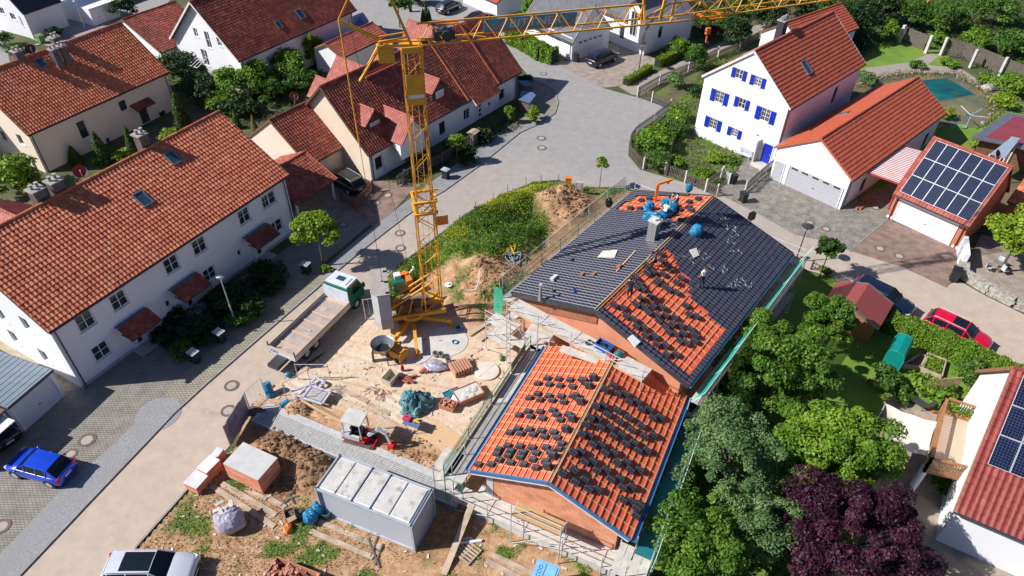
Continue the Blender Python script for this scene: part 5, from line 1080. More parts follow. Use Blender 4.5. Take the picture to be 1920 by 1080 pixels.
# ---- loose things on the roofs
def on(H,k,px,py,lift=.13): u,v=H.spix(k,px,py);return H.spt(k,u,v,lift),H.slope(k)
def slab(name,label,H,k,px4,th,m,cat='board',lift=.18):
    P=[H.spt(k,*H.spix(k,*p),lift) for p in px4];nn=np.cross(H.slope(k)[1],H.slope(k)[2]);mb=MB();mb.add(P+[p+nn*th for p in P],[[0,1,2,3],[7,6,5,4],[0,1,5,4],[1,2,6,5],[2,3,7,6],[3,0,4,7]]);return one(mb,name,MATS[m],label,cat)
mat('sheet_cream',(.62,.57,.50),(.55,.50,.43),2,.7)
slab('insulation_board','large pale board lying on the dark street side roof slope',HN,1,[(1121,487),(1131,475),(1159,473),(1153,488)],.03,'sheet_cream')
slab('insulation_board','small square pale board lying on the dark garden side roof slope',HN,0,[(1290,472),(1303,468),(1309,482),(1298,487)],.03,'sheet_cream')
slab('insulation_board','white rectangular box lid beside the near verge of the big new roof',HN,0,[(1174,638),(1183,631),(1198,645),(1188,654)],.08,'white_paint')
slab('timber_batten','single wooden batten lying across the dark street side slope',HN,1,[(1156,513),(1157.5,514),(1193,476),(1191.5,475)],.05,'wood_pale','timber')
for px,py,m,label,s in((1041,527,'concrete_light','pale concrete block lying on the dark street side slope',(.6,.3,.2)),(1079,551,'blue_plastic','blue plastic bucket on the dark street side slope',(.26,.26,.22)),(1037,550,'leaf_green','green and brown tin on the dark street side slope',(.22,.22,.2)),(1093,519,'osb','brown clay fragment near the middle of the dark slope',(.35,.25,.12)),(1115,519,'osb','second brown clay fragment, right of the first on the dark slope',(.4,.2,.1)),(1074,491,'frame_dark','small black tool on the upper dark street side slope',(.3,.15,.1)),(1162,505,'osb','dark brown tool roll beside the wooden batten on the roof',(.35,.3,.15))):
    if m=='leaf_green': mat('leaf_green',(.15,.30,.10),rough=.6)
    P,(O,Ud,Vd,L_,S_)=on(HN,1,px,py,.17);nn=np.cross(Ud,Vd);mb=MB()
    if m in('blue_plastic','leaf_green'): mb.lathe(P,[(s[0]*.4,0),(s[0]*.5,s[2]),(s[0]*.42,s[2]),(s[0]*.36,.03)],12)
    else: mb.obox(P-Ud*s[0]/2-Vd*s[1]/2,Ud*s[0],Vd*s[1],nn*s[2]);mb.obox(P-Ud*s[0]*.3-Vd*s[1]*.6,Ud*s[0]*.25,Vd*s[1]*.4,nn*s[2]*.6)
    one(mb,{'blue_plastic':'bucket','leaf_green':'tin','concrete_light':'concrete_block'}.get(m,'debris'),MATS[m],label,{'blue_plastic':'bucket','leaf_green':'tin','concrete_light':'block'}.get(m,'debris'))
def bag(name,label,c,r,m,cat='bag',seed=1,noise=.3):
    mb=MB();mb.blob(c,r,22,14,noise,seed);o=one(mb,name,MATS[m],label,cat,smooth=False);return o
mat('bag_blue',(.012,.14,.30),(.02,.26,.44),5,.4,.05,6)
P,_=on(HN,0,1301,440,.35);bag('plastic_sack','crumpled blue plastic sack on the dark garden side slope near the ridge',P,(.42,.36,.5),'bag_blue',seed=5)
# blue tarp/film around the hatch with the workers
mb=MB();P0,(O,Ud,Vd,L_,S_)=on(HN,1,1238,402,.2);nn=np.cross(Ud,Vd)
for i in range(16):
    a=i/15*math.pi*1.25-.5;c=P0+Ud*math.cos(a)*1.3+Vd*math.sin(a)*.85+nn*.05;mb.blob(c+[0,0,.12],(.32,.22,.28+.1*math.sin(i*2.3)),14,9,.6,i,squ=.8)
mb.blob(P0-Ud*.3-Vd*1.1+[0,0,.1],(.35,.3,.5),14,9,.6,40)
one(mb,'blue_film','bag_blue' and MATS['bag_blue'],'blue film heaped round the open roof patch beside the chimney','film')
# orange roof hoist at far verge
P,_=on(HN,1,1229,378,.1);hoist=thing('roof_hoist','orange roof crane arm standing at the far end of the big new roof','hoist',P)
mb=MB();mb.bar(P,P+[0,0,1.5],.2);mb.build('post',MATS['orange_paint'],hoist);mb=MB();mb.bar(P+[0,0,1.5],P+[1.1,.3,1.75],.15);mb.bar(P+[.9,.25,1.7],P+[.8,.2,1.4],.1);mb.build('arm',MATS['orange_paint'],hoist)
# small extraction stand at near street corner
P,_=on(HN,1,1013,566,.1);st=thing('metal_stand','slim grey tapered metal stand near the street corner of the new roof','stand',P);mb=MB();mb.tube(P,P+[0,0,1.3],.16,4,r2=.05);mb.build('cone',MATS['zinc_light'],st);mb=MB();mb.box(P+[0,0,1.35],(.2,.2,.1));mb.build('head',MATS['steel'],st)
# loose cut wires / strap snippets on the slope (white squiggles)
import itertools
SQ=[(1255,1165,),(1240,500),(1270,610),(1250,700),(1010,830),(1130,860),(1220,970),(1320,970),(1210,600),(820,745),(1160,400),(1150,370)]
mat('snippet',(.55,.62,.62),rough=.5)
for cx,cy in [(1155,405),(1245,520),(1215,605),(1258,700),(1000,835),(1140,870),(1250,950),(1320,1000),(1220,1010),(825,740),(930,735),(1140,460)]:
    mb=MB();P,(O,Ud,Vd,L_,S_)=on(HN,0,1120+cx/4.8,330+cy/4.8,.2);nn=np.cross(Ud,Vd)
    for i in range(5):
        c=P+Ud*random.uniform(-.4,.4)+Vd*random.uniform(-.4,.4);a=random.random()*6.28;q=c+(Ud*math.cos(a)+Vd*math.sin(a))*.16;r_=q+(Ud*math.cos(a+1.2)+Vd*math.sin(a+1.2))*.14;mb.path([c,q,r_],.011,4)
    one(mb,'strap_snippets',MATS['snippet'],'cut pale packing straps scattered on the dark garden side roof slope','strap','strap snippets on the new roof')
# ================= SCAFFOLD
mat('deck_alu',(.56,.53,.47),(.42,.40,.36),2.5,.7);mat('deck_wood',(.52,.33,.15),(.42,.26,.12),3,.8);mat('toeboard',(.55,.42,.25),(.45,.33,.2),3,.8)
def net_mat(name,c,hole,a):
    m=bpy.data.materials.new(name);m.use_nodes=True;n=m.node_tree;N=n.nodes;L=n.links;b=N['Principled BSDF'];b.inputs['Base Color'].default_value=(*c,1);b.inputs['Roughness'].default_value=.6
    tr=N.new('ShaderNodeBsdfTransparent');mx=N.new('ShaderNodeMixShader');mx.inputs[0].default_value=a
    L.new(tr.outputs[0],mx.inputs[1]);L.new(b.outputs[0],mx.inputs[2]);L.new(mx.outputs[0],N['Material Output'].inputs[0]);MATS[name]=m
net_mat('net_green',(.01,.42,.25),.5,.7);net_mat('net_green_thin',(.03,.34,.22),.5,.38);mat('net_rope',(.6,.75,.7),rough=.6);mat('tube_green',(.04,.30,.20),rough=.4)
def scaffold(t,P0,P1,n_out,levels,z0,wd=.75,off=.0,bays=None,rails=True,top_rails=True,tubem='steel',deckm='deck_alu',braces=True,base_out=None,railh=1.0,inner=True,toe=True,zb=None):
    """P0->P1 run along the wall at inner line, n_out outward; levels = deck heights"""
    P0=np.array(P0,float);P1=np.array(P1,float);d=P1-P0;L_=np.linalg.norm(d);d/=L_;nb=bays or max(1,round(L_/2.5));Z=np.array([0,0,1.]);top=max(levels)
    for i in range(nb+1):
        a=P0+d*(L_*i/nb)
        for o,h in ((wd,top+railh+.05),)+(((0,top+.1),) if inner else ()):
            p=a+n_out*o;mb=MB();mb.tube(p+Z*z0,p+Z*h,.032,6,);mb.box((p[0],p[1],z0+.02),(.15,.15,.03));mb.build('standard',MATS[tubem],t)
        mb=MB()
        for z in levels: mb.tube(a+Z*(z-.08),a+n_out*wd+Z*(z-.08),.024,6)
        mb.build('transom',MATS[tubem],t)
    for li,z in enumerate(levels):
        mb=MB()
        for i in range(nb):
            a=P0+d*(L_*i/nb+.03);b=P0+d*(L_*(i+1)/nb-.03)
            for q in(0,1):
                w_=wd*.47;e=a+n_out*(q*wd*.5+.01)+Z*z;mb.obox(e,b-a,n_out*w_,-Z*.05)
        mb.build('deck',MATS[deckm],t)
        mb=MB()
        for hh in((.5,1.0) if (rails and (li==len(levels)-1 or rails=='all')) else ()):
            mb.tube(P0+n_out*wd+Z*(z+hh*railh),P1+n_out*wd+Z*(z+hh*railh),.024,6)
        if mb.v: mb.build('guard_rail',MATS[tubem],t)
        if toe and li==len(levels)-1:
            mb=MB();mb.obox(P0+n_out*(wd-.03)+Z*z,d*L_,n_out*.03,Z*.16);mb.build('toe_board',MATS['toeboard'],t)
    if braces:
        mb=MB()
        for i in range(0,nb,2):
            a=P0+d*(L_*i/nb);b=P0+d*(L_*(i+1)/nb);zz=[z0]+list(levels)
            for z_a,z_b in zip(zz[:-1],zz[1:]):
                mb.tube(a+n_out*(wd+.03)+Z*z_a,b+n_out*(wd+.03)+Z*z_b,.022,5);a,b=b,a
        mb.build('diagonal_brace',MATS[tubem],t)
def net(t,pts,m='net_green',sub=10,sag=.08,rope=True):
    """pts: 4 corners a(bottom0) b(bottom1) c(top1) d(top0)"""
    a,b,c,d=[np.array(p,float) for p in pts];mb=MB();nu,nv=max(3,int(np.linalg.norm(b-a)/.5)),5;vs=[];n=np.cross(b-a,d-a);n/=np.linalg.norm(n)
    for i in range(nu+1):
        for j in range(nv+1):
            u=i/nu;v=j/nv;p=a*(1-u)*(1-v)+b*u*(1-v)+c*u*v+d*(1-u)*v;vs.append(p+n*(sag*math.sin(v*math.pi)*(1+math.sin(u*9))+RS.normal(0,.015)))
    mb.add(vs,[[i*(nv+1)+j,(i+1)*(nv+1)+j,(i+1)*(nv+1)+j+1,i*(nv+1)+j+1] for i in range(nu) for j in range(nv)]);o=mb.build('safety_net',MATS[m],t)
    if rope:
        q=MB();pts_=[a,b,c,d,a]
        for p,r_ in zip(pts_[:-1],pts_[1:]): q.tube(p,r_,.02,5)
        for i in range(int(np.linalg.norm(b-a)/.9)):
            u=i*.9/np.linalg.norm(b-a);e=a+(b-a)*u;f=d+(c-d)*min(1,(u+.02));
            if i%3==0: q.path([e,(e+f)/2+n*.1,f],.014,4)
        x=q.build('net_rope',MATS['net_rope'],t);x.parent=o
    return o
# garden side of the new house: deck at eave + sloping green catch net
sc=thing('garden_side_scaffold','scaffold with bright green safety net along the garden eave of the new house','scaffold',HN.pt(HN.L/2,-1.2,0))
scaffold(sc,HN.pt(-.4,-.95,0),HN.pt(HN.L+.6,-.95,0),-HN.V,[2.0,4.3],0,.75,rails=True,railh=1.0)
net(sc,[HN.pt(-.8,-1.2,4.6),HN.pt(HN.L+.6,-1.2,4.6),HN.pt(HN.L+1.1,-1.8,6.3),HN.pt(-.8,-1.8,5.9)]);
# street side of the new house
s2=thing('street_side_scaffold','scaffold with thin green netting along the street eave of the new house','scaffold',HN.pt(HN.L/2,HN.W+1.2,0))
scaffold(s2,HN.pt(-.4,HN.W+.95,0),HN.pt(HN.L+.9,HN.W+.95,0),HN.V,[2.2,4.3],.3,.75,tubem='tube_green',toe=False)
net(s2,[HN.pt(-.4,HN.W+1.72,4.3),HN.pt(HN.L+.9,HN.W+1.72,4.3),HN.pt(HN.L+.9,HN.W+1.9,6.2),HN.pt(-.4,HN.W+1.9,6.0)],'net_green_thin')
net(s2,[HN.pt(-1.2,HN.W+1.0,3.6),HN.pt(-1.2,HN.W+1.8,3.6),HN.pt(-1.2,HN.W+1.8,6.0),HN.pt(-1.2,HN.W+1.0,6.0)],'net_green',rope=False)
for u_ in(1.6,):
    mb=MB();mb.obox(HN.pt(.5,HN.W+1.0,4.35),HN.U*3.0,HN.V*.6,np.array([0,0,.06]));mb.build('loose_plank',MATS['deck_alu'],s2)
# near gable of new house : scaffold across above the annex roof
s3=thing('gable_scaffold','long scaffold deck in front of the new house gable above the annex roof','scaffold',HN.pt(-1.2,HN.W/2,0))
scaffold(s3,HN.pt(-.55,12.0,0),HN.pt(-.55,1.7,0),-HN.U,[2.4,5.3],.2,1.35,bays=4,railh=1.0,inner=False)
mb=MB();mb.obox(HN.pt(-2.6,HN.W-3.6,2.9),-HN.V*-3.0,HN.U*.6,np.array([0,0,.05])) if 0 else mb.obox(HL.pt(HL.L-1.0,HL.W-.6,5.0),-HL.V*3.2,HL.U*.6,np.array([0,0,.05]));mb.build('roof_deck',MATS['deck_alu'],s3)
mb=MB()
for i in range(6): mb.tube(HN.pt(-1.9,11.8-i*1.8,5.35),HN.pt(-1.9,10.4-i*1.8,6.3),.02,5)
mb.build('diagonal_brace',MATS['steel'],s3)
# far gable rails
s4=thing('far_gable_scaffold','scaffold guard rails along the far gable of the new house beside the cobbled yard','scaffold',HN.pt(HN.L+1.3,HN.W/2,0))
scaffold(s4,HN.pt(HN.L+.9,-1.3,0),HN.pt(HN.L+.9,HN.W+1.3,0),HN.U,[2.2,4.35],.05,.75,bays=5,tubem='steel')
# annex street side: scaffold with toe boards, grey panels
s5=thing('annex_street_scaffold','low scaffold with green tubes and pale decks along the street eave of the annex','scaffold',HL.pt(HL.L/2,HL.W+1.5,0))
scaffold(s5,HL.pt(-1.2,HL.W+.9,0),HL.pt(HL.L+.6,HL.W+.9,0),HL.V,[2.9],.1,1.15,bays=4,tubem='tube_green',deckm='deck_alu')
for i in range(2):
    mb=MB();a=HL.pt(HL.L-2.3-i*2.4,HL.W+2.1,3.0)
    for j in range(4-2*i): mb.obox(a+np.array([0,0,j*.2]),HL.U*(2.2 if i<2 else .0)+HL.U*.001,HL.V*.025,np.array([0,0,.17]))
    if i<2: mb.build('guard_panel',MATS['zinc' if i==1 else 'wood_brown'],s5)
net(s5,[HL.pt(-1.2,HL.W+2.12,2.9),HL.pt(HL.L-5,HL.W+2.12,2.9),HL.pt(HL.L-5,HL.W+2.12,4.1),HL.pt(-1.2,HL.W+2.12,4.1)],'net_green_thin',rope=False)
# annex near gable
s6=thing('annex_gable_scaffold','scaffold with wooden plank platform in front of the brick gable of the annex','scaffold',HL.pt(-1.2,HL.W/2,0))
scaffold(s6,HL.pt(-.2,HL.W+1.6,0),HL.pt(-.2,-2.0,0),-HL.U,[.98],.0,1.1,bays=5,rails=True,railh=1.0,toe=False,inner=False)
scaffold(s6,HL.pt(.6,HL.W+3.0,0),HL.pt(-.9,HL.W+3.0,0),-HL.V,[1.4,2.9],.0,1.3,bays=1,rails='all',toe=False)
scaffold(s6,HL.pt(-.85,HL.W-2.4,0),HL.pt(-.85,HL.W-5.3,0),-HL.U,[3.0],.0,.85,bays=1,rails=True,railh=.9,deckm='deck_wood',toe=False)
# annex garden side
s7=thing('annex_garden_scaffold','scaffold walkway with teal net along the garden eave of the annex','scaffold',HL.pt(HL.L/2,-1.6,0))
scaffold(s7,HL.pt(-2.0,-1.15,0),HL.pt(HL.L+.2,-1.15,0),-HL.V,[2.4],.0,.95,bays=4)
scaffold(s7,HL.pt(-2.0,-.3,0),HL.pt(-.2,-.3,0),-HL.V,[2.4],.0,.8,bays=1,rails=False,toe=False)
net(s7,[HL.pt(-1.2,-2.15,1.6),HL.pt(HL.L+.2,-2.15,1.6),HL.pt(HL.L+.2,-2.3,4.2),HL.pt(-1.2,-2.3,4.0)])
mb=MB();mb.obox(HL.pt(-.6,-1.15,2.46),HL.U*(HL.L+.4),-HL.V*.95,np.array([0,0,.02]));mb.build('deck_cover',MATS['tarp_teal'] if 'tarp_teal' in MATS else mat('tarp_teal',(.02,.16,.18),(.015,.12,.15),2,.4,.01,10),s7)
s8=thing('stair_scaffold','small crowded scaffold tower at the street corner between annex and new house','scaffold',HN.pt(-1.5,HN.W+.6,0))
scaffold(s8,HN.pt(-.6,HN.W+2.0,0),HN.pt(-.6,HN.W-.2,0),-HN.U,[1.5,3.0],.2,1.2,bays=1,rails='all',toe=False)
scaffold(s8,HL.pt(HL.L+.3,HL.W+.6,0),HL.pt(HL.L+.3,HL.W+2.4,0),HL.U,[1.4,2.9,4.1],.2,1.2,bays=1,rails='all',toe=False)
for px,py,z_,m_,l_ in((1292,352,5.2,'bag_blue','blue bag hanging on the rail behind the man near the far ridge'),(1142,380,5.3,'black','black bag hanging on the green street side net')):
    P=G(px,py,z_);mb=MB();mb.blob(P,(.3,.25,.45),10,7,.3,2);one(mb,'hanging_bag',MATS[m_],l_,'bag')
# things on the gable scaffold deck
def deckp(px,py,z): return G(px,py,z)
p=deckp(1133,652,5.4);tb=thing('toolbox','big open blue plastic crate with tools on the gable scaffold deck','crate',(p[0],p[1],5.31),HN.yaw+R(90));mb=MB()
for d_ in((0,-.3,1.1,.04,.42),(0,.3,1.1,.04,.42),(-.53,0,.04,.6,.42),(.53,0,.04,.6,.42)): mb.box((d_[0],d_[1],.21),(d_[2],d_[3],d_[4]))
mb.box((0,0,.03),(1.1,.6,.04));mb.build('crate_body',MATS['blue_plastic'],tb,local=True);mb=MB()
for i in range(9): mb.box((random.uniform(-.4,.4),random.uniform(-.2,.2),.14+.02*i),(.35,.08,.06),random.random()*3)
mb.build('tools',MATS['frame_dark'],tb,local=True)
for px,py,m,s,l,nm,ct in((1160,665,'tarp_teal',.28,'teal tool bag at the right end of the gable scaffold deck','tool_bag','bag'),(1105,642,'frame_dark',.24,'coiled dark cable left of the blue crate on the scaffold deck','cable_coil','cable'),(1145,667,'red_paint',.16,'small red tool beside the teal bag on the scaffold deck','power_tool','tool')):
    p=deckp(px,py,5.4);mb=MB()
    if nm=='cable_coil':
        for i in range(3): mb.path([(p[0]+math.cos(a)*(s-.03*i),p[1]+math.sin(a)*(s-.03*i),5.35+.05*i) for a in np.linspace(0,6.3,14)],.025,5)
    else: mb.blob((p[0],p[1],5.31+s*.6),(s,s*.8,s*.7),10,7,.25,3)
    one(mb,nm,MATS[m],l,ct)
p=G(1107,548,6.0)
# ================= TOWER CRANE
Z3=np.array([0,0,1.]);M0=np.array([-5.9,38.8,0.]);jd=np.array([math.cos(R(15.5)),math.sin(R(15.5)),0.]);jp=np.array([-jd[1],jd[0],0.])
cr=thing('tower_crane','yellow self erecting tower crane with grey ballast and lattice jib over the site','crane',(M0[0],M0[1],0))
def lattice(mb,P,Q,a,b,w,h,step,rc=.05,rb=.028,tri=False,w2=None,m=0):
    """square lattice with chords offset along a,b"""
    P=np.array(P,float);Q=np.array(Q,float);d=Q-P;L_=np.linalg.norm(d);d/=L_
    offs=[a*w/2+b*h/2,a*w/2-b*h/2,-a*w/2-b*h/2,-a*w/2+b*h/2] if not tri else [-a*w/2,a*w/2,b*h]
    for o in offs: mb.bar(P+o,Q+o,rc*2)
    k=max(1,round(L_/step))
    for i in range(k):
        x0=P+d*(L_*i/k);x1=P+d*(L_*(i+1)/k);xm=(x0+x1)/2
        for j in range(len(offs)):
            o,q=offs[j],offs[(j+1)%len(offs)]
            if tri and j==0: (mb.bar(x0+o,x1+q,rb*1.6) if i%2 else mb.bar(x0+q,x1+o,rb*1.6));continue
            if tri: mb.tube(x0+o,xm+q,rb,5) if j==2 and False else None
            if not tri:
                if i%2: mb.bar(x0+o,x1+q,rb*2)
                else: mb.bar(x0+q,x1+o,rb*2)
        if tri:
            for s_ in(0,1): mb.bar(x0+offs[s_],xm+offs[2],rb*2);mb.bar(xm+offs[2],x1+offs[s_],rb*2)
mb=MB();lattice(mb,M0+[0,0,1.6],M0+[0,0,11.2],jd,jp,1.25,1.25,1.1,.042,.02);mb.build('lower_mast',MATS['crane_yellow'],cr)
mb=MB();lattice(mb,M0+[0,0,9.6],M0+[0,0,21.2],jd,jp,1.05,1.05,1.05,.04,.019);mb.build('upper_mast',MATS['crane_yellow'],cr)
mb=MB()
for z in(10.3,11.2): 
    for o in(-1,1): mb.bar(M0+jp*o*.7-jd*.75+Z3*z,M0+jp*o*.7+jd*.75+Z3*z,.16);mb.bar(M0+jd*o*.72-jp*.7+Z3*z,M0+jd*o*.72+jp*.7+Z3*z,.14)
mb.bar(M0+jp*.7+jd*.5+Z3*11.2,M0+jp*.7+jd*1.1+Z3*11.2,.1);mb.build('mast_collar',MATS['crane_yellow'],cr)
mb=MB();mb.obox(M0-jd*.52-jp*.56+Z3*18.0,jd*1.04,-jp*.05,Z3*1.9);mb.build('mast_panel',MATS['crane_yellow'],cr);mb=MB();mb.obox(M0-jd*.46-jp*.615+Z3*18.45,jd*.92,-jp*.01,Z3*.22);mb.build('panel_stripe',MATS['white_paint'],cr)
mb=MB();mb.obox(M0+jd*.55-jp*.5+Z3*9.1,jd*.9,jp*.06,Z3*.7);mb.build('small_platform',MATS['orange_paint'],cr)
# ladder
mb=MB()
for e in(-.2,.2): mb.tube(M0+jp*.35+jd*e+Z3*1.6,M0+jp*.35+jd*e+Z3*21,.018,4)
for i in range(32): mb.tube(M0+jp*.35-jd*.2+Z3*(1.8+i*.6),M0+jp*.35+jd*.2+Z3*(1.8+i*.6),.010,4)
mb.build('ladder',MATS['crane_yellow'],cr)
# jib
JB=M0+Z3*21.5
J1=JB+jd*.4;J2=JB+jd*14.0;J3=JB+jd*33+Z3*.75
mb=MB();lattice(mb,J1,J2,jp,Z3,.95,1.05,1.45,.045,.02,tri=True);mb.build('jib_section',MATS['crane_yellow'],cr)
mb=MB();lattice(mb,J2+jd*1.6,J3,jp,Z3,.9,.95,1.45,.04,.019,tri=True);
for o in(-.45,.45): mb.bar(J2+jp*o,J2+jd*1.7+jp*o,.1)
mb.build('jib_section',MATS['crane_yellow'],cr)
mb=MB();a=J2+Z3*1.05;mb.bar(a,J2-jd*.0,.18);mb.bar(a,J2+jp*.47,.1);mb.bar(a,J2-jp*.47,.1);mb.bar(J2+Z3*.1,J2+jd*1.7+Z3*.95,.09);mb.bar(J2+jd*1.2,J2+jd*1.6+Z3*4.0,.14);mb.bar(J2+jd*1.9,J2+jd*2.2+Z3*4.2,.1);mb.bar(J2-jd*.0+Z3*1.0,J2-jd*.3+Z3*3.8,.14);mb.build('jib_joint',MATS['crane_yellow'],cr)
mb=MB();q=JB+jd*1.9+Z3*.35;mb.box(q,(1.2,.6,.5),R(15.5));mb.tube(q-jp*.45+jd*.1,q+jp*.45+jd*.1,.3,12);mb.build('trolley_winch',MATS['frame_dark'],cr);mb=MB();mb.box(q+jd*.2+Z3*.6,(1.2,.5,.06),R(15.5));mb.build('winch_cover',MATS['orange_paint'],cr)
tr_=JB+jd*18.6+Z3*.15;mb=MB()
for e in(-.6,.6): mb.box(tr_+jd*e-Z3*.15,(.12,1.2,.12),R(15.5))
for e in(-.55,.55): mb.bar(tr_-jd*.6+jp*e-Z3*.15,tr_+jd*.6+jp*e-Z3*.15,.1)
mb.build('trolley',MATS['orange_paint'],cr)
mb=MB();hk=tr_-Z3*.9
for e in(-.12,.12): mb.tube(tr_+jd*e-Z3*.2,hk+jd*e,.012,4)
mb.build('hoist_rope',MATS['steel_dark'],cr);mb=MB();mb.box(hk-Z3*.2,(.28,.2,.4),R(15.5));mb.tube(hk-Z3*.5,hk-Z3*.9,.05,6);mb.tube(hk-Z3*.9,hk-Z3*.95+jd*.2,.05,6);mb.build('hook_block',MATS['orange_paint'],cr)
# banner on the jib (far side, between top chord and far bottom chord)
mat('banner_blue',(.10,.30,.50),rough=.6);mat('banner_white',(.62,.68,.75),rough=.6)
c0=JB+jd*4.3+jp*.48+Z3*.06;upv=(Z3*1.0-jp*.42)*.86;nb2=np.cross(jd,upv);nb2/=np.linalg.norm(nb2)
mb=MB();mb.obox(c0,jd*5.6,upv,nb2*.02);bn=mb.build('banner',MATS['banner_blue'],cr)
uu=upv/np.linalg.norm(upv);x=text(cr,'BITTNER',c0+jd*3.1+upv*.5+nb2*.026,jd,uu,nb2,.82,'banner_white','banner_lettering');x.parent=bn
# tower head struts
Pt=JB-jd*3.75+Z3*1.6;Hd=JB+Z3*0;Jn=JB-jd*1.75+Z3*.1
mb=MB()
for o in(-.35,.35):
    mb.bar(JB+jp*o,Jn+jp*o,.12);mb.bar(JB+jp*o+Z3*.5-jd*.1,Jn+jp*o+Z3*.25,.08)
mb.bar(Jn-jp*.35,Jn+jp*.35,.1);mb.box(Jn+jd*.3-Z3*.55,(.9,.7,.9),R(15.5));mb.box(JB-Z3*.2,(1.2,1.15,.35),R(15.5));mb.build('slewing_frame',MATS['crane_yellow'],cr)
mb=MB()
for o in(-.22,.22): mb.bar(Jn+jp*o+Z3*.3,Pt+jp*o*.3,.11)
for i in range(4): mb.bar(Jn+(Pt-Jn)*(i/4)+jp*.2*(1-i/4),Jn+(Pt-Jn)*((i+1)/4)-jp*.2*(1-i/4),.04)
mb.build('counter_strut',MATS['crane_yellow'],cr)
mb=MB();E2=Jn-jd*1.35-Z3*1.9-jp*.3
for o in(-.2,.2): mb.bar(Jn+jp*o-Z3*.1,E2+jp*o*.4,.1)
mb.build('lower_strut',MATS['crane_yellow'],cr)
T2=JB-jd*1.8+Z3*5.2;mb=MB()
for o in(-.3,.3): mb.bar(JB+jp*o,T2+jp*o*.3,.13)
mb.build('upper_strut',MATS['crane_yellow'],cr);mb=MB();mb.bar(Pt,Pt+jd*1.6+Z3*2.6,.1);mb.bar(Pt+jd*1.6+Z3*2.6,T2,.05);mb.build('stay_bar',MATS['crane_yellow'],cr)
BL=np.array([-9.25,38.0,4.6]);mb=MB();mid=Pt+(BL-Pt)*.42
for o in(-.05,.05): mb.tube(Pt+jp*o,mid+jp*o,.045,6)
mb.build('pendant_bar',MATS['crane_yellow'],cr);mb=MB();mb.tube(mid,BL,.018,5);mb.tube(Pt+jd*.5,M0-jd*1.2+jp*.1+Z3*3,.014,5);mb.tube(BL+Z3*0,BL-jd*.3-Z3*.5,.05,6);mb.build('pendant_rope',MATS['steel_dark'],cr)
# ballast tower
mat('ballast',(.46,.46,.45),(.38,.38,.38),2.5,.9,.004);mat('ballast_top',(.36,.33,.30),(.28,.26,.24),2,.9)
bc=np.array([-9.22,37.95,0]);ya=R(105);mb=MB()
for i in range(13):
    z=.9+i*.265;l_=3.0 if i>2 else 2.4;c_=math.cos(R(103));s_=math.sin(R(103));mb.prism([(bc[0]-.25+a*c_-b*s_,bc[1]+a*s_+b*c_) for a,b in((-l_/2,-.6),(l_/2,-.6),(l_/2,.25),(l_*.3,.68),(-l_*.3,.68),(-l_/2,.25))],z,z+.25)
mb.build('ballast_block',MATS['ballast'],cr);mb=MB();c_=math.cos(R(103));s_=math.sin(R(103));mb.prism([(bc[0]-.25+a*c_-b*s_,bc[1]+a*s_+b*c_) for a,b in((-1.52,-.62),(1.52,-.62),(1.52,.27),(.95,.7),(-.95,.7),(-1.52,.27))],4.35,4.5);mb.build('ballast_top_slab',MATS['ballast_top'],cr)
mb=MB()
for e in(-1.2,0,1.2): mb.box((bc[0]+.25+e*math.cos(R(103)),bc[1]+e*math.sin(R(103)),4.5),(.22,.3,.04),R(103))
mb.build('lifting_recess',MATS['black'],cr)
# base: slewing platform + undercarriage cross with outriggers
mb=MB();B0=M0*1.;
for o in(-.55,.55): mb.bar(bc*[1,1,0]+jp*o+Z3*1.35,M0+jd*.9+jp*o+Z3*1.35,.22,.3)
mb.bar(bc*[1,1,0]+Z3*2.1+jp*.5,M0+Z3*4.2+jp*.5,.13);mb.bar(bc*[1,1,0]+Z3*2.1-jp*.5,M0+Z3*4.2-jp*.5,.13);mb.bar(M0+Z3*3.9-jd*.6,bc*[1,1,0]+Z3*1.9,.1)
for i in range(3): q0=bc*[1,1,0]+(M0-bc*[1,1,0])*(.2+i*.25);mb.bar(q0+Z3*1.5-jp*.5,q0+(M0-bc*[1,1,0])*.12+Z3*(2.4+i*.55)-jp*.5,.07)
mb.tube(M0-jd*1.6+Z3*1.0,M0-jd*1.6+Z3*1.3,.85,20);mb.build('slewing_platform',MATS['crane_yellow'],cr)
mb=MB();mb.box(M0-jd*2.2+Z3*1.9,(1.1,.8,.8),R(15.5));mb.box(M0-jd*1.2+Z3*1.75,(.5,1.1,.5),R(15.5));mb.build('hoist_winch',MATS['wood_brown'],cr)
uc=M0-jd*1.6
for px,py in((783,668),(846,612),(743,645),(820,560)):
    f=GZ(px,py,.25);mb=MB();mb.bar(uc+Z3*.8,f+[0,0,.35],.24,.3);mb.tube(f-[0,0,.2],f+[0,0,.55],.07,8);mb.box(f-[0,0,.15],(.5,.5,.08));mb.build('outrigger',MATS['crane_yellow'],cr)
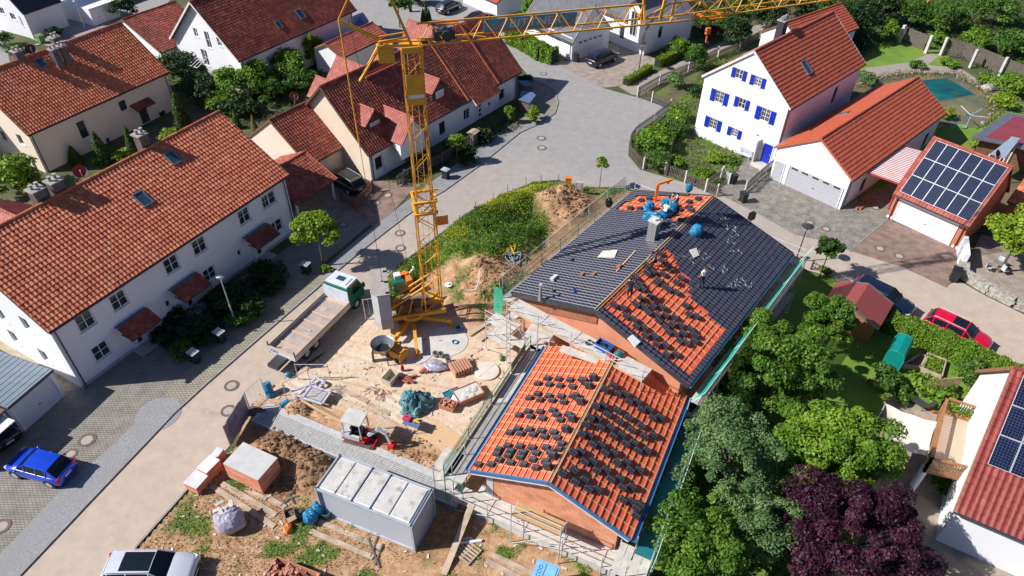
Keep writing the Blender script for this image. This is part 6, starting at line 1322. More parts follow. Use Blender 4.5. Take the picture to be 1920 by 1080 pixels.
# ================= VEHICLES
def car_profiles(st):
    # (x/L from rear, z) : rear bumper->roof->hood ; (rear glass base, roof rear, roof front, cowl)
    return {'wagon':(-.485,-.40,.10,.26,1.50,.98,.72),'suv':(-.475,-.40,.09,.25,1.66,1.08,.85),'hatch':(-.475,-.33,.09,.26,1.44,.95,.70),'van':(-.48,-.43,.16,.31,1.68,1.05,.85),'sedan':(-.40,-.22,.06,.24,1.44,.97,.72)}[st]
def car(label,px,py,yaw,L_,W_,st,paint,roof=None,z=.02,plate=True,cat='car',group=None,rails=False,loc=None):
    xr,xa,xb,xc,zr,zb,zn=car_profiles(st);p=G(px,py,.7) if loc is None else loc;t=thing('parked_car',label,cat,(p[0],p[1],z),yaw,group)
    hw=W_/2;N_=40;xs=np.linspace(-.5,.5,N_)
    def belt(x):
        if x<xc: return zb-.03*max(0,(-.3-x))*5*.3
        k=(x-xc)/(.5-xc);return zb+(zn-zb)*k**1.6
    def wid(x):
        k=1-.16*max(0,(abs(x)-.36)/.14)**2;return hw*k
    mb=MB();rings=[];
    for x in xs:
        w_=wid(x);b_=belt(x);e=min(1,(0.5-abs(x))/.025);z0=.22+.12*(1-e);b2=b_-.10*(1-e)
        r=[(-w_*.90,z0),(-w_,z0+.18),(-w_*1.0,(z0+b2)/2),(-w_*.985,b2-.10),(-w_*.90,b2-.01),(-w_*.5,b2+.02),(0,b2+.03),(w_*.5,b2+.02),(w_*.90,b2-.01),(w_*.985,b2-.10),(w_*1.0,(z0+b2)/2),(w_,z0+.18),(w_*.90,z0)]
        rings.append([(x*L_,y,zz) for y,zz in r])
    vs=[p for r in rings for p in r];k=13;fs=[]
    for i in range(N_-1):
        for j in range(k-1): fs.append([i*k+j,i*k+j+1,(i+1)*k+j+1,(i+1)*k+j])
        fs.append([i*k+k-1,i*k,(i+1)*k,(i+1)*k+k-1])
    fs.append([j for j in range(k)][::-1]);fs.append([(N_-1)*k+j for j in range(k)])
    mb.add(vs,fs);bd=mb.build('body',MATS[paint],t,local=True,smooth=True)
    # greenhouse
    def roofz(x):
        if x<xa: return zb+(zr-.04-zb)*min(1,max(0,(x-xr)/(xa-xr)))**.8
        if x<=xb: k_=(x-xa)/(xb-xa);return zr-.05*abs(k_-.55)**2*2
        return zb+.0+(zr-.03-zb)*max(0,(xc-x)/(xc-xb))**.9
    gx_=sorted(set([xr,xr+(xa-xr)*.5,xa]+list(np.linspace(xa,xb,10))+[xb+(xc-xb)*.33,xb+(xc-xb)*.66,xc]));G_=MB();rg=[]
    for x in gx_:
        zz=roofz(x);w_=wid(x)*.90;f_=(zz-zb)/(zr-zb);wt=w_*(1-.20*f_)
        rg.append([(x*L_,-w_,zb-.05),(x*L_,-wt*1.0,max(zb-.04,zz-.07)),(x*L_,-wt*.93,zz-.01),(x*L_,0,zz+.02),(x*L_,wt*.93,zz-.01),(x*L_,wt,max(zb-.04,zz-.07)),(x*L_,w_,zb-.05)])
    gl=[];bo=[];vs=[p for r in rg for p in r];k=7
    for i in range(len(gx_)-1):
        xm=(gx_[i]+gx_[i+1])/2
        for j in range(k-1):
            f=[i*k+j,i*k+j+1,(i+1)*k+j+1,(i+1)*k+j]
            side=j in(0,5);top=j in(2,3);edge=j in(1,4)
            if side: (gl if xa+.02<xm<xc else bo if xm<xa+.02 and st in('hatch','sedan') else gl).append(f)
            elif xa<xm<xb: bo.append(f)
            elif edge: bo.append(f)
            else: gl.append(f)
    a=MB();a.add(vs,gl);a.build('windows',MATS['car_glass'],t,local=True)
    b=MB();b.add(vs,bo)
    for xx in (xa+.03,(xa+xb)/2-.01,xb-.005): 
        for s_ in(-1,1):
            w0=wid(xx)*.905;b.bar((xx*L_,s_*w0,zb-.03),((xx-.0)*L_,s_*w0*.81,zr-.07),.07,.03)
    for s_ in(-1,1):
        w0=wid(xb)*.90;b.bar((xc*L_,s_*w0*.98,zb-.02),(xb*L_,s_*w0*.79,zr-.05),.06,.05)
    rf=b.build('roof',MATS[paint],t,local=True,smooth=False)
    if roof:
        c=MB();x0,x1=roof;w_=hw*.90*.80*.80
        c.add([(x0*L_,-w_,roofz(x0)+.012),(x1*L_,-w_,roofz(x1)+.012),(x1*L_,0,roofz(x1)+.034),(x1*L_,w_,roofz(x1)+.012),(x0*L_,w_,roofz(x0)+.012),(x0*L_,0,roofz(x0)+.034)],[[0,1,2,5],[5,2,3,4]]);g=c.build('glass_roof',MATS['car_glass'],t,local=True);g.parent=rf
    if rails:
        c=MB()
        for s_ in(-1,1): c.path([((xa+.02)*L_,s_*hw*.68,zr+.0),((xa+.06)*L_,s_*hw*.70,zr+.05),((xb-.04)*L_,s_*hw*.70,zr+.05),(xb*L_,s_*hw*.68,zr-.01)],.02,6)
        c.build('roof_rail',MATS['steel'],t,local=True)
    for sx in(-.31,.31):
        for s_ in(-1,1):
            w_=MB();c_=(sx*L_,s_*(hw-.10),.33);w_.tube((c_[0],c_[1]-.11,c_[2]),(c_[0],c_[1]+.11,c_[2]),.33,20);o=w_.build('wheel',MATS['rubber'],t,local=True)
            r_=MB();r_.tube((c_[0],c_[1]+s_*.105,c_[2]),(c_[0],c_[1]+s_*.125,c_[2]),.22,12);q=r_.build('rim',MATS['steel'],t,local=True);q.parent=o
            ar=MB();ar.tube((c_[0],s_*(hw-.04),c_[2]+.02),(c_[0],s_*(hw+.004),c_[2]+.02),.40,20);ar.build('wheel_arch',MATS['black'],t,local=True)
    for s_ in(-1,1):
        a=MB();a.box((.455*L_,s_*hw*.70,zn-.03),(.28,.36,.14),-s_*.35);a.build('headlight',MATS['lamp_clear'],t,local=True)
        a=MB();a.box((-.478*L_,s_*hw*.74,zb-.12),(.14,.34,.16),s_*.3);a.build('tail_light',MATS['lamp_red'],t,local=True)
        a=MB();a.blob(((xc-.045)*L_,s_*(hw+.05),zb+.02),(.09,.11,.07),8,6,0);a.build('wing_mirror',MATS[paint],t,local=True,smooth=True)
    if plate:
        a=MB();a.box((-.502*L_,0,.62),(.02,.50,.11));a.box((.502*L_,0,.42),(.02,.50,.11));a.build('number_plate',MATS['white_paint'],t,local=True)
    a=MB();a.box((.499*L_,0,.50),(.03,W_*.55,.16));a.build('grille',MATS['black'],t,local=True);return t
mat('car_glass',(.008,.012,.018),(.01,.015,.02),1,.12,spec=.35);mat('lamp_clear',(.6,.62,.65),rough=.1);mat('lamp_red',(.5,.01,.01),rough=.2)
def paint(n,c,rough=.25,metal=.0):
    m=mat(n,c,tuple(x*.97 for x in c),1,rough,metal=metal,spec=.6);b=m.node_tree.nodes['Principled BSDF'];b.inputs['Coat Weight'].default_value=.8;b.inputs['Coat Roughness'].default_value=.05
paint('paint_blue',(.0,.045,.50));paint('paint_silver',(.62,.65,.70),.3,.2);paint('paint_black',(.006,.006,.008));paint('paint_navy',(.005,.012,.035));paint('paint_red',(.62,.0,.035));paint('paint_dark',(.012,.014,.02));paint('paint_green',(.005,.14,.08))
def yaw_px(a,b,z=.9): A=G(*a,z);B=G(*b,z);return math.atan2(B[1]-A[1],B[0]-A[0])
car('bright blue estate car parked on the paved yard at the lower left','',None,0,1,1,'hatch','paint_blue') if 0 else None
c_=(G(22,858,.7)+G(128,884,.7))/2
car('bright blue hatchback parked on the paved yard at the lower left',0,0,yaw_px((126,884),(22,856)),3.95,1.75,'hatch','paint_blue',loc=(G(75,871,.75)))
car('silver estate car with black glass roof at the bottom edge beside the lot',0,0,yaw_px((200,1068),(366,1066)),4.75,1.86,'suv','paint_silver',roof=(-.25,.08),loc=G(280,1066,.9),rails=True)
car('black estate car parked in the shade by the cream gable wall',0,0,yaw_px((672,350),(620,318)),4.6,1.82,'wagon','paint_black',roof=(-.3,.08),loc=G(648,335,.8),rails=True)
car('dark navy people carrier on the sandy paved driveway behind the jib',0,0,yaw_px((1112,118),(1160,98)),4.7,1.85,'van','paint_navy',loc=G(1130,105,.9))
car('dark blue car half hidden behind the garden shed',0,0,yaw_px((1600,528),(1716,583)),4.8,1.86,'suv','paint_navy',loc=G(1655,555,.9))
car('glossy red estate car with sunroof parked behind the long hedge',0,0,yaw_px((1733,590),(1862,650)),4.6,1.82,'wagon','paint_red',roof=(-.12,.08),rails=True,loc=G(1798,617,.9))
car('dark blue car on the parking bay at the top behind the crane',0,0,yaw_px((820,22),(860,4)),4.5,1.8,'wagon','paint_dark',loc=G(842,10,.8))
car('dark car behind the double house roof near the low wall at the top',0,0,yaw_px((870,36),(925,22)),4.5,1.8,'sedan','paint_black',loc=G(900,32,.7))
car('dark car parked inside the open garage at the lower left edge',0,0,R(150),4.4,1.8,'hatch','paint_black',loc=G(-20,800,.7))
# ---- flatbed truck
A=G(514,640,1.3);B=G(560,668,1.3);Cc=G(700,515,1.3)
ty=yaw_px((545,655),(673,530),1.2);tc_=(G(540,650,1.1)+G(650,545,1.1))/2
fw_=np.array([math.cos(ty),math.sin(ty),0]);rt=np.array([-fw_[1],fw_[0],0])
tk=thing('flatbed_truck','green and white flatbed truck with empty dusty loading bed standing at the site entrance','truck',(*G(583,612,1.05)[:2],.02),ty)
mb=MB();Lb,Wb=6.3,2.35;mb.box((0,0,1.0),(Lb,Wb,.12));tkb=mb.build('load_bed',mat('bed_floor',(.40,.33,.30),(.29,.25,.24),1.6,.85,c3=(.50,.42,.36),s3=1.1,f3=(.5,.7)),tk,local=True)
for s_ in(-1,1):
    mb=MB();mb.box((0,s_*(Wb/2+.02),1.13),(Lb,.04,.55));mb.build('side_panel',mat('bed_side',(.50,.44,.36),(.42,.37,.31),2,.8),tk,local=True);q=MB();q.box((0,s_*(Wb/2+.02),1.36),(Lb,.06,.05));q.build('top_rail',MATS['frame_dark'],tk,local=True)
mb=MB();mb.box((-Lb/2-.02,0,1.08),(.04,Wb,.5));tl=mb.build('tailgate',mat('tail_white',(.62,.66,.70),rough=.6),tk,local=True)
mb=MB();mb.box((-Lb/2-.02,0,1.36),(.12,Wb,.06));mb.build('tailgate_rail',MATS['wood_pale'],tk,local=True)
for x_ in(-2.2,-1.0,.35,1.3,2.95): mb=MB();mb.box((x_,0,1.085),(.12,Wb-.1,.05));mb.build('bed_crossbar',MATS['wood_pale'],tk,local=True)
mb=MB();mb.box((-.4,.2,1.085),(.09,1.1,.05));mb.build('bed_crossbar',MATS['wood_pale'],tk,local=True)
for s_ in(-1,1): mb=MB();mb.bar((-Lb/2,s_*Wb/2,.7),(-Lb/2,s_*Wb/2,1.75),.07);mb.build('corner_post',MATS['frame_dark'],tk,local=True)
mb=MB();mb.box((Lb/2+.02,0,1.65),(.06,Wb*.96,1.25));mb.build('headboard',MATS['tail_white'],tk,local=True)
mb=MB();mb.box((-.2,0,.72),(Lb+1.8,.9,.3));mb.build('chassis',MATS['frame_dark'],tk,local=True)
# cab
cx=Lb/2+.15;mb=MB();w2=1.08
prof=[(cx,.6),(cx+1.75,.6),(cx+1.85,1.2),(cx+1.8,1.55),(cx+1.35,2.45),(cx+.1,2.5),(cx,2.3)]
vs=[(x_,-w2*(1 if z_<1.6 else .92),z_) for x_,z_ in prof]+[(x_,w2*(1 if z_<1.6 else .92),z_) for x_,z_ in prof];n_=len(prof)
mb.add(vs,[[i,(i+1)%n_,n_+(i+1)%n_,n_+i] for i in range(n_)]+[list(range(n_))[::-1],list(range(n_,2*n_))]);cb=mb.build('cab',MATS['paint_green'],tk,local=True)
mb=MB();mb.box((cx+.70,0,2.53),(1.35,w2*1.82,.10));mb.box((cx+.62,0,2.60),(.9,1.5,.06));x=mb.build('cab_roof',mat('cab_white',(.62,.68,.74),rough=.35),tk,local=True)
mb=MB();mb.box((cx+.7,0,2.65),(.45,.65,.05));y=mb.build('roof_hatch',MATS['sky_glass'],tk,local=True);y.parent=x
mb=MB();mb.add([(cx+1.79,-w2*.85,1.6),(cx+1.79,w2*.85,1.6),(cx+1.37,w2*.8,2.42),(cx+1.37,-w2*.8,2.42)],[[0,1,2,3]]);y=mb.build('windscreen',MATS['car_glass'],tk,local=True)
for s_ in(-1,1):
    mb=MB();q=[(cx+.55,s_*(w2+.012),1.55),(cx+1.55,s_*(w2+.012),1.55),(cx+1.25,s_*(w2*.935+.012),2.3),(cx+.55,s_*(w2*.93+.012),2.3)];mb.add(q if s_<0 else q[::-1],[[0,1,2,3]]);mb.build('side_window',MATS['car_glass'],tk,local=True)
    mb=MB();mb.box((cx+1.65,s_*(w2+.18),1.8),(.08,.22,.4));mb.build('wing_mirror',MATS['frame_dark'],tk,local=True)
    for x_ in(-1.9,-.9,cx+.75):
        mb=MB();mb.tube((x_,s_*.75,.45),(x_,s_*1.08,.45),.45,18);o=mb.build('wheel',MATS['rubber'],tk,local=True);q=MB();q.tube((x_,s_*1.07,.45),(x_,s_*1.10,.45),.24,12);y=q.build('rim',MATS['steel'],tk,local=True);y.parent=o
mat('text_blue',(.01,.10,.45),rough=.5)
def ltext(t,s,O,A,up,n,size,m,name,parent=None):
    o=text(None,s,O,np.array(A,float),np.array(up,float),np.array(n,float),size,m,name);o.parent=t;return o
ltext(tk,'XIN',(-Lb/2-.05,.72,1.06),(0,-1,0),(0,0,1),(-1,0,0),.42,'text_blue','tailgate_lettering')
# ---- mini excavator
ex_y=yaw_px((650,805),(712,822),1.0);ep=G(676,812,.9);ex=thing('mini_excavator','small red white and grey excavator with canopy standing on the gravel strip','excavator',(ep[0],ep[1],.1),ex_y)
for s_ in(-1,1):
    mb=MB();pr_=[(-.85,.0),(.85,.0),(1.0,.12),(1.02,.3),(.9,.42),(-.9,.42),(-1.02,.3),(-1.0,.12)];w0=.15
    vs=[(a,s_*.52-w0,b) for a,b in pr_]+[(a,s_*.52+w0,b) for a,b in pr_];n_=8;mb.add(vs,[[i,(i+1)%n_,n_+(i+1)%n_,n_+i] for i in range(n_)]+[list(range(n_))[::-1],list(range(n_,2*n_))])
    for i in range(16): mb.box((-.9+i*.12,s_*.52,.44),(.05,.31,.03))
    mb.build('track',MATS['track_rubber'] if 'track_rubber' in MATS else mat('track_rubber',(.22,.20,.16),(.10,.09,.08),8,.9),ex,local=True)
mb=MB();mb.box((-.1,0,.5),(1.5,.8,.2));mb.box((-.25,0,.66),(1.55,1.15,.16));mb.build('lower_body',MATS['red_paint'],ex,local=True)
mat('machine_grey',(.52,.54,.56),rough=.4);mb=MB();mb.box((-.75,0,.95),(.55,1.1,.5));mb.box((-.3,-.5,.88),(1.0,.16,.35));mb.box((-.3,.5,.88),(1.0,.16,.35));mb.build('engine_cover',MATS['machine_grey'],ex,local=True)
mb=MB();mb.box((-.3,0,.95),(.45,.45,.14));mb.box((-.5,0,1.2),(.12,.45,.5));mb.box((.15,0,1.0),(.2,.5,.4));mb.build('seat',MATS['black'],ex,local=True)
mb=MB();mb.box((-.25,0,2.28),(1.35,1.15,.08));mb.build('canopy',mat('canopy_grey',(.55,.53,.50),rough=.6),ex,local=True)
for a,b in((-.85,-.52),(-.85,.52),(.35,-.52),(.35,.52)): mb=MB();mb.bar((a,b,.9),(a*.95,b,2.25),.06);mb.build('canopy_post',MATS['machine_grey'],ex,local=True)
mb=MB();mb.bar((.55,0,.85),(1.35,0,1.75),.22,.2);mb.bar((1.35,0,1.75),(1.85,0,1.45),.18,.2);mb.build('boom',MATS['machine_grey'],ex,local=True)
mb=MB();mb.bar((1.8,0,1.55),(2.05,0,.6),.14,.16);mb.bar((1.1,.1,1.6),(1.9,.1,1.75),.07);mb.build('stick',MATS['machine_grey'],ex,local=True)
mb=MB();mb.box((2.1,0,.4),(.4,.5,.4),0);mb.build('bucket',MATS['red_paint'],ex,local=True);mb=MB();mb.bar((.8,0,.3),(.4,0,.45),.1);mb.box((1.05,0,.3),(.08,1.3,.32));mb.build('dozer_blade',MATS['red_paint'],ex,local=True)
# ================= SITE OBJECTS
# container
CT=thing('site_container','pale grey steel site container with ribbed white roof standing on the dug brown soil','container',(-10.85,22.28,.03),R(-21.83))
mat('container_wall',(.44,.48,.52),(.42,.46,.50),1,.5);mat('container_roof',(.80,.78,.72),(.70,.68,.62),1.5,.6,c3=(.42,.39,.33),s3=2,f3=(.55,.75));mat('container_edge',(.10,.13,.20),rough=.5)
mb=MB();mb.box((3.03,1.22,1.28),(6.0,2.38,2.5));mb.build('wall',MATS['container_wall'],CT,local=True)
mb=MB()
for y_ in(0,2.44):
    for z_ in(.06,2.52): mb.bar((0,y_,z_),(6.06,y_,z_),.12,.14)
for x_ in(0,6.06):
    for z_ in(.06,2.52): mb.bar((x_,0,z_),(x_,2.44,z_),.12,.14)
    for y_ in(0,2.44): mb.bar((x_,y_,0),(x_,y_,2.59),.14)
mb.build('frame',mat('container_frame',(.40,.44,.48),rough=.5),CT,local=True)
xs_=[.12,1.2,2.3,3.5,4.65,5.92]
for i in range(5):
    a,b=xs_[i]+.05,xs_[i+1]-.07;mb=MB();k=14
    mb.box(((a+b)/2,1.22,2.56),(b-a,2.2,.06))
    for j in range(k): mb.box((a+(b-a)*(j+.5)/k,1.22,2.60),((b-a)/k*.55,2.1,.03))
    mb.build('roof_panel',MATS['container_roof'],CT,local=True)
for x_ in(xs_[2],xs_[3]): mb=MB();mb.box((x_-.04,1.22,2.6),(.07,2.4,.09));mb.build('roof_bar',MATS['container_edge'],CT,local=True)
for x_ in(.06,6.0): mb=MB();mb.box((x_,1.22,2.62),(.05,2.4,.03));mb.build('edge_strip',MATS['container_edge'],CT,local=True)
mb=MB();mb.bar((.18,-.02,.2),(.18,-.02,2.45),.05);mb.build('door_bar',MATS['container_edge'],CT,local=True)
# brick pallets
mat('brick_stack_side',(.62,.22,.12),(.50,.16,.09),2,.9,c3=(.7,.38,.28),s3=3,stretch=(.4,.4,5));mat('stack_cover',(.52,.52,.50),(.45,.45,.43),2,.8)
def pallet_stack(px0,px1,W_,h,label,top='stack_cover'):
    A=GZ(*px0);B=GZ(*px1);d=B-A;d[2]=0;L_=np.linalg.norm(d);d/=L_;n=np.array([-d[1],d[0],0]);c=A+d*L_/2+n*W_/2;t=thing('brick_pallet_stack',label,'brick stack',(c[0],c[1],c[2]-.02),0,'pallets of bricks by the road');z0=c[2]
    P=np.array([c[0],c[1],z0])-d*L_/2-n*W_/2
    nz_=max(1,int(h/.25));nx=max(1,int(L_/.5))
    mb=MB()
    for k in range(nz_): mb.obox(P+[0,0,.12+k*(h-.12)/nz_]+d*.01*(k%2)+n*.012*((k+1)%2),d*(L_-.02),n*(W_-.02),np.array([0,0,(h-.12)/nz_-.012]))
    mb.build('bricks',MATS['brick_stack_side'],t);mb=MB();mb.obox(P+[0,0,h],d*L_,n*W_,np.array([0,0,.03]));mb.build('cover_sheet',MATS[top],t);mb=MB()
    for e in(.1,.5,.85): mb.obox(P+d*L_*e,d*.1,n*W_,np.array([0,0,.12]))
    mb.build('pallet',MATS['wood_pale'],t);return t
pallet_stack((430,897),(494,928),1.75,1.5,'large stack of orange bricks under a grey cover sheet beside the container')
pallet_stack((374,930),(398,903),1.0,.7,'low orange brick pallet with dark gap on top, at the kerb','blind_pale');pallet_stack((395,905),(420,880),.8,.95,'brick pallet wrapped in white film between two other pallets','white_paint');pallet_stack((398,890),(425,855),.5,.7,'farthest low brick pallet along the road kerb','blind_pale')
# beams and planks
def plank(px0,px1,w_,h_,label,m='wood_plank',cat='plank',name='plank',group=None,z0=0,z1=0):
    A=GZ(*px0,h_/2+.01+z0);B=GZ(*px1,h_/2+.01+z1);mb=MB();mb.bar(A,B,w_,h_);return one(mb,name,MATS[m],label,cat,group)
G1='planks lying on the lower lot'
plank((398,912),(515,988),.32,.06,'long plank below the brick stack, the one nearer the road corner',group=G1);plank((414,906),(518,966),.32,.06,'long plank below the brick stack, the one nearer the container',group=G1)
plank((599,978),(716,1028),.3,.06,'plank in front of the container, the nearer to its wall',group=G1);plank((582,996),(700,1046),.3,.06,'plank in front of the container, the farther from its wall',group=G1)
plank((922,1040),(1010,1082),.3,.06,'upper of two planks beside the blue cabin',group=G1);plank((912,1052),(975,1085),.3,.06,'lower of two planks beside the blue cabin',group=G1)
plank((832,1078),(886,962),.36,.08,'long walkway plank leaning to the annex scaffold past the pallet',z1=.9)
plank((460,918),(500,936),.25,.05,'short plank end under the brick stack corner');plank((505,935),(535,952),.3,.05,'short plank beside the loose firewood')
plank((565,752),(668,808),.16,.10,'pale beam beside the soil heap, the upper one','wood_pale','beam','beam','fresh timber beams');plank((585,760),(655,800),.22,.12,'pale broad beam in the middle of the timber pile','wood_pale','beam','beam','fresh timber beams');plank((583,780),(655,790),.16,.08,'pale thin beam at the bottom of the timber pile','wood_pale','beam','beam','fresh timber beams');plank((602,756),(680,785),.22,.14,'pale thick beam at the top of the timber pile','wood_pale','beam','beam','fresh timber beams')
plank((628,724),(690,754),.36,.03,'flush board laid on the sand left of the blue tarpaulin','wood_plank');plank((690,757),(730,776),.34,.03,'second flush board ending near the blue tarpaulin','wood_plank');plank((880,630),(940,590),.28,.12,'upper long board beside the crane shadow','wood_plank');plank((900,640),(945,600),.34,.14,'lower long board beside the crane shadow','wood_plank')
plank((800,800),(860,840),1.6,.03,'flat timber board field on the sand beside the annex','wood_pale','boards','boards');
for i,(a,b) in enumerate((((540,925),(552,945)),((530,940),(560,930)),((525,950),(548,932)),((703,1060),(718,1020)),((695,1045),(710,1000)),((690,1010),(712,1065)))): plank(a,b,.09,.06,['loose firewood stick nearest the stack shadow','firewood stick lying across the pile','lower firewood stick beside the plank','thin wooden stick beside the container corner, longest','thin wooden stick leaning between planks and container','third thin stick crossing below the container corner'][i],'wood_grey','stick','stick')
# pallet
P=GZ(876,1036);pt=thing('wooden_pallet','weathered empty wooden pallet lying beside the walkway plank','pallet',P,R(-38));mb=MB()
for i in range(6): mb.box((0,-.5+i*.2,.13),(1.2,.13,.022))
for x_ in(-.53,0,.53): mb.box((x_,0,.06),(.1,1.15,.09))
mb.build('slats',MATS['wood_plank'],pt,local=True)
mb=MB();A=GZ(862,1020,.09);B=GZ(903,1015,.09);mb.tube(A,B,.09,12);one(mb,'plastic_pipe',MATS['white_paint'],'white plastic pipe lying beside the pallet, the longer one','pipe')
mb=MB();A=GZ(868,1013,.08);B=GZ(885,1011,.08);mb.tube(A,B,.07,12);one(mb,'plastic_pipe',MATS['blind_pale'],'short grey pipe end behind the longer white pipe','pipe')
# bags
def gbag(px,py,r,m,label,name='plastic_sack',cat='sack',seed=1,noise=.3,group=None,n=20):
    p=GZ(px,py);mb=MB();mb.blob((p[0],p[1],p[2]+r[2]*.75),r,n,14,noise,seed);return one(mb,name,MATS[m],label,cat,group)
mat('film_lilac',(.42,.40,.47),(.30,.28,.36),5,.3,.05,5);gbag(435,985,(.85,.8,.75),'film_lilac','big transparent lilac sack full of rubble on the lot','rubble_bag','sack',2,.22)
mb=MB();p=GZ(432,975,.85)
for i in range(14): mb.box(p+[random.uniform(-.45,.45),random.uniform(-.4,.4),random.uniform(.2,.5)],(random.uniform(.2,.6),.2,.08),random.random()*3,tilt=random.uniform(-.5,.5))
one(mb,'rubble',MATS['sheet_cream'],'broken boards and cardboard sticking out of the lilac rubble sack','rubble')
gbag(584,976,(.42,.4,.5),'bag_blue','blue plastic sack in front of the container, left one',seed=3,group='blue sacks');gbag(600,962,(.36,.36,.6),'bag_blue','blue plastic sack leaning on the container corner, right one',seed=4,group='blue sacks')
P=GZ(613,968);mb=MB();mb.lathe(P,[(.2,0),(.27,.5),(.25,.5),(.2,.05)],14);one(mb,'bucket',mat('teal_plastic',(.10,.32,.30),rough=.4),'teal bucket with mixed waste at the container corner','bucket')
P=GZ(546,972);cb=thing('cardboard_box','open brown cardboard box with round hole on the lot','cardboard box',P,R(25));mat('cardboard',(.42,.27,.15),(.36,.23,.13),2,.9)
mb=MB()
for q in((0,-.3,.55,.02,.6),(0,.3,.55,.02,.6),(-.27,0,.02,.6,.6),(.27,0,.02,.6,.6),(0,0,.55,.6,.02)): mb.box((q[0],q[1],q[4]/2),(q[2],q[3],q[4]))
mb.box((.05,-.45,.6),(.5,.3,.02),.2);mb.build('box_body',MATS['cardboard'],cb,local=True);mb=MB();mb.tube((0,-.312,.3),(0,-.316,.3),.13,14);mb.build('opening',MATS['black'],cb,local=True)
gbag(541,993,(.22,.3,.2),'orange_paint','orange work gloves and rags lying by the cardboard box','rag','rags',7,.5);gbag(553,968,(.4,.3,.25),'wood_grey','small heap of dark rubbish between cardboard box and blue sacks','rubbish','rubbish',9,.5)
# tarp heap
mat('tarp',(.10,.24,.27),(.07,.18,.21),3,.5,.03,6)
def tarp(px,py,r,h,label):
    p=GZ(px,py);mb=MB();N_=46;vs=[];fs=[];K=16;rs=np.random.RandomState(5)
    for j in range(K+1):
        t_=j/K;rr=r*(math.sin(t_*math.pi/2));zz=h*(1-t_**1.8)
        for i in range(N_):
            a=2*math.pi*i/N_;f=1+.16*math.sin(3*a+1)+.09*math.sin(7*a+6*t_)+.07*math.sin(11*a-9*t_)+.04*rs.randn()*t_
            vs.append((p[0]+rr*f*math.cos(a),p[1]+rr*f*.85*math.sin(a),p[2]+zz*(1+.16*math.sin(4*a+9*t_)+.13*math.sin(9*a-11*t_+2)+.08*math.sin(15*a+14*t_)) if j<K else p[2]+.02))
    for j in range(K):
        for i in range(N_): fs.append([j*N_+i,(j+1)*N_+i,(j+1)*N_+(i+1)%N_,j*N_+(i+1)%N_])
    mb.add(vs,fs);return one(mb,'tarpaulin',MATS['tarp'],label,'tarpaulin')
tarp(780,760,1.15,1.0,'crumpled blue green tarpaulin heap in the middle of the sandy site')
# tubs
def tub(px,py,yaw,L_,W_,h,m,label,fill=None,fm='concrete_light',name='mortar_tub'):
    P=GZ(px,py);t=thing(name,label,'tub',P,yaw);mb=MB();a=.86
    def ring(l,w,z): return [(-l/2,-w/2,z),(l/2,-w/2,z),(l/2,w/2,z),(-l/2,w/2,z)]
    vs=ring(L_*a,W_*a,0)+ring(L_,W_,h)+ring(L_-.1,W_-.1,h)+ring(L_*a-.06,W_*a-.06,.04)
    fs=[[3,2,1,0]]+[[i,(i+1)%4,4+(i+1)%4,4+i] for i in range(4)]+[[4+i,4+(i+1)%4,8+(i+1)%4,8+i] for i in range(4)]+[[8+i,8+(i+1)%4,12+(i+1)%4,12+i] for i in range(4)]+[[12,13,14,15]]
    mb.add(vs,fs);mb.build('tub_body',MATS[m],t,local=True)
    if fill:
        q=MB()
        if fill=='lumps':
            for i in range(26): q.box((random.uniform(-L_*.36,L_*.36),random.uniform(-W_*.34,W_*.34),h*.7+random.random()*.2),(random.uniform(.12,.35),random.uniform(.1,.2),.1),random.random()*3,tilt=random.uniform(-.4,.4))
        else:
            q.box((0,0,h*.55),(L_-.16,W_-.16,h*.7));
            for i in range(8): q.blob((random.uniform(-L_*.3,L_*.3),random.uniform(-W_*.3,W_*.3),h*.9),(.25,.2,.08),8,5,.3,i)
        q.build('contents',MATS[fm],t,local=True)
    return t
mat('tub_orange',(.45,.20,.12),(.38,.16,.10),2,.6);mat('tub_cream',(.55,.50,.38),rough=.6);mat('rubble_red',(.55,.25,.16),(.40,.16,.10),4,.9)
tub(733,714,R(62),1.15,.8,.6,'tub_cream','cream tub with empty dark inside tipped near the fork of tools',fill=None);tub(841,764,R(-22),1.1,.75,.45,'tub_orange','orange tub filled with broken brick beside the sand tub','lumps','rubble_red');tub(878,744,R(30),1.9,1.2,.55,'tub_orange','large orange tub filled with grey sand beside the annex scaffold','fill');tub(848,742,R(30),1.2,.7,.3,'blue_plastic','shallow blue tub behind the orange brick tub','fill','tarp_teal')
gbag(855,752,(.3,.3,.25),'white_paint','small white crumpled bag between the tubs','plastic_bag','bag',4,.4)
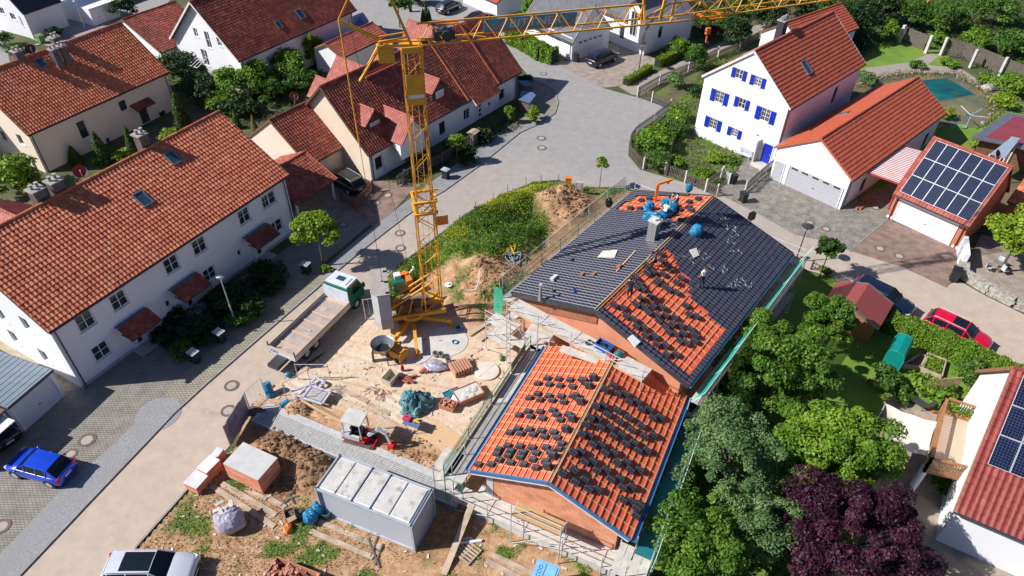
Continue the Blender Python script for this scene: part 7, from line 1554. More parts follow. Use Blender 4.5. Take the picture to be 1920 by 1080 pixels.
# concrete silo/bucket + orange mixer
P=GZ(721,672);hb=thing('concrete_hopper','grey round concrete hopper with dark inside on a stand left of the crane base','hopper',P);mb=MB();mb.lathe(P,[(.25,.5),(.8,1.5),(.84,1.55),(.78,1.5),(.24,.55)],26);mb.build('hopper_body',MATS['zinc'],hb);mb=MB();mb.lathe(P,[(0,1.0),(.5,1.02)],20);mb.build('inner_disc',MATS['black'],hb);mb=MB()  # flat black disc set inside the hopper
for a in range(4): mb.bar(P+[.8*math.cos(a*1.57+.5),.8*math.sin(a*1.57+.5),0],P+[.75*math.cos(a*1.57+.5),.75*math.sin(a*1.57+.5),1.3],.06)
mb.build('stand_leg',MATS['steel_dark'],hb);mb=MB();mb.bar(P+[-.75,-.25,0],P+[-.72,-.25,1.0],.28,.1);mb.build('hose',MATS['container_edge'],hb)
P=GZ(743,668);om=thing('site_mixer','orange box shaped mixer housing lying beside the grey hopper','mixer',P,R(-38));mb=MB();mb.box((0,0,.55),(1.7,.8,.7));mb.box((.2,0,.95),(1.2,.5,.15));mb.box((-.95,0,.5),(.3,.5,.5));mb.build('housing',MATS['orange_yellow'] if 'orange_yellow' in MATS else mat('orange_yellow',(.70,.30,.03),(.6,.24,.03),2,.5),om,local=True);mb=MB()
for x_ in(-.5,.5): mb.tube((x_,-.5,.2),(x_,.5,.2),.2,12)
mb.build('wheel',MATS['rubber'],om,local=True)
P=GZ(712,655);cg=thing('wire_crate','orange framed crate with grey metal parts above the hopper','crate',P,R(5));mb=MB()
for q in((0,-.4,.8,.05),(0,.4,.8,.05),(-.4,0,.05,.8),(.4,0,.05,.8)): mb.box((q[0],q[1],.4),(q[2],q[3],.8))
mb.build('crate_frame',MATS['orange_yellow'],cg,local=True);mb=MB()
for i in range(14): mb.tube((random.uniform(-.3,.3),random.uniform(-.3,.3),.5),(random.uniform(-.3,.3),random.uniform(-.3,.3),.85),.05,6)
mb.build('metal_parts',MATS['steel'],cg,local=True)
# generator-like green/orange machines by the bank
P=GZ(750,545);gm=thing('green_machine','green and orange site machine beside the concrete ballast','machine',P,R(20));mb=MB();mb.box((0,0,.6),(1.0,.8,1.2));mb.build('cabinet',MATS['paint_green'],gm,local=True);mb=MB();mb.box((.7,-.1,.75),(.6,.7,.9),.2);mb.box((.6,.7,1.0),(.5,.5,.3),.6);mb.build('side_box',MATS['orange_paint'],gm,local=True);mb=MB();mb.box((-.05,.3,1.35),(.5,.5,.3));mb.build('top_box',MATS['white_paint'],gm,local=True);mb=MB();mb.bar((1.0,.6,1.1),(1.5,1.1,1.1),.1);mb.bar((1.4,.9,1.1),(1.45,1.3,1.1),.1);mb.build('handle',MATS['white_paint'],gm,local=True)
P=GZ(776,590);rr_=thing('rust_container','rust brown open skip behind the crane mast foot','skip',P,R(18));mb=MB();mb.box((0,0,.6),(2.6,1.5,1.1));mb.build('skip_body',mat('rust_brown',(.22,.11,.09),(.16,.08,.07),2,.8),rr_,local=True);mb=MB();mb.box((0,0,1.17),(2.4,1.3,.06));mb.build('cover',MATS['wood_grey'],rr_,local=True)
# grey concrete pads under the crane
for px,py,r,l in((775,655,1.6,'round pale concrete pad under the near outrigger'),(838,640,1.6,'concrete pad under the crane in the deep shade')):
    p=GZ(px,py);mb=MB();mb.lathe((p[0],p[1],p[2]-.02),[(r,0),(r*.97,.06)],28);one(mb,'concrete_pad',MATS['concrete_light'],l,'concrete pad')
# blue buckets
for px,py,m,l in((860,620,'bag_blue','blue bucket in the crane shadow'),(855,641,'bag_blue','low blue tray in the crane shadow'),(817,664,'zinc_light','round grey bucket left of a pair of two','' ),(827,665,'zinc_light','round grey bucket right of a pair of two',''),(841,674,'zinc_light','single grey bucket with black content','')) if 0 else ((860,620,'bag_blue','upright blue bucket in the crane shadow'),(853,643,'bag_blue','low blue tray in the crane shadow'),(817,668,'zinc_light','round grey bucket, left one of the pair'),(827,669,'zinc_light','round grey bucket, right one of the pair'),(841,679,'zinc_light','single grey bucket right of the pair')):
    P=GZ(px,py);h=.38 if 'tray' not in l else .15;mb=MB();mb.lathe(P,[(.16,0),(.22,h),(.2,h),(.15,.04)],16);o=one(mb,'bucket' if h>.2 else 'tray',MATS[m],l,'bucket' if h>.2 else 'tray');
# clay pallets/tile heaps
mat('clay_red',(.40,.12,.08),(.30,.08,.06),3,.9)
P=GZ(796,692);mb=MB()
for i in range(5): mb.box(P+np.array([i*.18,i*.02,.12+.05*(i%2)]),(.1,1.1,.12),R(-32))
one(mb,'clay_beams',MATS['clay_red'],'row of red clay ceiling beams lying left of the white rubble sack','clay beams')
gbag(816,690,(.75,.55,.3),'film_lilac','torn white film bag with rubble between red clay and brick pallet','rubble_bag','sack',11,.35)
P=GZ(864,694);bp=thing('brick_bundle','open bundle of grooved orange clay bricks near the round lid','brick bundle',P,R(30));mb=MB()
for i in range(7): mb.box((-.6+i*.2,0,.3),(.13,1.1,.5))
mb.build('bricks',mat('brick_pale',(.50,.26,.17),(.42,.21,.14),3,.9),bp,local=True);mb=MB()
for i in range(12): mb.box((random.uniform(-.3,1.1),random.uniform(.4,.9),.2+.05*random.random()),(.4,.1,.05),random.random()*3)
mb.build('broken_pieces',MATS['wood_pale'],bp,local=True)
P=GZ(913,697);mb=MB();mb.lathe(P,[(.86,0),(.88,.1),(.86,.14),(0,.15)],34);mb.box((P[0],P[1],P[2]+.15),(1.7,.02,.02),R(50));one(mb,'round_lid',MATS['sheet_cream'],'big round pale concrete lid on the sand beside the annex','concrete lid')
P=GZ(764,712);mb=MB()
for i in range(6): mb.box(P+np.array([random.uniform(-.4,.4),random.uniform(-.3,.3),.12]),(.6,.12,.14),R(random.uniform(-30,20)))
one(mb,'brick_pieces',MATS['clay_red'],'small heap of red bricks right of the cream tub','bricks');gbag(755,695,(.13,.12,.35),'red_paint','small red gas bottle below the hopper','gas_bottle','gas bottle',3,.05)
# work table with tools
P=GZ(775,806);wt=thing('work_table','folding work table with red and blue tool cases on the sand','table',P,R(-20));mb=MB();mb.box((0,0,.8),(1.1,.7,.04));mb.build('table_top',mat('table_blue',(.10,.14,.32),rough=.6),wt,local=True)
for a,b in((-.45,-.28),(-.45,.28),(.45,-.28),(.45,.28)): mb=MB();mb.bar((a,b,.8),(-a*.6+a*.5,b*1.3,0),.045);mb.build('leg',MATS['steel'],wt,local=True)
tb=thing('tool_case','pink red tool case on the folding work table','tool case',(P[0]-.35,P[1]+.2,P[2]+.82),R(-25));mb=MB();mb.box((0,0,.12),(.5,.35,.24));mb.build('case',mat('case_pink',(.55,.05,.12),rough=.5),tb,local=True);mb=MB();mb.box((0,0,.26),(.2,.04,.04));mb.build('handle',MATS['black'],tb,local=True)
mb=MB();mb.box((P[0]+.25,P[1]+.05,P[2]+.9),(.35,.2,.14),R(30));mb.tube((P[0]+.1,P[1],P[2]+.9),(P[0]+.5,P[1]-.15,P[2]+.95),.05,8);one(mb,'power_drill',MATS['leaf_yellow_p'] if 'leaf_yellow_p' in MATS else mat('tool_yellow',(.6,.42,.03),rough=.5),'yellow power tool on the folding work table','tool')
# bent metal shapes: gabion / rebar strip
P=[GZ(488,778),GZ(510,772),GZ(872,925),GZ(860,948)];gp=thing('gravel_strip','pale gravel strip with steel reinforcement mesh running from the fence to the annex','foundation strip',(*((P[0]+P[2])/2)[:2],0))
A=(GZ(490,775));B=GZ(868,932);d=B-A;d[2]=0;L_=np.linalg.norm(d);d/=L_;n=np.array([-d[1],d[0],0]);mb=MB();A[2]=0
mb.obox(A-n*.95-[0,0,.1],d*L_,n*1.7,np.array([0,0,.5]));mb.build('strip',mat('gravel_white',(.50,.50,.48),(.38,.38,.37),6,.95,.02,25),gp);mb=MB()
for i in range(9): mb.tube(A-n*(.8-i*.12)+[0,0,.46]+d*.4,A-n*(.8-i*.12)+d*(L_-.3)+[0,0,.46+.03*math.sin(i)],.008,4)
mb.build('mesh_rod',MATS['steel_dark'],gp);mb=MB()
for i in range(int(L_/.3)): mb.tube(A-n*.85+d*(.4+i*.3)+[0,0,.47],A+n*.2+d*(.4+i*.3)+[0,0,.49],.007,4)
mb.build('mesh_crossbar',MATS['steel_dark'],gp);mb=MB();mb.obox(A-n*1.0-[0,0,.1],d*L_,n*.05,np.array([0,0,.48]));mb.build('shaded_side_face',mat('side_shade_blue',(.16,.19,.25),(.12,.15,.2),2,.7),gp)  # side face of the strip's wall, its bluish shade put into the colour
# site banner fence near the road
def panel_fence(px0,px1,h,label,m,name='site_banner_fence',pars=True):
    A=GZ(*px0);B=GZ(*px1);t=thing(name,label,'fence',(A+B)/2*[1,1,0]);d=B-A;L_=np.linalg.norm(d)
    if m:
        mb=MB();k=10;vs=[]
        for i in range(k+1):
            for z_ in(.1,h): vs.append(A+d*i/k+np.array([.05*math.sin(i*1.7),.05*math.cos(i*2.1),z_]))
        mb.add(vs,[[2*i,2*i+2,2*i+3,2*i+1] for i in range(k)]);mb.build('banner',MATS[m],t)
    mb=MB()
    for p in(A,B): mb.tube(p,p+[0,0,h+.1],.03,6)
    mb.tube(A+[0,0,h+.05],B+[0,0,h+.05],.025,6);mb.tube(A+[0,0,.12],B+[0,0,.12],.025,6)
    if not m:
        k=int(L_/.35)
        for i in range(k): mb.tube(A+d*i/k+[0,0,.12],A+d*i/k+[0,0,h],.007,4)
    mb.build('frame',MATS['steel'],t);return t
mat('banner_grey',(.22,.24,.30),(.30,.22,.22),1.2,.7,c3=(.12,.16,.26),s3=1.5,f3=(.45,.55))
panel_fence((433,838),(471,775),2.0,'leaning grey printed banner fence at the corner of the site by the road','banner_grey')
panel_fence((471,772),(500,745),1.9,'open mesh fence panel next to the printed banner by the road',None);panel_fence((540,755),(585,730),1.9,'open steel fence panel lying askew behind the white frames',None,pars=False)
panel_fence((560,712),(620,712),1.5,'open steel fence panel at the truck tailgate',None);panel_fence((686,600),(740,590),2.0,'open steel fence panel between truck and ballast',None)
for (a,b) in (((478,790),(480,786)),): pass
gbag(480,775,(.9,.3,.25),'wood_grey','dark concrete feet and rags under the banner fence','fence_foot','fence feet',8,.4)
# white window frames / foam things
mat('frame_lilac',(.52,.52,.60),rough=.5);P=GZ(582,745);t=thing('discarded_frame_pile','pile of white plastic frames and grey panel near the soil heap','scrap pile',P,R(10))
for i,(a,b,c,d_,e,f) in enumerate(((-.3,.2,1.6,1.0,.35,.3),(.5,-.3,1.5,1.1,.5,-.5),(.1,.5,1.8,.8,.3,.9))):
    mb=MB();
    for q in((0,-d_/2,c,.14),(0,d_/2,c,.14),(-c/2,0,.14,d_),(c/2,0,.14,d_)):
        mb.box((a+q[0]*math.cos(f)-q[1]*math.sin(f),b+q[0]*math.sin(f)+q[1]*math.cos(f),e),(q[2],q[3],.12),f)
    mb.build('frame',MATS['frame_lilac'],t,local=True)
mb=MB();mb.box((.5,-.3,.52),(1.2,.8,.03),-.5);mb.build('grey_panel',MATS['concrete'],t,local=True)
P=GZ(508,742);mb=MB();mb.tube(P+[0,0,0],P+[-.25,.35,.9],.3,14);one(mb,'drain_roll',MATS['bag_blue'],'upright blue pipe roll beside the fence panel','pipe roll')
P=GZ(527,765);mb=MB();mb.tube(P+[0,0,.2],P+[.5,.4,.25],.2,12);one(mb,'drain_roll',MATS['bag_blue'],'blue pipe roll lying on the grass by the soil heap','pipe roll');P=GZ(541,706,.2);mb=MB();mb.blob(P,(.22,.22,.2),10,7,.1,2);one(mb,'blue_ball',MATS['bag_blue'],'round blue container at the site entrance','container')
# green bottle thing & loose hoses
gbag(939,673,(.16,.3,.2),'leaf_green','small bright green can on the sand beside the scaffold','can','can',2,.1)
P=GZ(712,722);mb=MB();random.seed(3);pt_=[P+[0,0,.05]]
for i in range(30): pt_.append(pt_[-1]+np.array([random.uniform(-.35,.3),random.uniform(-.45,.35),0]))
mb.path(pt_,.02,4);one(mb,'wire_tangle',MATS['wood_brown'],'tangled rusty wire on the sand left of the cream tub','wire')
# hoses on the bank
for px,py,m,l,s in((953,477,'tool_yellow','tangled yellow strap hanging on the bank by the scaffold corner',4),(962,490,'bag_pale' ,'tangled pale blue hose on the bank by the scaffold corner',5)):
    if m not in MATS: mat('bag_pale',(.25,.38,.48),rough=.5)
    P=GZ(px,py,.25);random.seed(s);mb=MB();q=[P]
    for i in range(40): q.append(P+np.array([random.uniform(-.7,.7),random.uniform(-.8,.8),random.uniform(0,.5)]))
    mb.path(q[:24],.035,5);one(mb,'hose_tangle',MATS[m],l,'hose')
P=GZ(841,537,.15);mb=MB();mb.lathe(P,[(.28,0),(.3,.05),(.1,.06),(.08,.2)],16);one(mb,'pipe_cap',MATS['white_paint'],'round white pipe cap on the soil bank','pipe cap');P=GZ(893,545,.1);mb=MB();mb.path([P,P+[.2,.7,.3],P+[.25,1.4,.9]],.04,6);mb.path([P,P+[-.8,-.1,0]],.04,6);one(mb,'white_rod',MATS['blind_pale'],'bent white rod on the soil bank','rod')
# rubble skip bottom
P=GZ(545,1075);sk=tub(545,1108,R(-20),2.7,2.1,.95,'tub_orange','open wooden container full of broken red roof tiles at the bottom edge','lumps','rubble_red','rubble_container')
q=MB()
for i in range(160): q.box((random.uniform(-1.3,1.3),random.uniform(-.95,.95),.7+random.random()*.25),(random.uniform(.12,.4),random.uniform(.08,.2),.05),random.random()*3,tilt=random.uniform(-.7,.7))
q.build('broken_tiles',MATS['rubble_red'],sk,local=True)
# blue cabin bottom
P=G(1022,1076,2.2);P[2]=.05;bcn=thing('blue_water_tank','sky blue plastic cabin roof with embossed panels at the bottom edge','cabin',P,R(-22));mat('sky_plastic',(.10,.38,.62),(.09,.34,.56),2,.35);mb=MB();mb.box((0,0,1.05),(1.15,1.15,2.1));mb.build('cabin_wall',MATS['sky_plastic'],bcn,local=True);mb=MB();mb.box((0,0,2.15),(1.25,1.25,.12));mb.box((-.3,0,2.22),(.42,1.0,.05));mb.box((.3,0,2.22),(.42,1.0,.05));mb.build('cabin_roof',mat('sky_plastic_light',(.22,.50,.72),rough=.35),bcn,local=True);bcn['label']='sky blue portable cabin with raised roof panels at the bottom edge';bcn.name='portable_cabin'
ltext(bcn,'COO',(-.3,.0,2.248),(.0,1,0),(-1,0,0),(0,0,1),.3,'text_blue','roof_lettering')
# orange and grey cabinets on the bank
P=GZ(1065,352);oc=thing('orange_cabinet','orange utility cabinet on the verge of the green bank','cabinet',P,R(-5));mb=MB();mb.box((0,0,.55),(.55,.4,1.1));mb.build('cabinet_body',MATS['orange_paint'],oc,local=True);mb=MB();mb.box((0,0,1.12),(.6,.45,.05));mb.build('cabinet_top',MATS['orange_paint'],oc,local=True)
P=GZ(1085,358);oc=thing('grey_cabinet','grey electricity cabinet to the right of the orange one','cabinet',P,R(-5));mb=MB();mb.box((0,0,.5),(.75,.35,1.0));mb.build('cabinet_body',MATS['concrete'],oc,local=True);mb=MB();mb.box((0,-.18,.5),(.34,.01,.85));mb.build('door',MATS['concrete_light'],oc,local=True)
for px,py in((952,362),(986,348),(1014,344),(1047,342),(892,395),(925,378),(862,420),(800,470),(765,508)):
    P=GZ(px,py);mb=MB();mb.tube(P,P+[0,0,.95],.03,6);one(mb,'marker_post',MATS['wood_grey'] if px!=925 else MATS['orange_paint'],'thin marker post at the kerb of the green bank' if px!=925 else 'orange topped marker post at the kerb of the green bank','post','marker posts')
# ================= PEOPLE
mat('skin',(.45,.25,.17),rough=.6);mat('shirt_white',(.72,.73,.76),rough=.8);mat('trousers_dark',(.02,.022,.03),rough=.8);mat('hair_dark',(.03,.02,.015),rough=.7);mat('shirt_navy',(.012,.018,.04),rough=.8);mat('shorts_black',(.015,.015,.017),rough=.8);mat('shoe',(.10,.06,.04),rough=.8);mat('shirt_blue',(.03,.09,.22),rough=.8)
def person(label,P,yaw,joints,mats,height=1.78,long_trousers=True,sleeves=False):
    """joints: dict of local coords (m). one skinned body; hair as child."""
    t=thing('person',label,'person',P,yaw);J=joints
    order=['pelvis','chest','neck','head','headtop','shl','ell','wrl','hal','shr','elr','wrr','har','hil','knl','anl','tol','hir','knr','anr','tor']
    E_=[('pelvis','chest'),('chest','neck'),('neck','head'),('head','headtop'),('chest','shl'),('shl','ell'),('ell','wrl'),('wrl','hal'),('chest','shr'),('shr','elr'),('elr','wrr'),('wrr','har'),('pelvis','hil'),('hil','knl'),('knl','anl'),('anl','tol'),('pelvis','hir'),('hir','knr'),('knr','anr'),('anr','tor')]
    rad={'pelvis':(.15,.11),'chest':(.17,.12),'neck':(.055,.055),'head':(.085,.095),'headtop':(.07,.08),'shl':(.065,.065),'ell':(.045,.045),'wrl':(.03,.03),'hal':(.04,.022),'hil':(.095,.095),'knl':(.062,.062),'anl':(.042,.042),'tol':(.045,.035)}
    vs=[J[k] for k in order];me=bpy.data.meshes.new('body');me.from_pydata(vs,[(order.index(a),order.index(b)) for a,b in E_],[]);o=bpy.data.objects.new('body',me);S.collection.objects.link(o)
    m=o.modifiers.new('s','SKIN');
    for i,k in enumerate(order): r=rad.get(k) or rad[k[:-1]+'l'];me.skin_vertices[0].data[i].radius=r
    me.skin_vertices[0].data[0].use_root=True;m.use_smooth_shade=True;o.modifiers.new('b','SUBSURF').levels=2
    dg=bpy.context.evaluated_depsgraph_get();m2=bpy.data.meshes.new_from_object(o.evaluated_get(dg));bpy.data.objects.remove(o)
    # fingers and thumb
    o=bpy.data.objects.new('body',m2);S.collection.objects.link(o);o.parent=t;m2.materials.clear()
    for k in('skin',mats[0],mats[1],'shoe'): m2.materials.append(MATS[k])
    segs={'head':0,'neck':0,'headtop':0,'ell':0 if not sleeves else 1,'wrl':0,'hal':0,'elr':0 if not sleeves else 1,'wrr':0,'har':0,'pelvis':2,'hil':2,'hir':2,'knl':2,'knr':2,'anl':2 if long_trousers else 0,'anr':2 if long_trousers else 0,'tol':3,'tor':3,'chest':1,'shl':1,'shr':1}
    K=[k for k in order];PJ=np.array([J[k] for k in K])
    mids=[((np.array(J[a])+np.array(J[b]))/2,a,b) for a,b in E_]
    for p in m2.polygons:
        c=np.array(p.center);best=None;bd=9
        for a,b in E_:
            A_=np.array(J[a]);B_=np.array(J[b]);d=B_-A_;tt=np.clip((c-A_)@d/(d@d),0,1);dd=np.linalg.norm(c-A_-d*tt)
            if dd<bd: bd=dd;best=(a,b,tt)
        a,b,tt=best
        if b in('head','headtop') or (b=='neck' and tt>.8): mi=0
        elif b in('ell','elr'): mi=1 if tt<.65 or sleeves else 0
        elif b in('wrl','wrr'): mi=1 if sleeves and tt<.85 else 0
        elif b in('hal','har'): mi=0
        elif b in('hil','hir','knl','knr'): mi=2
        elif b in('anl','anr'): mi=2 if long_trousers else (2 if tt<.1 else 0)
        elif b in('tol','tor'): mi=3
        elif (a,b)==('pelvis','chest'): mi=2 if tt<.12 else 1
        else: mi=1
        p.material_index=mi;p.use_smooth=True
    mb=MB();hd=np.array(J['head']);ht=np.array(J['headtop']);up=(ht-hd)/np.linalg.norm(ht-hd)
    mb.blob(hd+up*.05-np.array([.02,0,0]),(.105,.098,.10),14,9,.04,3,flat=.02);mb.build('hair',MATS['hair_dark'],t,local=True,smooth=True)
    mb=MB()
    for s_ in('l','r'):
        w_=np.array(J['wr'+s_]);h_=np.array(J['ha'+s_]);d=(h_-w_);d/=np.linalg.norm(d);sd=np.cross(d,[0,0,1.]);sd=sd/(np.linalg.norm(sd)+1e-6) if np.linalg.norm(sd)>.1 else np.array([1.,0,0])
        for i,(e,l_) in enumerate(((-.03,.065),(-.01,.08),(.01,.075),(.03,.06))): q=h_+sd*e;r1=q+d*l_*.55;mb.tube(q,r1,.009,5);mb.tube(r1,r1+d*l_*.4-np.cross(d,sd)*.02,.008,5)
        mb.tube(h_-d*.04+sd*.03,h_+d*.02+sd*.06,.010,5)
    mb.build('fingers',MATS['skin'],t,local=True)
    f=MB();fx=hd+np.array([.095,0,.0]);f.blob(fx+[.0,0,-.01],(.02,.014,.022),6,5,0);f.blob(fx+[-.015,.03,.015],(.01,.012,.008),6,4,0);f.blob(fx+[-.015,-.03,.015],(.01,.012,.008),6,4,0);f.build('face',MATS['skin'],t,local=True);return t
STAND={'pelvis':(0,0,.95),'chest':(0,0,1.33),'neck':(.01,0,1.50),'head':(.03,0,1.62),'headtop':(.03,0,1.73),'shl':(0,.19,1.42),'ell':(-.02,.26,1.14),'wrl':(.12,.24,.92),'hal':(.18,.22,.86),'shr':(0,-.19,1.42),'elr':(-.02,-.26,1.14),'wrr':(.15,-.20,.98),'har':(.21,-.16,.95),'hil':(0,.10,.90),'knl':(.03,.12,.50),'anl':(0,.13,.10),'tol':(.16,.15,.05),'hir':(0,-.10,.90),'knr':(.02,-.12,.50),'anr':(-.02,-.13,.10),'tor':(.14,-.15,.05)}
BEND=dict(STAND);BEND.update({'chest':(.20,0,1.26),'neck':(.32,0,1.38),'head':(.42,0,1.44),'headtop':(.50,0,1.50),'shl':(.22,.19,1.30),'ell':(.34,.24,1.05),'wrl':(.46,.18,.85),'hal':(.50,.15,.78),'shr':(.22,-.19,1.30),'elr':(.34,-.24,1.05),'wrr':(.48,-.14,.88),'har':(.53,-.1,.82)})
KNEEL=dict(STAND);KNEEL.update({'pelvis':(-.05,0,.55),'chest':(.12,0,.88),'neck':(.2,0,1.02),'head':(.26,0,1.12),'headtop':(.3,0,1.22),'shl':(.12,.19,.96),'ell':(.25,.26,.72),'wrl':(.42,.2,.55),'hal':(.48,.17,.48),'shr':(.12,-.19,.96),'elr':(.25,-.26,.72),'wrr':(.42,-.18,.55),'har':(.48,-.15,.48),'hil':(0,.1,.5),'knl':(.32,.14,.42),'anl':(.22,.14,.08),'tol':(.38,.15,.04),'hir':(0,-.1,.5),'knr':(.18,-.14,.1),'anr':(-.2,-.14,.08),'tor':(-.32,-.15,.04)})
P,_=on(HN,0,1312,541,.17);person('man in white shirt and dark trousers standing on the dark garden side slope',P,R(120),STAND,('shirt_white','trousers_dark'))
P,_=on(HN,1,1267,394,.17);person('man in white shirt and dark trousers standing at the open patch near the far ridge',P,R(-150),BEND,('shirt_white','trousers_dark'))
P,_=on(HN,1,1246,412,.17);person('man in white shirt and dark dungarees kneeling inside the blue film beside the chimney',P,R(60),KNEEL,('shirt_white','trousers_dark'))
P,_=on(HN,0,1177,566,.17);person('worker in navy shirt and black shorts standing at the near ridge among the tile stacks',P,R(100),BEND,('shirt_navy','shorts_black'),long_trousers=False)
P,_=on(HN,0,1224,500,.17);person('worker in blue shirt crouching at the ridge between tile stacks',P,R(200),KNEEL,('shirt_blue','trousers_dark'))
random.seed(11)
# ================= STREET THINGS
def manhole(px,py,label,dark=True,r=.42):
    P=G(px,py,.034);t=thing('manhole_cover',label,'manhole cover',P,0,'manhole covers');mb=MB()
    mb.lathe((P[0],P[1],P[2]),[(r*.66,.0),(r*.66,.008),(r,.008),(r,.0)],28);mb.build('ring',MATS['manhole_ring'],t);mb=MB();mb.lathe(P,[(r*.65,0),(r*.64,.007),(0,.008)],24);mb.build('lid',MATS['manhole_lid'],t);return t
mat('manhole_ring',(.16,.11,.09),(.10,.08,.07),6,.8);mat('manhole_lid',(.40,.35,.29),(.33,.29,.24),4,.9)
for px,py,l,r in((434,723,'manhole cover on the dusty road left of the truck tailgate',.5),(428,770,'manhole cover on the dusty road nearest the banner fence',.5),(163,825,'manhole cover in a patch of the paved yard above the blue car',.55),(133,851,'manhole cover half hidden in the blue car shadow',.4),(3,987,'manhole cover at the left edge of the paved yard',.5),(750,437,'manhole cover on the road left of the crane mast, upper of two',.46),(751,465,'manhole cover on the road left of the crane mast, lower of two',.46),(727,366,'manhole cover in the red brick driveway, right one',.46),(705,380,'manhole cover in the red brick driveway, left one',.46),(643,421,'manhole cover in the deep shade right of the round lime tree',.42),(1015,259,'manhole cover in the middle of the wide grey junction, upper of two',.5),(1016,277,'manhole cover in the middle of the wide grey junction, lower of two',.5),(1019,138,'manhole cover on the road beside the long building shadow, upper one',.45),(1033,150,'manhole cover on the road beside the long building shadow, lower one',.45),(1518,418,'manhole cover on the rough cobbles, left of a close pair',.42),(1549,429,'manhole cover on the rough cobbles, right of a close pair',.42),(1650,466,'manhole cover in the red paved driveway, left one',.45),(1686,480,'manhole cover in the red paved driveway, right one',.45),(1642,389,'manhole cover in the dark carport passage',.4),(70,83,'manhole cover on the street in the upper left corner',.4)):
    manhole(px,py,l,r=r)
def lamp(px,py,h,label,kind='arm',top=None):
    P=G(px,py,0);t=thing('street_lamp',label,'street lamp',P);mb=MB();mb.tube(P,P+[0,0,h],.06,8,r2=.04);mb.lathe(P,[(.1,0),(.1,.5),(.06,.6)],10)
    mb.build('pole',MATS['lamp_post'] if 'lamp_post' in MATS else mat('lamp_post',(.42,.43,.42),rough=.4),t) if kind!='disc' else mb.build('pole',MATS['frame_dark'],t)
    if kind=='disc':
        mb=MB();mb.lathe(P+[0,0,h],[(0,-.05),(.12,-.02),(.45,.08),(.5,.14),(.2,.26),(0,.3)],24);mb.build('lamp_head',MATS['frame_dark'],t);mb=MB();mb.lathe(P+[0,0,h-.28],[(.1,0),(.12,.2),(.16,.24)],12);mb.build('lamp_glass',MATS['frame_white'],t)
    else:
        mb=MB();a=R(120);e=P+[math.cos(a)*.25,math.sin(a)*.25,h+.05];mb.blob(e,(.30,.16,.10),12,7,0);mb.build('lamp_head',MATS['zinc_light'],t)
        mb=MB();mb.lathe(P+[0,0,h*.42],[(.075,0),(.075,.2)],8);mb.build('sticker_band',MATS['tool_yellow'],t)
    return t
lamp(443.3,610,4.5,'slim grey street lamp in front of the long row house')
lamp(1491,491,3.6,'black disc shaped street lamp at the far corner of the new house','disc');lamp(295/1.0*1,60,0.1,'x') if 0 else None
lamp(160,54,3.6,'small lamp in the shade near the garage pair, top left');lamp(1198,132,3.4,'slim dark disc lamp by the driveway of the dark people carrier','disc') 
lamp(1322/1.0-2,276/1.0+40,4.8,'tall thin black lamp pole inside the fenced corner garden','disc') if 0 else None
P=G(1250,330);t=thing('street_lamp','tall dark slender lamp pole behind the curved garden fence','street lamp',P);mb=MB();mb.tube(P,P+[0,0,6.2],.05,8);mb.build('pole',MATS['frame_dark'],t);mb=MB();mb.blob(P+[0,0,6.3],(.14,.14,.12),10,6,0);mb.build('lamp_head',MATS['tool_yellow'],t)
def bin_(px,py,yaw,label,m='bin_black',lid=None,h=1.05,group=None,s=1.):
    P=G(px,py,.02);t=thing('wheelie_bin',label,'bin',P,yaw,group);mb=MB();mb.add([(-.24*s,-.28*s,.06),(.24*s,-.28*s,.06),(.24*s,.24*s,.06),(-.24*s,.24*s,.06),(-.29*s,-.34*s,h*.92),(.29*s,-.34*s,h*.92),(.29*s,.34*s,h*.92),(-.29*s,.34*s,h*.92)],[[3,2,1,0],[4,5,6,7],[0,1,5,4],[1,2,6,5],[2,3,7,6],[3,0,4,7]]);mb.build('bin_body',MATS[m],t,local=True)
    mb=MB();mb.box((0,0,h*.95),(.62*s,.74*s,.06));mb.box((0,.05,h*.99),(.5*s,.5*s,.05));mb.bar((-.25*s,.38*s,h*.93),(.25*s,.38*s,h*.93),.04);mb.build('lid',MATS[lid or m],t,local=True);mb=MB()
    for s_ in(-.24*s,.24*s): mb.tube((s_-.03,.27*s,.1),(s_+.03,.27*s,.1),.1,12)
    mb.build('wheel',MATS['rubber'],t,local=True);return t
mat('bin_black',(.02,.022,.025),rough=.45);mat('bin_brown',(.07,.045,.03),rough=.6);mat('lid_grey',(.45,.47,.5),rough=.3)
bin_(576,512,R(70),'black bin with shiny grey lid in the shade by the round lime tree',lid='lid_grey');bin_(416,640,R(60),'black bin with shiny grey lid under the street lamp shrubs',lid='lid_grey');bin_(368,678,R(60),'black bin with shiny grey lid at the end of the front garden shrubs',lid='lid_grey')
bin_(836,334,R(60),'black bin with grey lid on the pavement by the picket fence',lid='lid_grey');bin_(1392,378,R(20),'black wheelie bin on the cobbles beside the garden gate post');bin_(1373,343,R(20),'dark green bin just inside the garden gate',m='bin_green' if 'bin_green' in MATS else 'bin_black');bin_(1786,525,R(-30),'black wheelie bin beside the stone wall and red driveway',h=1.2,s=1.15);bin_(1080/1.0,116,R(60),'black bin at the corner of the white garage house',s=.8);bin_(770,22,R(0),'dark bin on the street at the top behind the crane',s=.8)
bin_(79,80,R(60),'bright green bin beside the white corner house',m='leaf_green',s=1.3)
# black floodlight on far scaffold rail
P=G(1410,405,4.9);fl=thing('floodlight','black work floodlight hanging on the far scaffold rail','floodlight',P);mb=MB();mb.box(P,(.5,.35,.6),.6);mb.build('lamp_body',MATS['black'],fl);mb=MB();mb.box(P-[.1,.1,.7],(.3,.25,.35),.3);mb.build('ballast_box',MATS['container_edge'],fl)
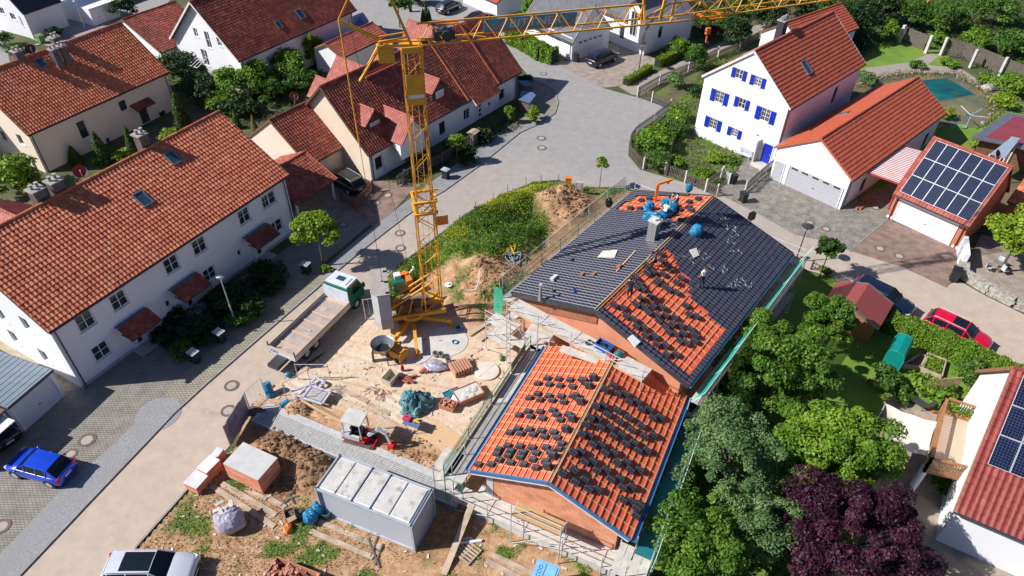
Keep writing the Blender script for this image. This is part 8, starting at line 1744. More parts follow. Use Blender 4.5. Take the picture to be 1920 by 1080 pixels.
# ---- fences
def picket(pts,h,label,m='wood_grey',post='concrete_light',posts=None,step=.17,postw=.14,rail=True,name='picket_fence',cat='fence',gap=.10,posth=None):
    P=[G(*p) for p in pts];t=thing(name,label,cat,P[len(P)//2]);mb=MB();rl=MB();cum=0
    for a,b in zip(P[:-1],P[1:]):
        d=b-a;l=np.linalg.norm(d);d/=l;k=int(l/step);yw=math.atan2(d[1],d[0])
        for i in range(k): q=a+d*(i+.5)*step;mb.box((q[0],q[1],h/2+.05+random.uniform(-.02,.02)),(step-gap,.025,h-.06),yw)
        for z in(.3,h-.25): rl.obox(a+[0,0,z]+np.array([-d[1],d[0],0])*.015,d*l,np.array([-d[1],d[0],0])*.05,np.array([0,0,.07]))
    mb.build('pickets',MATS[m],t);rl.build('rails',MATS[m],t)
    ps=[G(*p) for p in (posts or pts)]
    for q in ps: mb=MB();mb.box((q[0],q[1],(posth or h+.12)/2),(postw,postw,posth or h+.12),.5);mb.build('post',MATS[post],t)
    return t
picket([(1196,181),(1222,192),(1256,207)],1.25,'dark picket fence with pale posts at the top of the corner garden')
picket([(1256,207),(1225,232),(1192,255),(1180,272),(1180,292),(1196,312),(1230,322),(1268,336),(1303,352),(1343,370)],1.25,'long curved picket fence with concrete posts round the corner garden',posts=[(1206,317),(1246,327),(1284,343),(1322,360),(1343,368)])
picket([(1322,358),(1350,338),(1353,334)],1.25,'short picket fence leading from the post to the garden gate');picket([(1353,333),(1366,345)],1.1,'white topped garden gate with red flowers','blind_pale',name='garden_gate',cat='gate')
picket([(1396,362),(1420,340),(1446,318)],1.25,'weathered picket fence between the yard and the house door')
picket([(1195,182),(1236,158),(1290,135),(1322,118),(1345,105)],1.2,'dark timber fence along the gravel path');picket([(1345,112),(1385,95),(1425,72),(1470,45),(1500,30)],1.2,'dark fence with lantern posts along the far gravel path')
picket([(745,352),(770,335),(800,322),(830,308),(862,285),(900,262)],1.3,'grey picket fence in front of the double house behind the crane mast',posts=[(760,342),(830,308),(898,262)],post='wood_grey')
picket([(640,378),(668,395),(700,360)],1.2,'low dark fence behind the black estate car in the shade',m='wood_brown',post='wood_brown')
picket([(1765,102),(1800,110),(1840,125),(1878,142),(1940,165)],2.1,'tall weathered board fence with stone posts behind the natural pool',posts=[(1763,104),(1818,127),(1873,142)],postw=.3,post='stone_post' if 'stone_post' in MATS else 'concrete_light',gap=.03,posth=2.4)
picket([(1690,78),(1732,95)],2.0,'wooden gate with frame between stone posts above the lawn',posts=[(1685,80),(1735,100)],postw=.35,gap=.02,name='board_gate',cat='gate',posth=2.4)
picket([(1520,505),(1620,548)],.9,'thin wire fence at the edge of the shaded lawn by the road',m='wood_grey',step=.5,gap=.46,post='wood_grey')
# flower bed roofed box near fence
P=G(888,272);t=thing('nesting_box','small wooden shed box with slatted roof by the picket fence','box',P,R(60));mb=MB();mb.box((0,0,.7),(.9,.6,1.4));mb.build('box_body',MATS['wood_grey'],t,local=True);mb=MB()
for i in range(6): mb.box((0,-.4+i*.16,1.55+.05*(i if i<3 else 5-i)),(1.1,.13,.04))
mb.build('slatted_roof',MATS['wood_plank'],t,local=True)
# blue sheds near double house right end
for (c4,l) in (([(970,151),(991,151),(1001,161),(982,161)],'small playhouse with blue sheet roof beside the double house'),([(978,170),(999,173),(1005,178),(993,193),(972,186)],'blue covered trailer in the shade beside the double house')):
    P=[G(*p,1.5) for p in c4];t=thing('blue_cover' if 'trailer' in l else 'playhouse',l,'shed',P[0]*[1,1,0]);mb=MB();mb.prism([p[:2] for p in P],1.42,1.5);mb.build('roof',MATS['roof_blue'] if 'roof_blue' in MATS else mat('roof_blue',(.10,.16,.28),rough=.5),t);cc=sum(p[:2] for p in P)/len(P);mb=MB();mb.prism([cc+(p[:2]-cc)*.85 for p in P],0,1.42);mb.build('walls',MATS['wood_grey'],t)
P=G(660,20);P=[G(*p,2.0) for p in((658,32),(680,22),(691,38),(690,52),(655,60))];t=thing('blue_tent','blue tarpaulin shelter beside the street at the top','shelter',P[0]*[1,1,0]);mb=MB();mb.prism([p[:2] for p in P],0,1.9);mb.build('cover',MATS['roof_blue'],t);mb=MB();q=[p+[0,0,0] for p in P];c5=sum(P)/5+[0,0,.7];mb.add([c5]+q,[[0,i+1,(i+1)%5+1] for i in range(5)]);mb.build('roof',MATS['roof_blue'],t)
# bench at shuttered house
O,A,n,w=HS.side('N');a,_=HS.pix('N',1400,285);t=thing('garden_bench','lilac white garden bench against the shuttered house wall','bench',HS.O*1);t.location=tuple(O+A*a+n*.4)
mb=MB();l=O+A*(a-.7)+n*.1
for i in range(3): mb.obox(l+n*(.1+i*.15)+[0,0,.45],A*1.4,n*.11,np.array([0,0,.03]))
mb.build('seat',MATS['frame_lilac'],t);mb=MB()
for i in range(3): mb.obox(l+[0,0,.6+i*.14],A*1.4,n*.03,np.array([0,0,.1]))
mb.build('backrest',MATS['frame_lilac'],t)
for e in(.05,1.3):
    mb=MB();mb.obox(l+A*e,A*.06,n*.06,np.array([0,0,.95]));mb.obox(l+A*e+n*.45,A*.06,n*.06,np.array([0,0,.45]));mb.build('leg',MATS['frame_lilac'],t)
# rotary clothes dryer
P=G(1810,240);t=thing('rotary_dryer','pale blue rotary clothes dryer on the lawn behind the long garage','clothes dryer',P);mb=MB();mb.tube(P,P+[0,0,1.9],.035,8);mb.build('pole',MATS['steel'],t);
for a in range(4):
    mb=MB();th=a*math.pi/2+.5;mb.tube(P+[0,0,1.5],P+[math.cos(th)*1.5,math.sin(th)*1.5,2.0],.05,6);mb.build('arm',MATS['poly_blue'],t)
P=G(1803,238);mb=MB();mb.lathe(P,[(.5,.0),(.55,.12),(.5,.1),(0,.05)],20);one(mb,'paddling_tray',MATS['leaf_green'],'round green tray on the grass under the clothes dryer','tray')
# stone wall by patio right
mat('dry_stone',(.42,.40,.36),(.22,.20,.17),4,.95,.05,5)
t=thing('stone_wall','rough pale stone retaining wall along the road in front of the bright lime tree','wall',G(1850,560));
pts=[(1803,478),(1800,520),(1850,550),(1900,575),(1990,610)];P=[G(*p) for p in pts];mb=MB();rs=np.random.RandomState(4)
for a,b in zip(P[:-1],P[1:]):
    d=b-a;l=np.linalg.norm(d);d/=l;n=np.array([-d[1],d[0],0])
    for i in range(int(l/.38)):
        for j in range(3):
            for k in(0,1): q=a+d*(i*.38+.19+.1*(j%2))+n*(k*.35-.1);mb.box((q[0],q[1],.15+j*.27),(.36+rs.rand()*.05,.33,.25),math.atan2(d[1],d[0])+rs.uniform(-.08,.08),tilt=rs.uniform(-.06,.06))
mb.build('stones',MATS['dry_stone'],t)
t=thing('garden_pillar','white rendered wall end beside the solar garage','wall',G(1800,500));mb=MB();a=G(1797,470);b=G(1800,505);mb.bar(a+[0,0,.8],b+[0,0,.8],.35,1.6);mb.build('wall',MATS['render_white'],t)
P=G(1868,505);t=thing('garden_furniture','grey garden chairs and table on the pale patio by the lime tree','garden furniture',P);mb=MB()
for dx,dy in((-.9,-.2),(.2,-.6),(.6,.5)):
    mb=MB();mb.box(P+np.array([dx,dy,.45]),(.5,.5,.05),dx);mb.box(P+np.array([dx-.2,dy,.7]),(.05,.5,.5),dx);mb.build('chair',MATS['steel'],t)
mb=MB();mb.lathe(P,[(.05,0),(.05,.7),(.5,.7),(.5,.74),(0,.74)],18);mb.build('table',MATS['zinc_light'],t)
mb=MB();mb.bar(G(1618,378,.15),G(1625,372,.15),.5,.3);mb.bar(G(1605,392,.1),G(1632,370,.1),.2,.2);mb.bar(G(1612,392,.1),G(1638,372,.1),.2,.2);one(mb,'timber_stack',MATS['wood_balcony'],'stack of orange brown timber under the striped carport roof','timber')
# ---- right garden: cold frame, raised beds, terrace
mat('greenhouse_film',(.005,.24,.20),(.005,.19,.17),3,.3)
A=G(1677,676,1.8);B=G(1706,619,1.8);d=B-A;d[2]=0;L_=np.linalg.norm(d);d/=L_;n=np.array([-d[1],d[0],0]);c=G(1691,646,1.8);t=thing('foil_greenhouse','green film greenhouse tunnel on the lawn beside the long hedge','greenhouse',(c[0],c[1],0))
mb=MB();n_=10;pf=[(-.55,0),(-.6,1.3),(-.45,1.8),(0,1.92),(.45,1.8),(.6,1.3),(.55,0)];O_=np.array([c[0],c[1],0])-d*1.1
vs=[O_+n*a+[0,0,b] for a,b in pf]+[O_+d*2.2+n*a+[0,0,b] for a,b in pf];k=7;mb.add(vs,[[i,i+1,k+i+1,k+i] for i in range(k-1)]+[list(range(k)),list(range(k,2*k))[::-1]]);mb.build('film_cover',MATS['greenhouse_film'],t);mb=MB()
for e in(0,2.2): mb=MB();mb.path([O_+d*e+n*a*1.01+[0,0,b*1.01] for a,b in pf],.025,6);mb.build('frame',MATS['tube_green'],t)
def bed(pxs,label,plants=True,leafm='leaf_bright'):
    P=[G(*p) for p in pxs];c=sum(P)/len(P);t=thing('raised_bed',label,'raised bed',c*[1,1,0]);mb=MB()
    for a,b in zip(P,P[1:]+P[:1]): mb.bar(a+[0,0,.2],b+[0,0,.2],.1,.4)
    mb.build('bed_boards',MATS['wood_plank'],t);mb=MB();mb.prism([(c+(p-c)*.93)[:2] for p in P],0,.32);mb.build('soil',MATS['garden_soil_dark'] if 'garden_soil_dark' in MATS else mat('garden_soil_dark',(.14,.09,.06),(.10,.065,.04),3,.95),t)
    if plants:
        n=500;uv_=RS.rand(n,2)*.8+.1;Q=np.array([(P[0]*(1-u)*(1-v)+P[1]*u*(1-v)+P[2]*u*v+P[3]*(1-u)*v) for u,v in uv_]);Q[:,2]=.34+RS.rand(n)*.15;leaves('vegetables',Q,np.tile([0,0,1.],(n,1)),.09,MATS[leafm],t)
bed([(1736,668),(1770,682),(1762,712),(1722,695)],'wooden raised bed with green vegetables on the lawn');bed([(1690,690),(1722,670),(1735,675),(1728,694),(1700,712)][:4],'empty brown raised bed beside the film greenhouse',False)
# terrace balcony of bottom right house
mat('terrace_tile',(.55,.40,.28),(.50,.36,.25),1,.8)
zt=2.6;tp=[G(*p_,3.6)-[0,0,1.] for p_ in((1776,746),(1847,769),(1824,878),(1748,860))]
t=thing('timber_balcony','brown timber balcony with slatted railing and tiled floor beside the bottom right house','balcony',(tp[0][0],tp[0][1],0));mb=MB();mb.prism([p[:2] for p in tp],zt-.25,zt);mb.build('floor',MATS['terrace_tile'],t)
def rail(a,b,hh=1.0,n=None):
    d=b-a;l=np.linalg.norm(d);mb=MB();mb.bar(a+[0,0,hh],b+[0,0,hh],.16,.07);mb.bar(a+[0,0,.12],b+[0,0,.12],.08,.08);k=int(l/.14)
    for i in range(k): mb.bar(a+d*(i+.5)/k+[0,0,.12],a+d*(i+.5)/k+[0,0,hh],.07,.03)
    for e in(a,b): mb.bar(e-[0,0,.25],e+[0,0,hh+.05],.14)
    mb.bar(a-[0,0,.15],b-[0,0,.15],.06,.28);return mb
for a,b in((tp[3],tp[0]),(tp[0],tp[1]),(tp[2],tp[3])): rail(a,b).build('railing',MATS['wood_balcony'],t)
for a,b in((tp[0],tp[1]),):
    d=b-a;n_=300;u=RS.rand(n_);Q=a+d*u[:,None]+np.stack([RS.normal(0,.12,n_),RS.normal(0,.12,n_)-.3,.3+RS.rand(n_)*.5],1);leaves('planter_foliage',Q,np.tile([0,0,1.],(n_,1)),.09,MATS['leaf_bright'],t)
    mb=MB();mb.bar(a+d*.05+[0,-.3,.2],a+d*.95+[0,-.3,.2],.3,.3);mb.build('planter_box',MATS['wood_balcony'],t)
mb=MB();P=tp[3];mb.tube([P[0]+.2,P[1]+.25,0],[P[0]+.2,P[1]+.25,zt-.25],.22,14);mb.build('column',MATS['render_white'],t)
# shade sail
sp_=[G(1661,757,2.3),G(1758,792,2.7),G(1742,857,2.6),G(1657,843,2.2)];t=thing('shade_sail','cream shade sail stretched over the stone patio','shade sail',sp_[0]*[1,1,0]);mb=MB();N_=14;vs=[]
c=sum(sp_)/4
for i in range(N_+1):
    for j in range(N_+1):
        u=i/N_;v=j/N_;p=sp_[0]*(1-u)*(1-v)+sp_[1]*u*(1-v)+sp_[2]*u*v+sp_[3]*(1-u)*v
        k_=1-.10*(4*u*(1-u))*(1 if v<.5 else 1)*abs(2*v-1)**2-.10*(4*v*(1-v))*abs(2*u-1)**2
        q=c+(p-c)*k_;q[2]=p[2]-.45*math.sin(u*math.pi)*math.sin(v*math.pi)+.04*math.sin((u+v)*14);vs.append(q)
mb.add(vs,[[i*(N_+1)+j,(i+1)*(N_+1)+j,(i+1)*(N_+1)+j+1,i*(N_+1)+j+1] for i in range(N_) for j in range(N_)]);mb.build('sail_cloth',mat('sail_cream',(.62,.56,.47),(.60,.54,.45),1,.8),t,smooth=True);
for p in sp_: mb=MB();mb.tube([p[0],p[1],0],p,.04,8);mb.build('sail_post',MATS['steel'],t)
for (px,py,l,r,lm) in ((1630,784,'terracotta pot on the lawn at the left end of the patio',.28,'leaf_mid'),(1740,765,'terracotta pot with plant by the trellis, left one',.22,'leaf_bright'),(1750,772,'terracotta pot with plant by the trellis, right one',.25,'leaf_bright'),(1778,912,'terracotta pot under the balcony by the house',.3,'leaf_bright'),(1241,100,'dark plant pot beside the white house at the top',.35,'leaf_mid')):
    P=G(px,py,.03);t=thing('plant_pot',l,'plant pot',P);mb=MB();mb.lathe(P,[(r*.7,0),(r,r*1.2),(r*.9,r*1.2),(0,r)],16);mb.build('pot',mat('terracotta',(.45,.15,.07),rough=.8),t);n_=90;Q=P+np.stack([RS.normal(0,r*.5,n_),RS.normal(0,r*.5,n_),r*1.2+RS.rand(n_)*.3],1);leaves('plant',Q,np.tile([0,0,1.],(n_,1)),.08,MATS[lm],t)
P=G(1719,760);t=thing('deck_chair','dark slatted garden lounger on the stone patio','lounger',P,R(-50));mb=MB();mb.box((0,0,.4),(1.0,.6,.04));mb.box((.65,0,.65),(.7,.6,.04),0,tilt=.8);mb.build('seat',MATS['frame_dark'],t,local=True);mb=MB()
for a,b in((-.45,-.27),(-.45,.27),(.45,-.27),(.45,.27)): mb.bar((a,b,0),(a,b,.4),.04)
mb.build('leg',MATS['frame_dark'],t,local=True)
P=G(1682,745);mb=MB();mb.lathe(P,[(.5,0),(.42,.25),(.38,.25),(.3,.12),(0,.1)],20);one(mb,'water_basin',MATS['zinc_light'],'round grey water basin at the patio edge','basin')
# trellis
A=G(1722,745);B=G(1785,742);t=thing('trellis','wooden lattice trellis overgrown with climbers beside the patio','trellis',(A+B)/2*[1,1,0]);d=B-A;mb=MB();h=1.8
for i in range(26):
    for s_ in(-1,1):
        u=i/26;v=u+s_*.45;u1=max(0,min(1,v));f=abs((u1-u)/.45);mb.bar(A+d*u+[0,0,.1],A+d*u1+[0,0,.1+h*f],.03,.015)
mb.build('lattice',MATS['wood_pale'],t)
mb=MB();P=[G(*p,.35) for p in((1300,1108),(1280,1090),(1330,1088))]
# low red roof at the very bottom near the purple tree
q=House(*G(1672,1180)[:2],-31,3.5,2.5,2.0,2.6,.1,.1);house('small_tiled_roof','small clay tiled roof at the bottom edge below the purple tree','shed',q,'render_white','tile_clay',pipes=())
# ================= VEGETATION
def T(*a,**k): return tree(*a,**k)
L_=MATS
T('tree','round bright lime green tree standing beside the truck','tree',590,437,3.6,(1.75,1.7,1.55),9000,L_['leaf_lime'],.10,k=60,rc=.30,tr=.09,seed=1,base=G(607,498)[:2],shell=.8)
T('tree','slim young tree beside the orange cabinet','tree',1130,292,2.7,(.75,.7,.75),900,L_['leaf_bright'],.12,k=14,rc=.38,tr=.04,seed=2,base=G(1124,352)[:2])
T('tree','young broadleaf tree beside the far scaffold corner','tree',1543,465,3.0,(1.15,1.1,1.05),2200,L_['leaf_mid'],.13,k=26,rc=.34,tr=.05,seed=3,base=G(1536,520)[:2])
T('tree','small bright tree in front of the double house picket fence','tree',857,268,2.3,(1.0,1.0,.9),2000,L_['leaf_bright'],.12,k=22,rc=.36,tr=.05,seed=4,base=G(857,306)[:2])
T('tree','bright lime tree on the pale patio at the right edge','tree',1915,440,3.9,(2.7,2.6,2.2),9000,L_['leaf_lime'],.13,k=60,rc=.30,tr=.12,seed=5,shell=.8)
T('tree','small round street tree at the top left of the crane head','tree',744,24,3.3,(1.9,1.9,1.3),3000,L_['leaf_mid'],.16,k=30,rc=.34,tr=.09,seed=6,base=G(750,52)[:2])
big=[('tree','large yellow green broadleaf tree left of the garden lawn',1465,678,4.0,(3.6,3.5,3.0),36000,'leaf_fresh',.092,7),
('tree','light green tree partly covering the garden shed',1562,598,3.6,(2.1,2.0,1.9),17000,'leaf_fresh',.085,8),
('tree','tall grey green tree at the left edge of the tree group',1376,852,4.2,(3.0,3.3,3.1),30000,'leaf_grey',.075,9),
('tree','largest mid green tree in front of the shade sail',1535,850,4.2,(4.0,3.5,3.1),46000,'leaf_bright',.098,10),
('tree','dark purple leaved tree at the bottom right',1610,1005,4.0,(4.1,3.4,3.0),40000,'leaf_purple',.082,11),
('tree','yellow green tree in the bottom corner of the tree group',1325,1020,3.2,(2.9,2.7,2.3),20000,'leaf_fresh',.09,12),
('tree','grey green tree between the purple tree and the grey green tall one',1432,980,3.2,(2.5,2.3,2.2),16000,'leaf_grey',.075,13),
('tree','dark green tree behind the yellow green one near the scaffold',1385,720,3.0,(2.0,2.4,1.9),7000,'leaf_mid',.14,14)]
for nm,l,px,py,zc,r,n_,m,lf,sd in big: T(nm,l,'tree',px,py,zc,r,n_,L_[m],lf,k=95 if n_>10000 else 50,rc=.20 if n_>10000 else .26,shell=.5,tr=.16,seed=sd,group='garden trees at the lower right')
def shrub(px,py,r,h,m,label,n_=1600,lf=.11,seed=1,name='shrub',cat='shrub',k=18,group=None):
    return T(name,label,cat,px,py,h*.5,(r,r,h*.55),n_,L_[m],lf,k=k,rc=.38,seed=seed,group=group,tr=0)
for i,(px,py,r,h,m,l,n_) in enumerate([
(1660,712,1.3,1.6,'leaf_mid','round dark shrub left of the trellis on the lawn',2200),(1820,700,1.4,1.5,'leaf_mid','loose green shrub on the lawn between hedge and balcony',2200),(1730,722,1.2,1.3,'leaf_bright','bright climber at the left part of the trellis',1600),(1765,735,1.3,1.2,'leaf_bright','bright climber on the right part of the trellis',1600),(1830,752,1.2,.9,'leaf_lime','yellow green bushes beside the balcony',1200),
(1775,905,.9,1.4,'leaf_mid','dark palm like shrub under the balcony',1200),(1690,735,.9,1.0,'leaf_mid','low shrub behind the water basin',900),
(325,590,1.0,1.1,'leaf_dark','dark shrub at the left end of the row house front garden',1500),(305,627,.9,1.0,'leaf_dark','dark shrub beside the first canopied door',1200),(380,622,1.4,1.3,'leaf_dark','large rounded shrub with white dots in the row house front garden',2600),(338,655,1.0,.9,'leaf_mid','green shrub above the lowest bin',1500),(430,560,1.8,1.6,'leaf_dark','large dark shrub behind the street lamp',3200),(470,575,1.5,1.4,'leaf_dark','dark shrub right of the street lamp',2600),(492,510,1.4,1.4,'leaf_dark','dark shrub beside the third canopied door',2200),(515,535,1.0,1.2,'leaf_dark','dark shrub with a green cover near the lime tree',1500),(445,600,1.0,1.0,'leaf_mid','low shrub at the foot of the street lamp',1200),
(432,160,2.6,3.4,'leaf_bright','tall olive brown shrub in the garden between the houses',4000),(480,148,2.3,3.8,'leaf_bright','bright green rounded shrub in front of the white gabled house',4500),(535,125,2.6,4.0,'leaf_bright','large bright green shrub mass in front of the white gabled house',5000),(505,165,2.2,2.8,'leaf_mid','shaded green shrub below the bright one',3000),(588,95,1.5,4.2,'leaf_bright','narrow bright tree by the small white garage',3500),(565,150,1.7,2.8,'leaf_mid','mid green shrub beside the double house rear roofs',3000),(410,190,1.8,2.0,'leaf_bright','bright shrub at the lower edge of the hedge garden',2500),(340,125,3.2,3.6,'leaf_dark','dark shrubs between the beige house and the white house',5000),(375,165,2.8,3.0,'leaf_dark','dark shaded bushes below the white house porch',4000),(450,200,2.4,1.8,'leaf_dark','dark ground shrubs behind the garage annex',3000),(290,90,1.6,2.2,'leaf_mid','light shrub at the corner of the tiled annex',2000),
(20,330,2.4,3.2,'leaf_bright','rounded bright shrub at the left edge behind the row house',4200),(42,345,1.6,2.6,'leaf_lime','yellow green shrub at the left edge behind the row house',2600),(8,400,2.0,1.6,'leaf_bright','low hedge like shrub at the left edge',2600),(232,290,1.3,1.0,'leaf_lime','bright low bush beside the row house ridge',1500),(320,252,1.3,1.0,'leaf_lime','bright low shrub by the conical tree, right end',1500),(185,300,.9,1.0,'leaf_mid','pale green shrub between conical trees',900),
(997,215,1.0,1.5,'leaf_lime','yellow green bush on the paved island by the road',1800),(955,215,.7,2.0,'leaf_bright','narrow bright shrub near the house corner in the shade',900),(985,152,1.0,1.4,'leaf_dark','dark shrub at the end wall of the double house',1300),(905,255,1.2,1.3,'leaf_dark','dark shrubs in the double house front garden, right part',1500),(880,300,1.2,.8,'leaf_dark','low dark plants behind the picket fence',1200),(850,275,1.4,1.2,'leaf_dark','dark shrubs in the double house front garden, left part',1500),
(1225,262,2.2,2.2,'leaf_bright','big bright shrub in the corner garden by the curved fence',4500),(1262,238,1.8,1.9,'leaf_mid','mid green shrub in the corner garden below the brick path',3200),(1235,300,1.6,1.6,'leaf_mid','rounded shrub inside the curve of the picket fence',2600),(1275,215,1.6,1.5,'leaf_bright','shrub close to the shuttered house wall',2500),(1265,305,1.0,.9,'leaf_bright','low bush behind the picket fence near the lamp pole',1300),(1320,325,1.3,.5,'leaf_bright','low flower bed with green plants by the gate',1600),(1345,295,1.2,.7,'leaf_lime','rockery plants in front of the shuttered house',1400),(1370,300,.9,.5,'leaf_mid','low plants by the house door path',800),(1310,170,1.5,1.0,'leaf_dark','dark low shrubs on the garden lawn by the white wall',1500),
(1268,150,1.1,2.0,'leaf_grey','blossoming pale shrub by the timber fence',1700),(1305,105,1.6,3.4,'leaf_mid','tall fresh green tree beside the gravel path',3000),(1275,90,1.7,2.8,'leaf_bright','bright tree between white house and gravel path',2800),(1255,95,.8,1.5,'leaf_grey','pale pink blossom shrub by the white house steps',900),
(1668,60,1.4,3.4,'leaf_bright','small orchard tree on the lawn below the board gate',2600),(1710,25,3.0,4.0,'leaf_mid','bushy green tree in the wild area above the gate',4500),(1600,40,3.6,5.0,'leaf_dark','large dark tree behind the terracotta roof annex',7000),(1560,10,3.4,5.0,'leaf_mid','large green tree at the top edge behind the annex roof',5500),(1640,10,3.6,5.0,'leaf_dark','large dark green tree at the top edge, middle',6500),(1780,30,3.4,4.0,'leaf_mid','green tree in the wild area, left of the yellow green one',5000),(1830,75,2.4,2.6,'leaf_bright','yellow green rounded bush in the wild area',3500),(1860,20,3.6,4.5,'leaf_mid','large green tree at the upper right edge',6500),(1905,80,3.0,3.4,'leaf_mid','green tree by the right edge above the board fence',4800),(1760,75,1.6,1.6,'leaf_bright','low bush right behind the board gate',1800),(1900,160,2.2,2.4,'leaf_bright','bush right of the natural pool at the edge',3000),(1885,190,1.6,1.6,'leaf_lime','yellow green reeds beside the pool stones',1800),(1780,215,1.0,1.1,'leaf_lime','yellow green bush behind the long garage',1200),(1835,272,.9,1.0,'leaf_lime','bright round bush by the flat roof annex',1000),(1625,145,1.4,1.3,'leaf_grey','olive bush at the pond edge beside the house',1500),(1610,80,1.8,2.2,'leaf_dark','dark clipped bush behind the shuttered house',2200),(1565,50,1.6,2.0,'leaf_dark','dark shrub by the rear annex',1600),(1720,122,1.2,.8,'leaf_mid','low bush at the pond path',900),(1780,118,1.3,1.0,'leaf_bright','low bush in front of the board fence',1100),(1850,150,1.3,1.0,'leaf_bright','low plants between fence and pond stones',1100),
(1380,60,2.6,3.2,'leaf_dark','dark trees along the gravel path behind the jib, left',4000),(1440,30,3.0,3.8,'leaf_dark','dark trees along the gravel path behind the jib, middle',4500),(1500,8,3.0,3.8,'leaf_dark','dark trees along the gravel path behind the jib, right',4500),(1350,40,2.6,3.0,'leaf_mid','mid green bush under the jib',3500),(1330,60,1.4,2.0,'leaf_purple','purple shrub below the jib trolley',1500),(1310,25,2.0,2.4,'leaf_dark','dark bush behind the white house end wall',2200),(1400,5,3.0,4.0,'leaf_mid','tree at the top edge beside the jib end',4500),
(1000,20,2.2,3.4,'leaf_bright','green tree at the top left of the grey roofed house',3500),(970,35,1.2,1.6,'leaf_red','dark red shrub beside the green tree at the top',1000),(790,-5,2.0,2.0,'leaf_mid','green shrubs on the street corner at the top',2200),(745,-5,2.0,1.4,'leaf_mid','low green shrubs at the very top behind the crane strut',2000),(235,15,2.0,3.0,'leaf_dark','dark tree in the shade at the top left',2500),(100,62,1.4,1.4,'leaf_dark','dark hedge beside the white corner house',1500),(0,75,1.8,1.8,'leaf_mid','dark green shrub at the left edge, top',1800),(30,92,1.2,1.0,'leaf_mid','low shrub beside the rose tiled wing',1000),
(612,503,.5,.5,'leaf_bright','weeds at the foot of the round lime tree',400),(1548,508,.6,.5,'leaf_bright','weeds at the foot of the young tree by the shed',400),(1160,110,.6,1.6,'leaf_mid','x',10)][:-1]):
    shrub(px,py,r,h,m,l,n_,.12 if r<2 else .16,seed=i+40,k=int(14+r*8))
# conical thujas
def cone(px,py,r,h,label,m='leaf_thuja',n_=2200,seed=1,group='columnar thuja trees'):
    P=G(px,py);t=thing('thuja',label,'conifer',P,0,group);rs=np.random.RandomState(seed);z=h*(1-np.sqrt(rs.rand(n_)));a=rs.rand(n_)*6.28;rr=r*(1-z/h)**.75*(.85+.25*rs.rand(n_))
    Q=np.stack([P[0]+rr*np.cos(a),P[1]+rr*np.sin(a),z+.1],1);Nn=np.stack([np.cos(a),np.sin(a),np.full(n_,.9)],1);leaves('foliage',Q,Nn,.09,MATS[m],t,np.clip(rs.rand(n_)*.7+.3*(z/h),0,1));mb=MB();mb.tube(P,P+[0,0,h*.9],.06,6,r2=.02);mb.lathe(P,[(r*.75,.1),(r*.62,h*.35),(r*.3,h*.7),(.02,h*.93)],12);mb.build('trunk',MATS['foliage_core'],t);return t  # trunk mesh includes an added opaque core cone that blocks light
cone(255,293,.65,3.4,'slim conical thuja in front of the beige house, second from right');cone(197,303,.85,3.4,'broad conical thuja in front of the beige house, middle');cone(345,238,.95,4.0,'tallest conical thuja beside the beige house corner');cone(145,306,.7,1.9,'shortest conical thuja in front of the beige house',n_=1300)
cone(815-20,83*.62,.5,2.6,'dark thuja left of the trio at the top',seed=3);cone(805,50,.5,2.5,'dark thuja in the middle of the trio at the top',seed=4);cone(800,40,.45,2.4,'dark thuja at the back of the trio at the top',seed=5)
cone(478,243,.35,1.6,'small brown conifer behind the annex roof',m='leaf_dry',n_=500);cone(446,240,.5,1.8,'brown tinged conifer left of the annex roof',m='leaf_thuja',n_=700)
# hedges
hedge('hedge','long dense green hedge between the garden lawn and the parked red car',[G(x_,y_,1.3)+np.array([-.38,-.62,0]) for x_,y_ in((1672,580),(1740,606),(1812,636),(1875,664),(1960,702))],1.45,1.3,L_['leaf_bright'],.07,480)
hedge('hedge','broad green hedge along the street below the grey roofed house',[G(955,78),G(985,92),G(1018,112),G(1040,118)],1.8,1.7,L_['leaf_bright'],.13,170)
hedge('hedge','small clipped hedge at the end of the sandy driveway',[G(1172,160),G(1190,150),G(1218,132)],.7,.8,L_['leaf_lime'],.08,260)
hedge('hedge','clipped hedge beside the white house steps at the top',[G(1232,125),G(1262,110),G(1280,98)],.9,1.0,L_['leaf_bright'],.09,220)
# reeds round the pond and rocks
rp=[(1610,165),(1650,148),(1700,140),(1790,140),(1845,172),(1872,205),(1850,236)]
Q=[]
for a,b in zip(rp[:-1],rp[1:]):
    A=G(*a);B=G(*b);n_=260;u=RS.rand(n_);Q.append(A+(B-A)*u[:,None]+np.stack([RS.normal(0,.5,n_),RS.normal(0,.5,n_),.1+RS.rand(n_)*.4],1))
Q=np.concatenate(Q);o=leaves('reeds',Q,np.tile([0,0,.4],(len(Q),1))+RS.normal(0,.6,(len(Q),3)),.16,L_['leaf_dry'],None,kind='stuff',aspect=.25);tag(o,'dry and green reeds along the edge of the natural pool','reeds')
for i in range(46):
    u=i/45*(len(rp)-1);k=min(int(u),len(rp)-2);A=G(*rp[k]);B=G(*rp[k+1]);p=A+(B-A)*(u-k)+np.array([random.uniform(-.2,.2),random.uniform(.2,.7),.08]);mb=MB();s_=random.uniform(.14,.28);mb.blob(p,(s_,s_*.8,s_*.5),7,5,.3,i);one(mb,'pond_stone',MATS['dry_stone'],'pale edging stone beside the natural pool','stone','edging stones of the pool')
mb=MB();mb.blob(G(1853,165,.35),(.75,.6,.45),12,8,.25,3);one(mb,'boulder',MATS['dry_stone'],'large pale boulder at the right side of the natural pool','boulder')
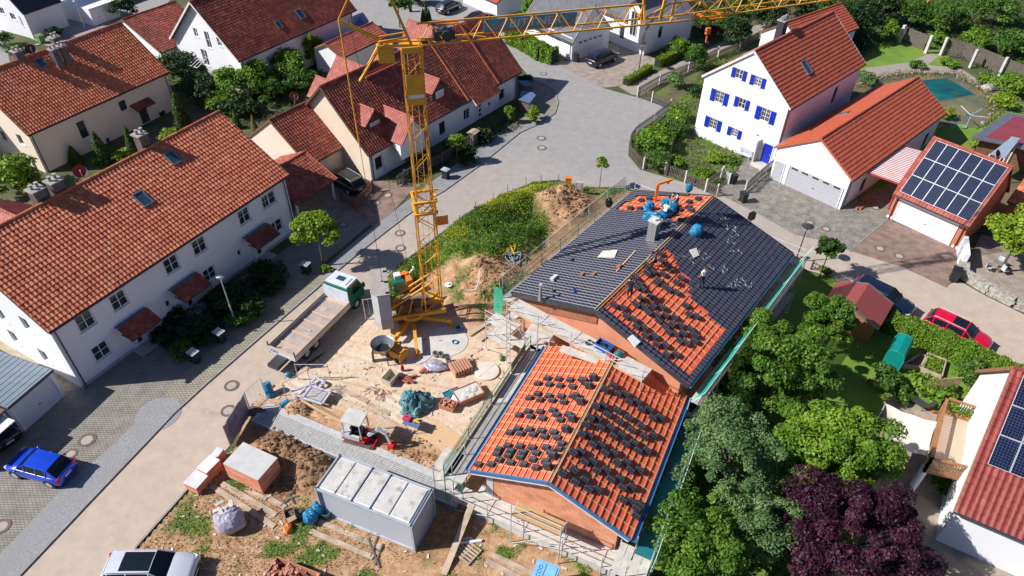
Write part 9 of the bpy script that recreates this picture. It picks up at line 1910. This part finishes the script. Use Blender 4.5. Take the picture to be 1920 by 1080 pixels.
for px,py,l in((1735,14,'orange painted wooden sculpture in the wild garden, left'),(1836,38,'orange brown clay figure in the wild garden, right')):
    P=G(px,py);mb=MB();mb.bar(P,P+[.1,.1,1.4],.3);mb.bar(P+[0,0,.9],P+[.5,.2,1.6],.15);mb.blob(P+[.1,.1,1.6],(.2,.2,.25),8,6,.1,2);one(mb,'garden_figure',MATS['orange_paint'],l,'figure')
# flower patch, wild meadow ground cover upper right
def cover(name,poly,n_,m,size,h,label,cat='ground cover'):
    pl=[G(*p)[:2] for p in poly];mn=np.min(pl,0);mx=np.max(pl,0);P=RS.rand(n_*3,2)*(mx-mn)+mn;P=P[inside(P,pl)][:n_];Q=np.concatenate([P,.03+RS.rand(len(P),1)*h],1);Nn=RS.normal(0,.5,(len(Q),3));Nn[:,2]=.8
    o=leaves(name,Q,Nn,size,L_[m],None,np.clip(fbm(P[:,0],P[:,1],.6,3,5)*1.3-.15,0,1),aspect=.4);tag(o,label,cat,kind='stuff')
cover('ground_cover',[(1545,0),(1700,-40),(2000,-40),(2000,190),(1880,150),(1760,95),(1690,80),(1600,110)],16000,'leaf_mid',.17,.5,'wild green undergrowth beyond the board fence')
cover('ground_cover',[(1180,266),(1262,206),(1330,115),(1380,95),(1400,150),(1340,240),(1400,300),(1340,355),(1200,316)],7000,'leaf_bright',.12,.25,'green plants covering the corner garden inside the picket fence')
cover('ground_cover',[(1300,80),(1500,-10),(1560,-40),(1400,-40),(1290,0)],7000,'leaf_dark',.17,.5,'dark green undergrowth along the gravel path')
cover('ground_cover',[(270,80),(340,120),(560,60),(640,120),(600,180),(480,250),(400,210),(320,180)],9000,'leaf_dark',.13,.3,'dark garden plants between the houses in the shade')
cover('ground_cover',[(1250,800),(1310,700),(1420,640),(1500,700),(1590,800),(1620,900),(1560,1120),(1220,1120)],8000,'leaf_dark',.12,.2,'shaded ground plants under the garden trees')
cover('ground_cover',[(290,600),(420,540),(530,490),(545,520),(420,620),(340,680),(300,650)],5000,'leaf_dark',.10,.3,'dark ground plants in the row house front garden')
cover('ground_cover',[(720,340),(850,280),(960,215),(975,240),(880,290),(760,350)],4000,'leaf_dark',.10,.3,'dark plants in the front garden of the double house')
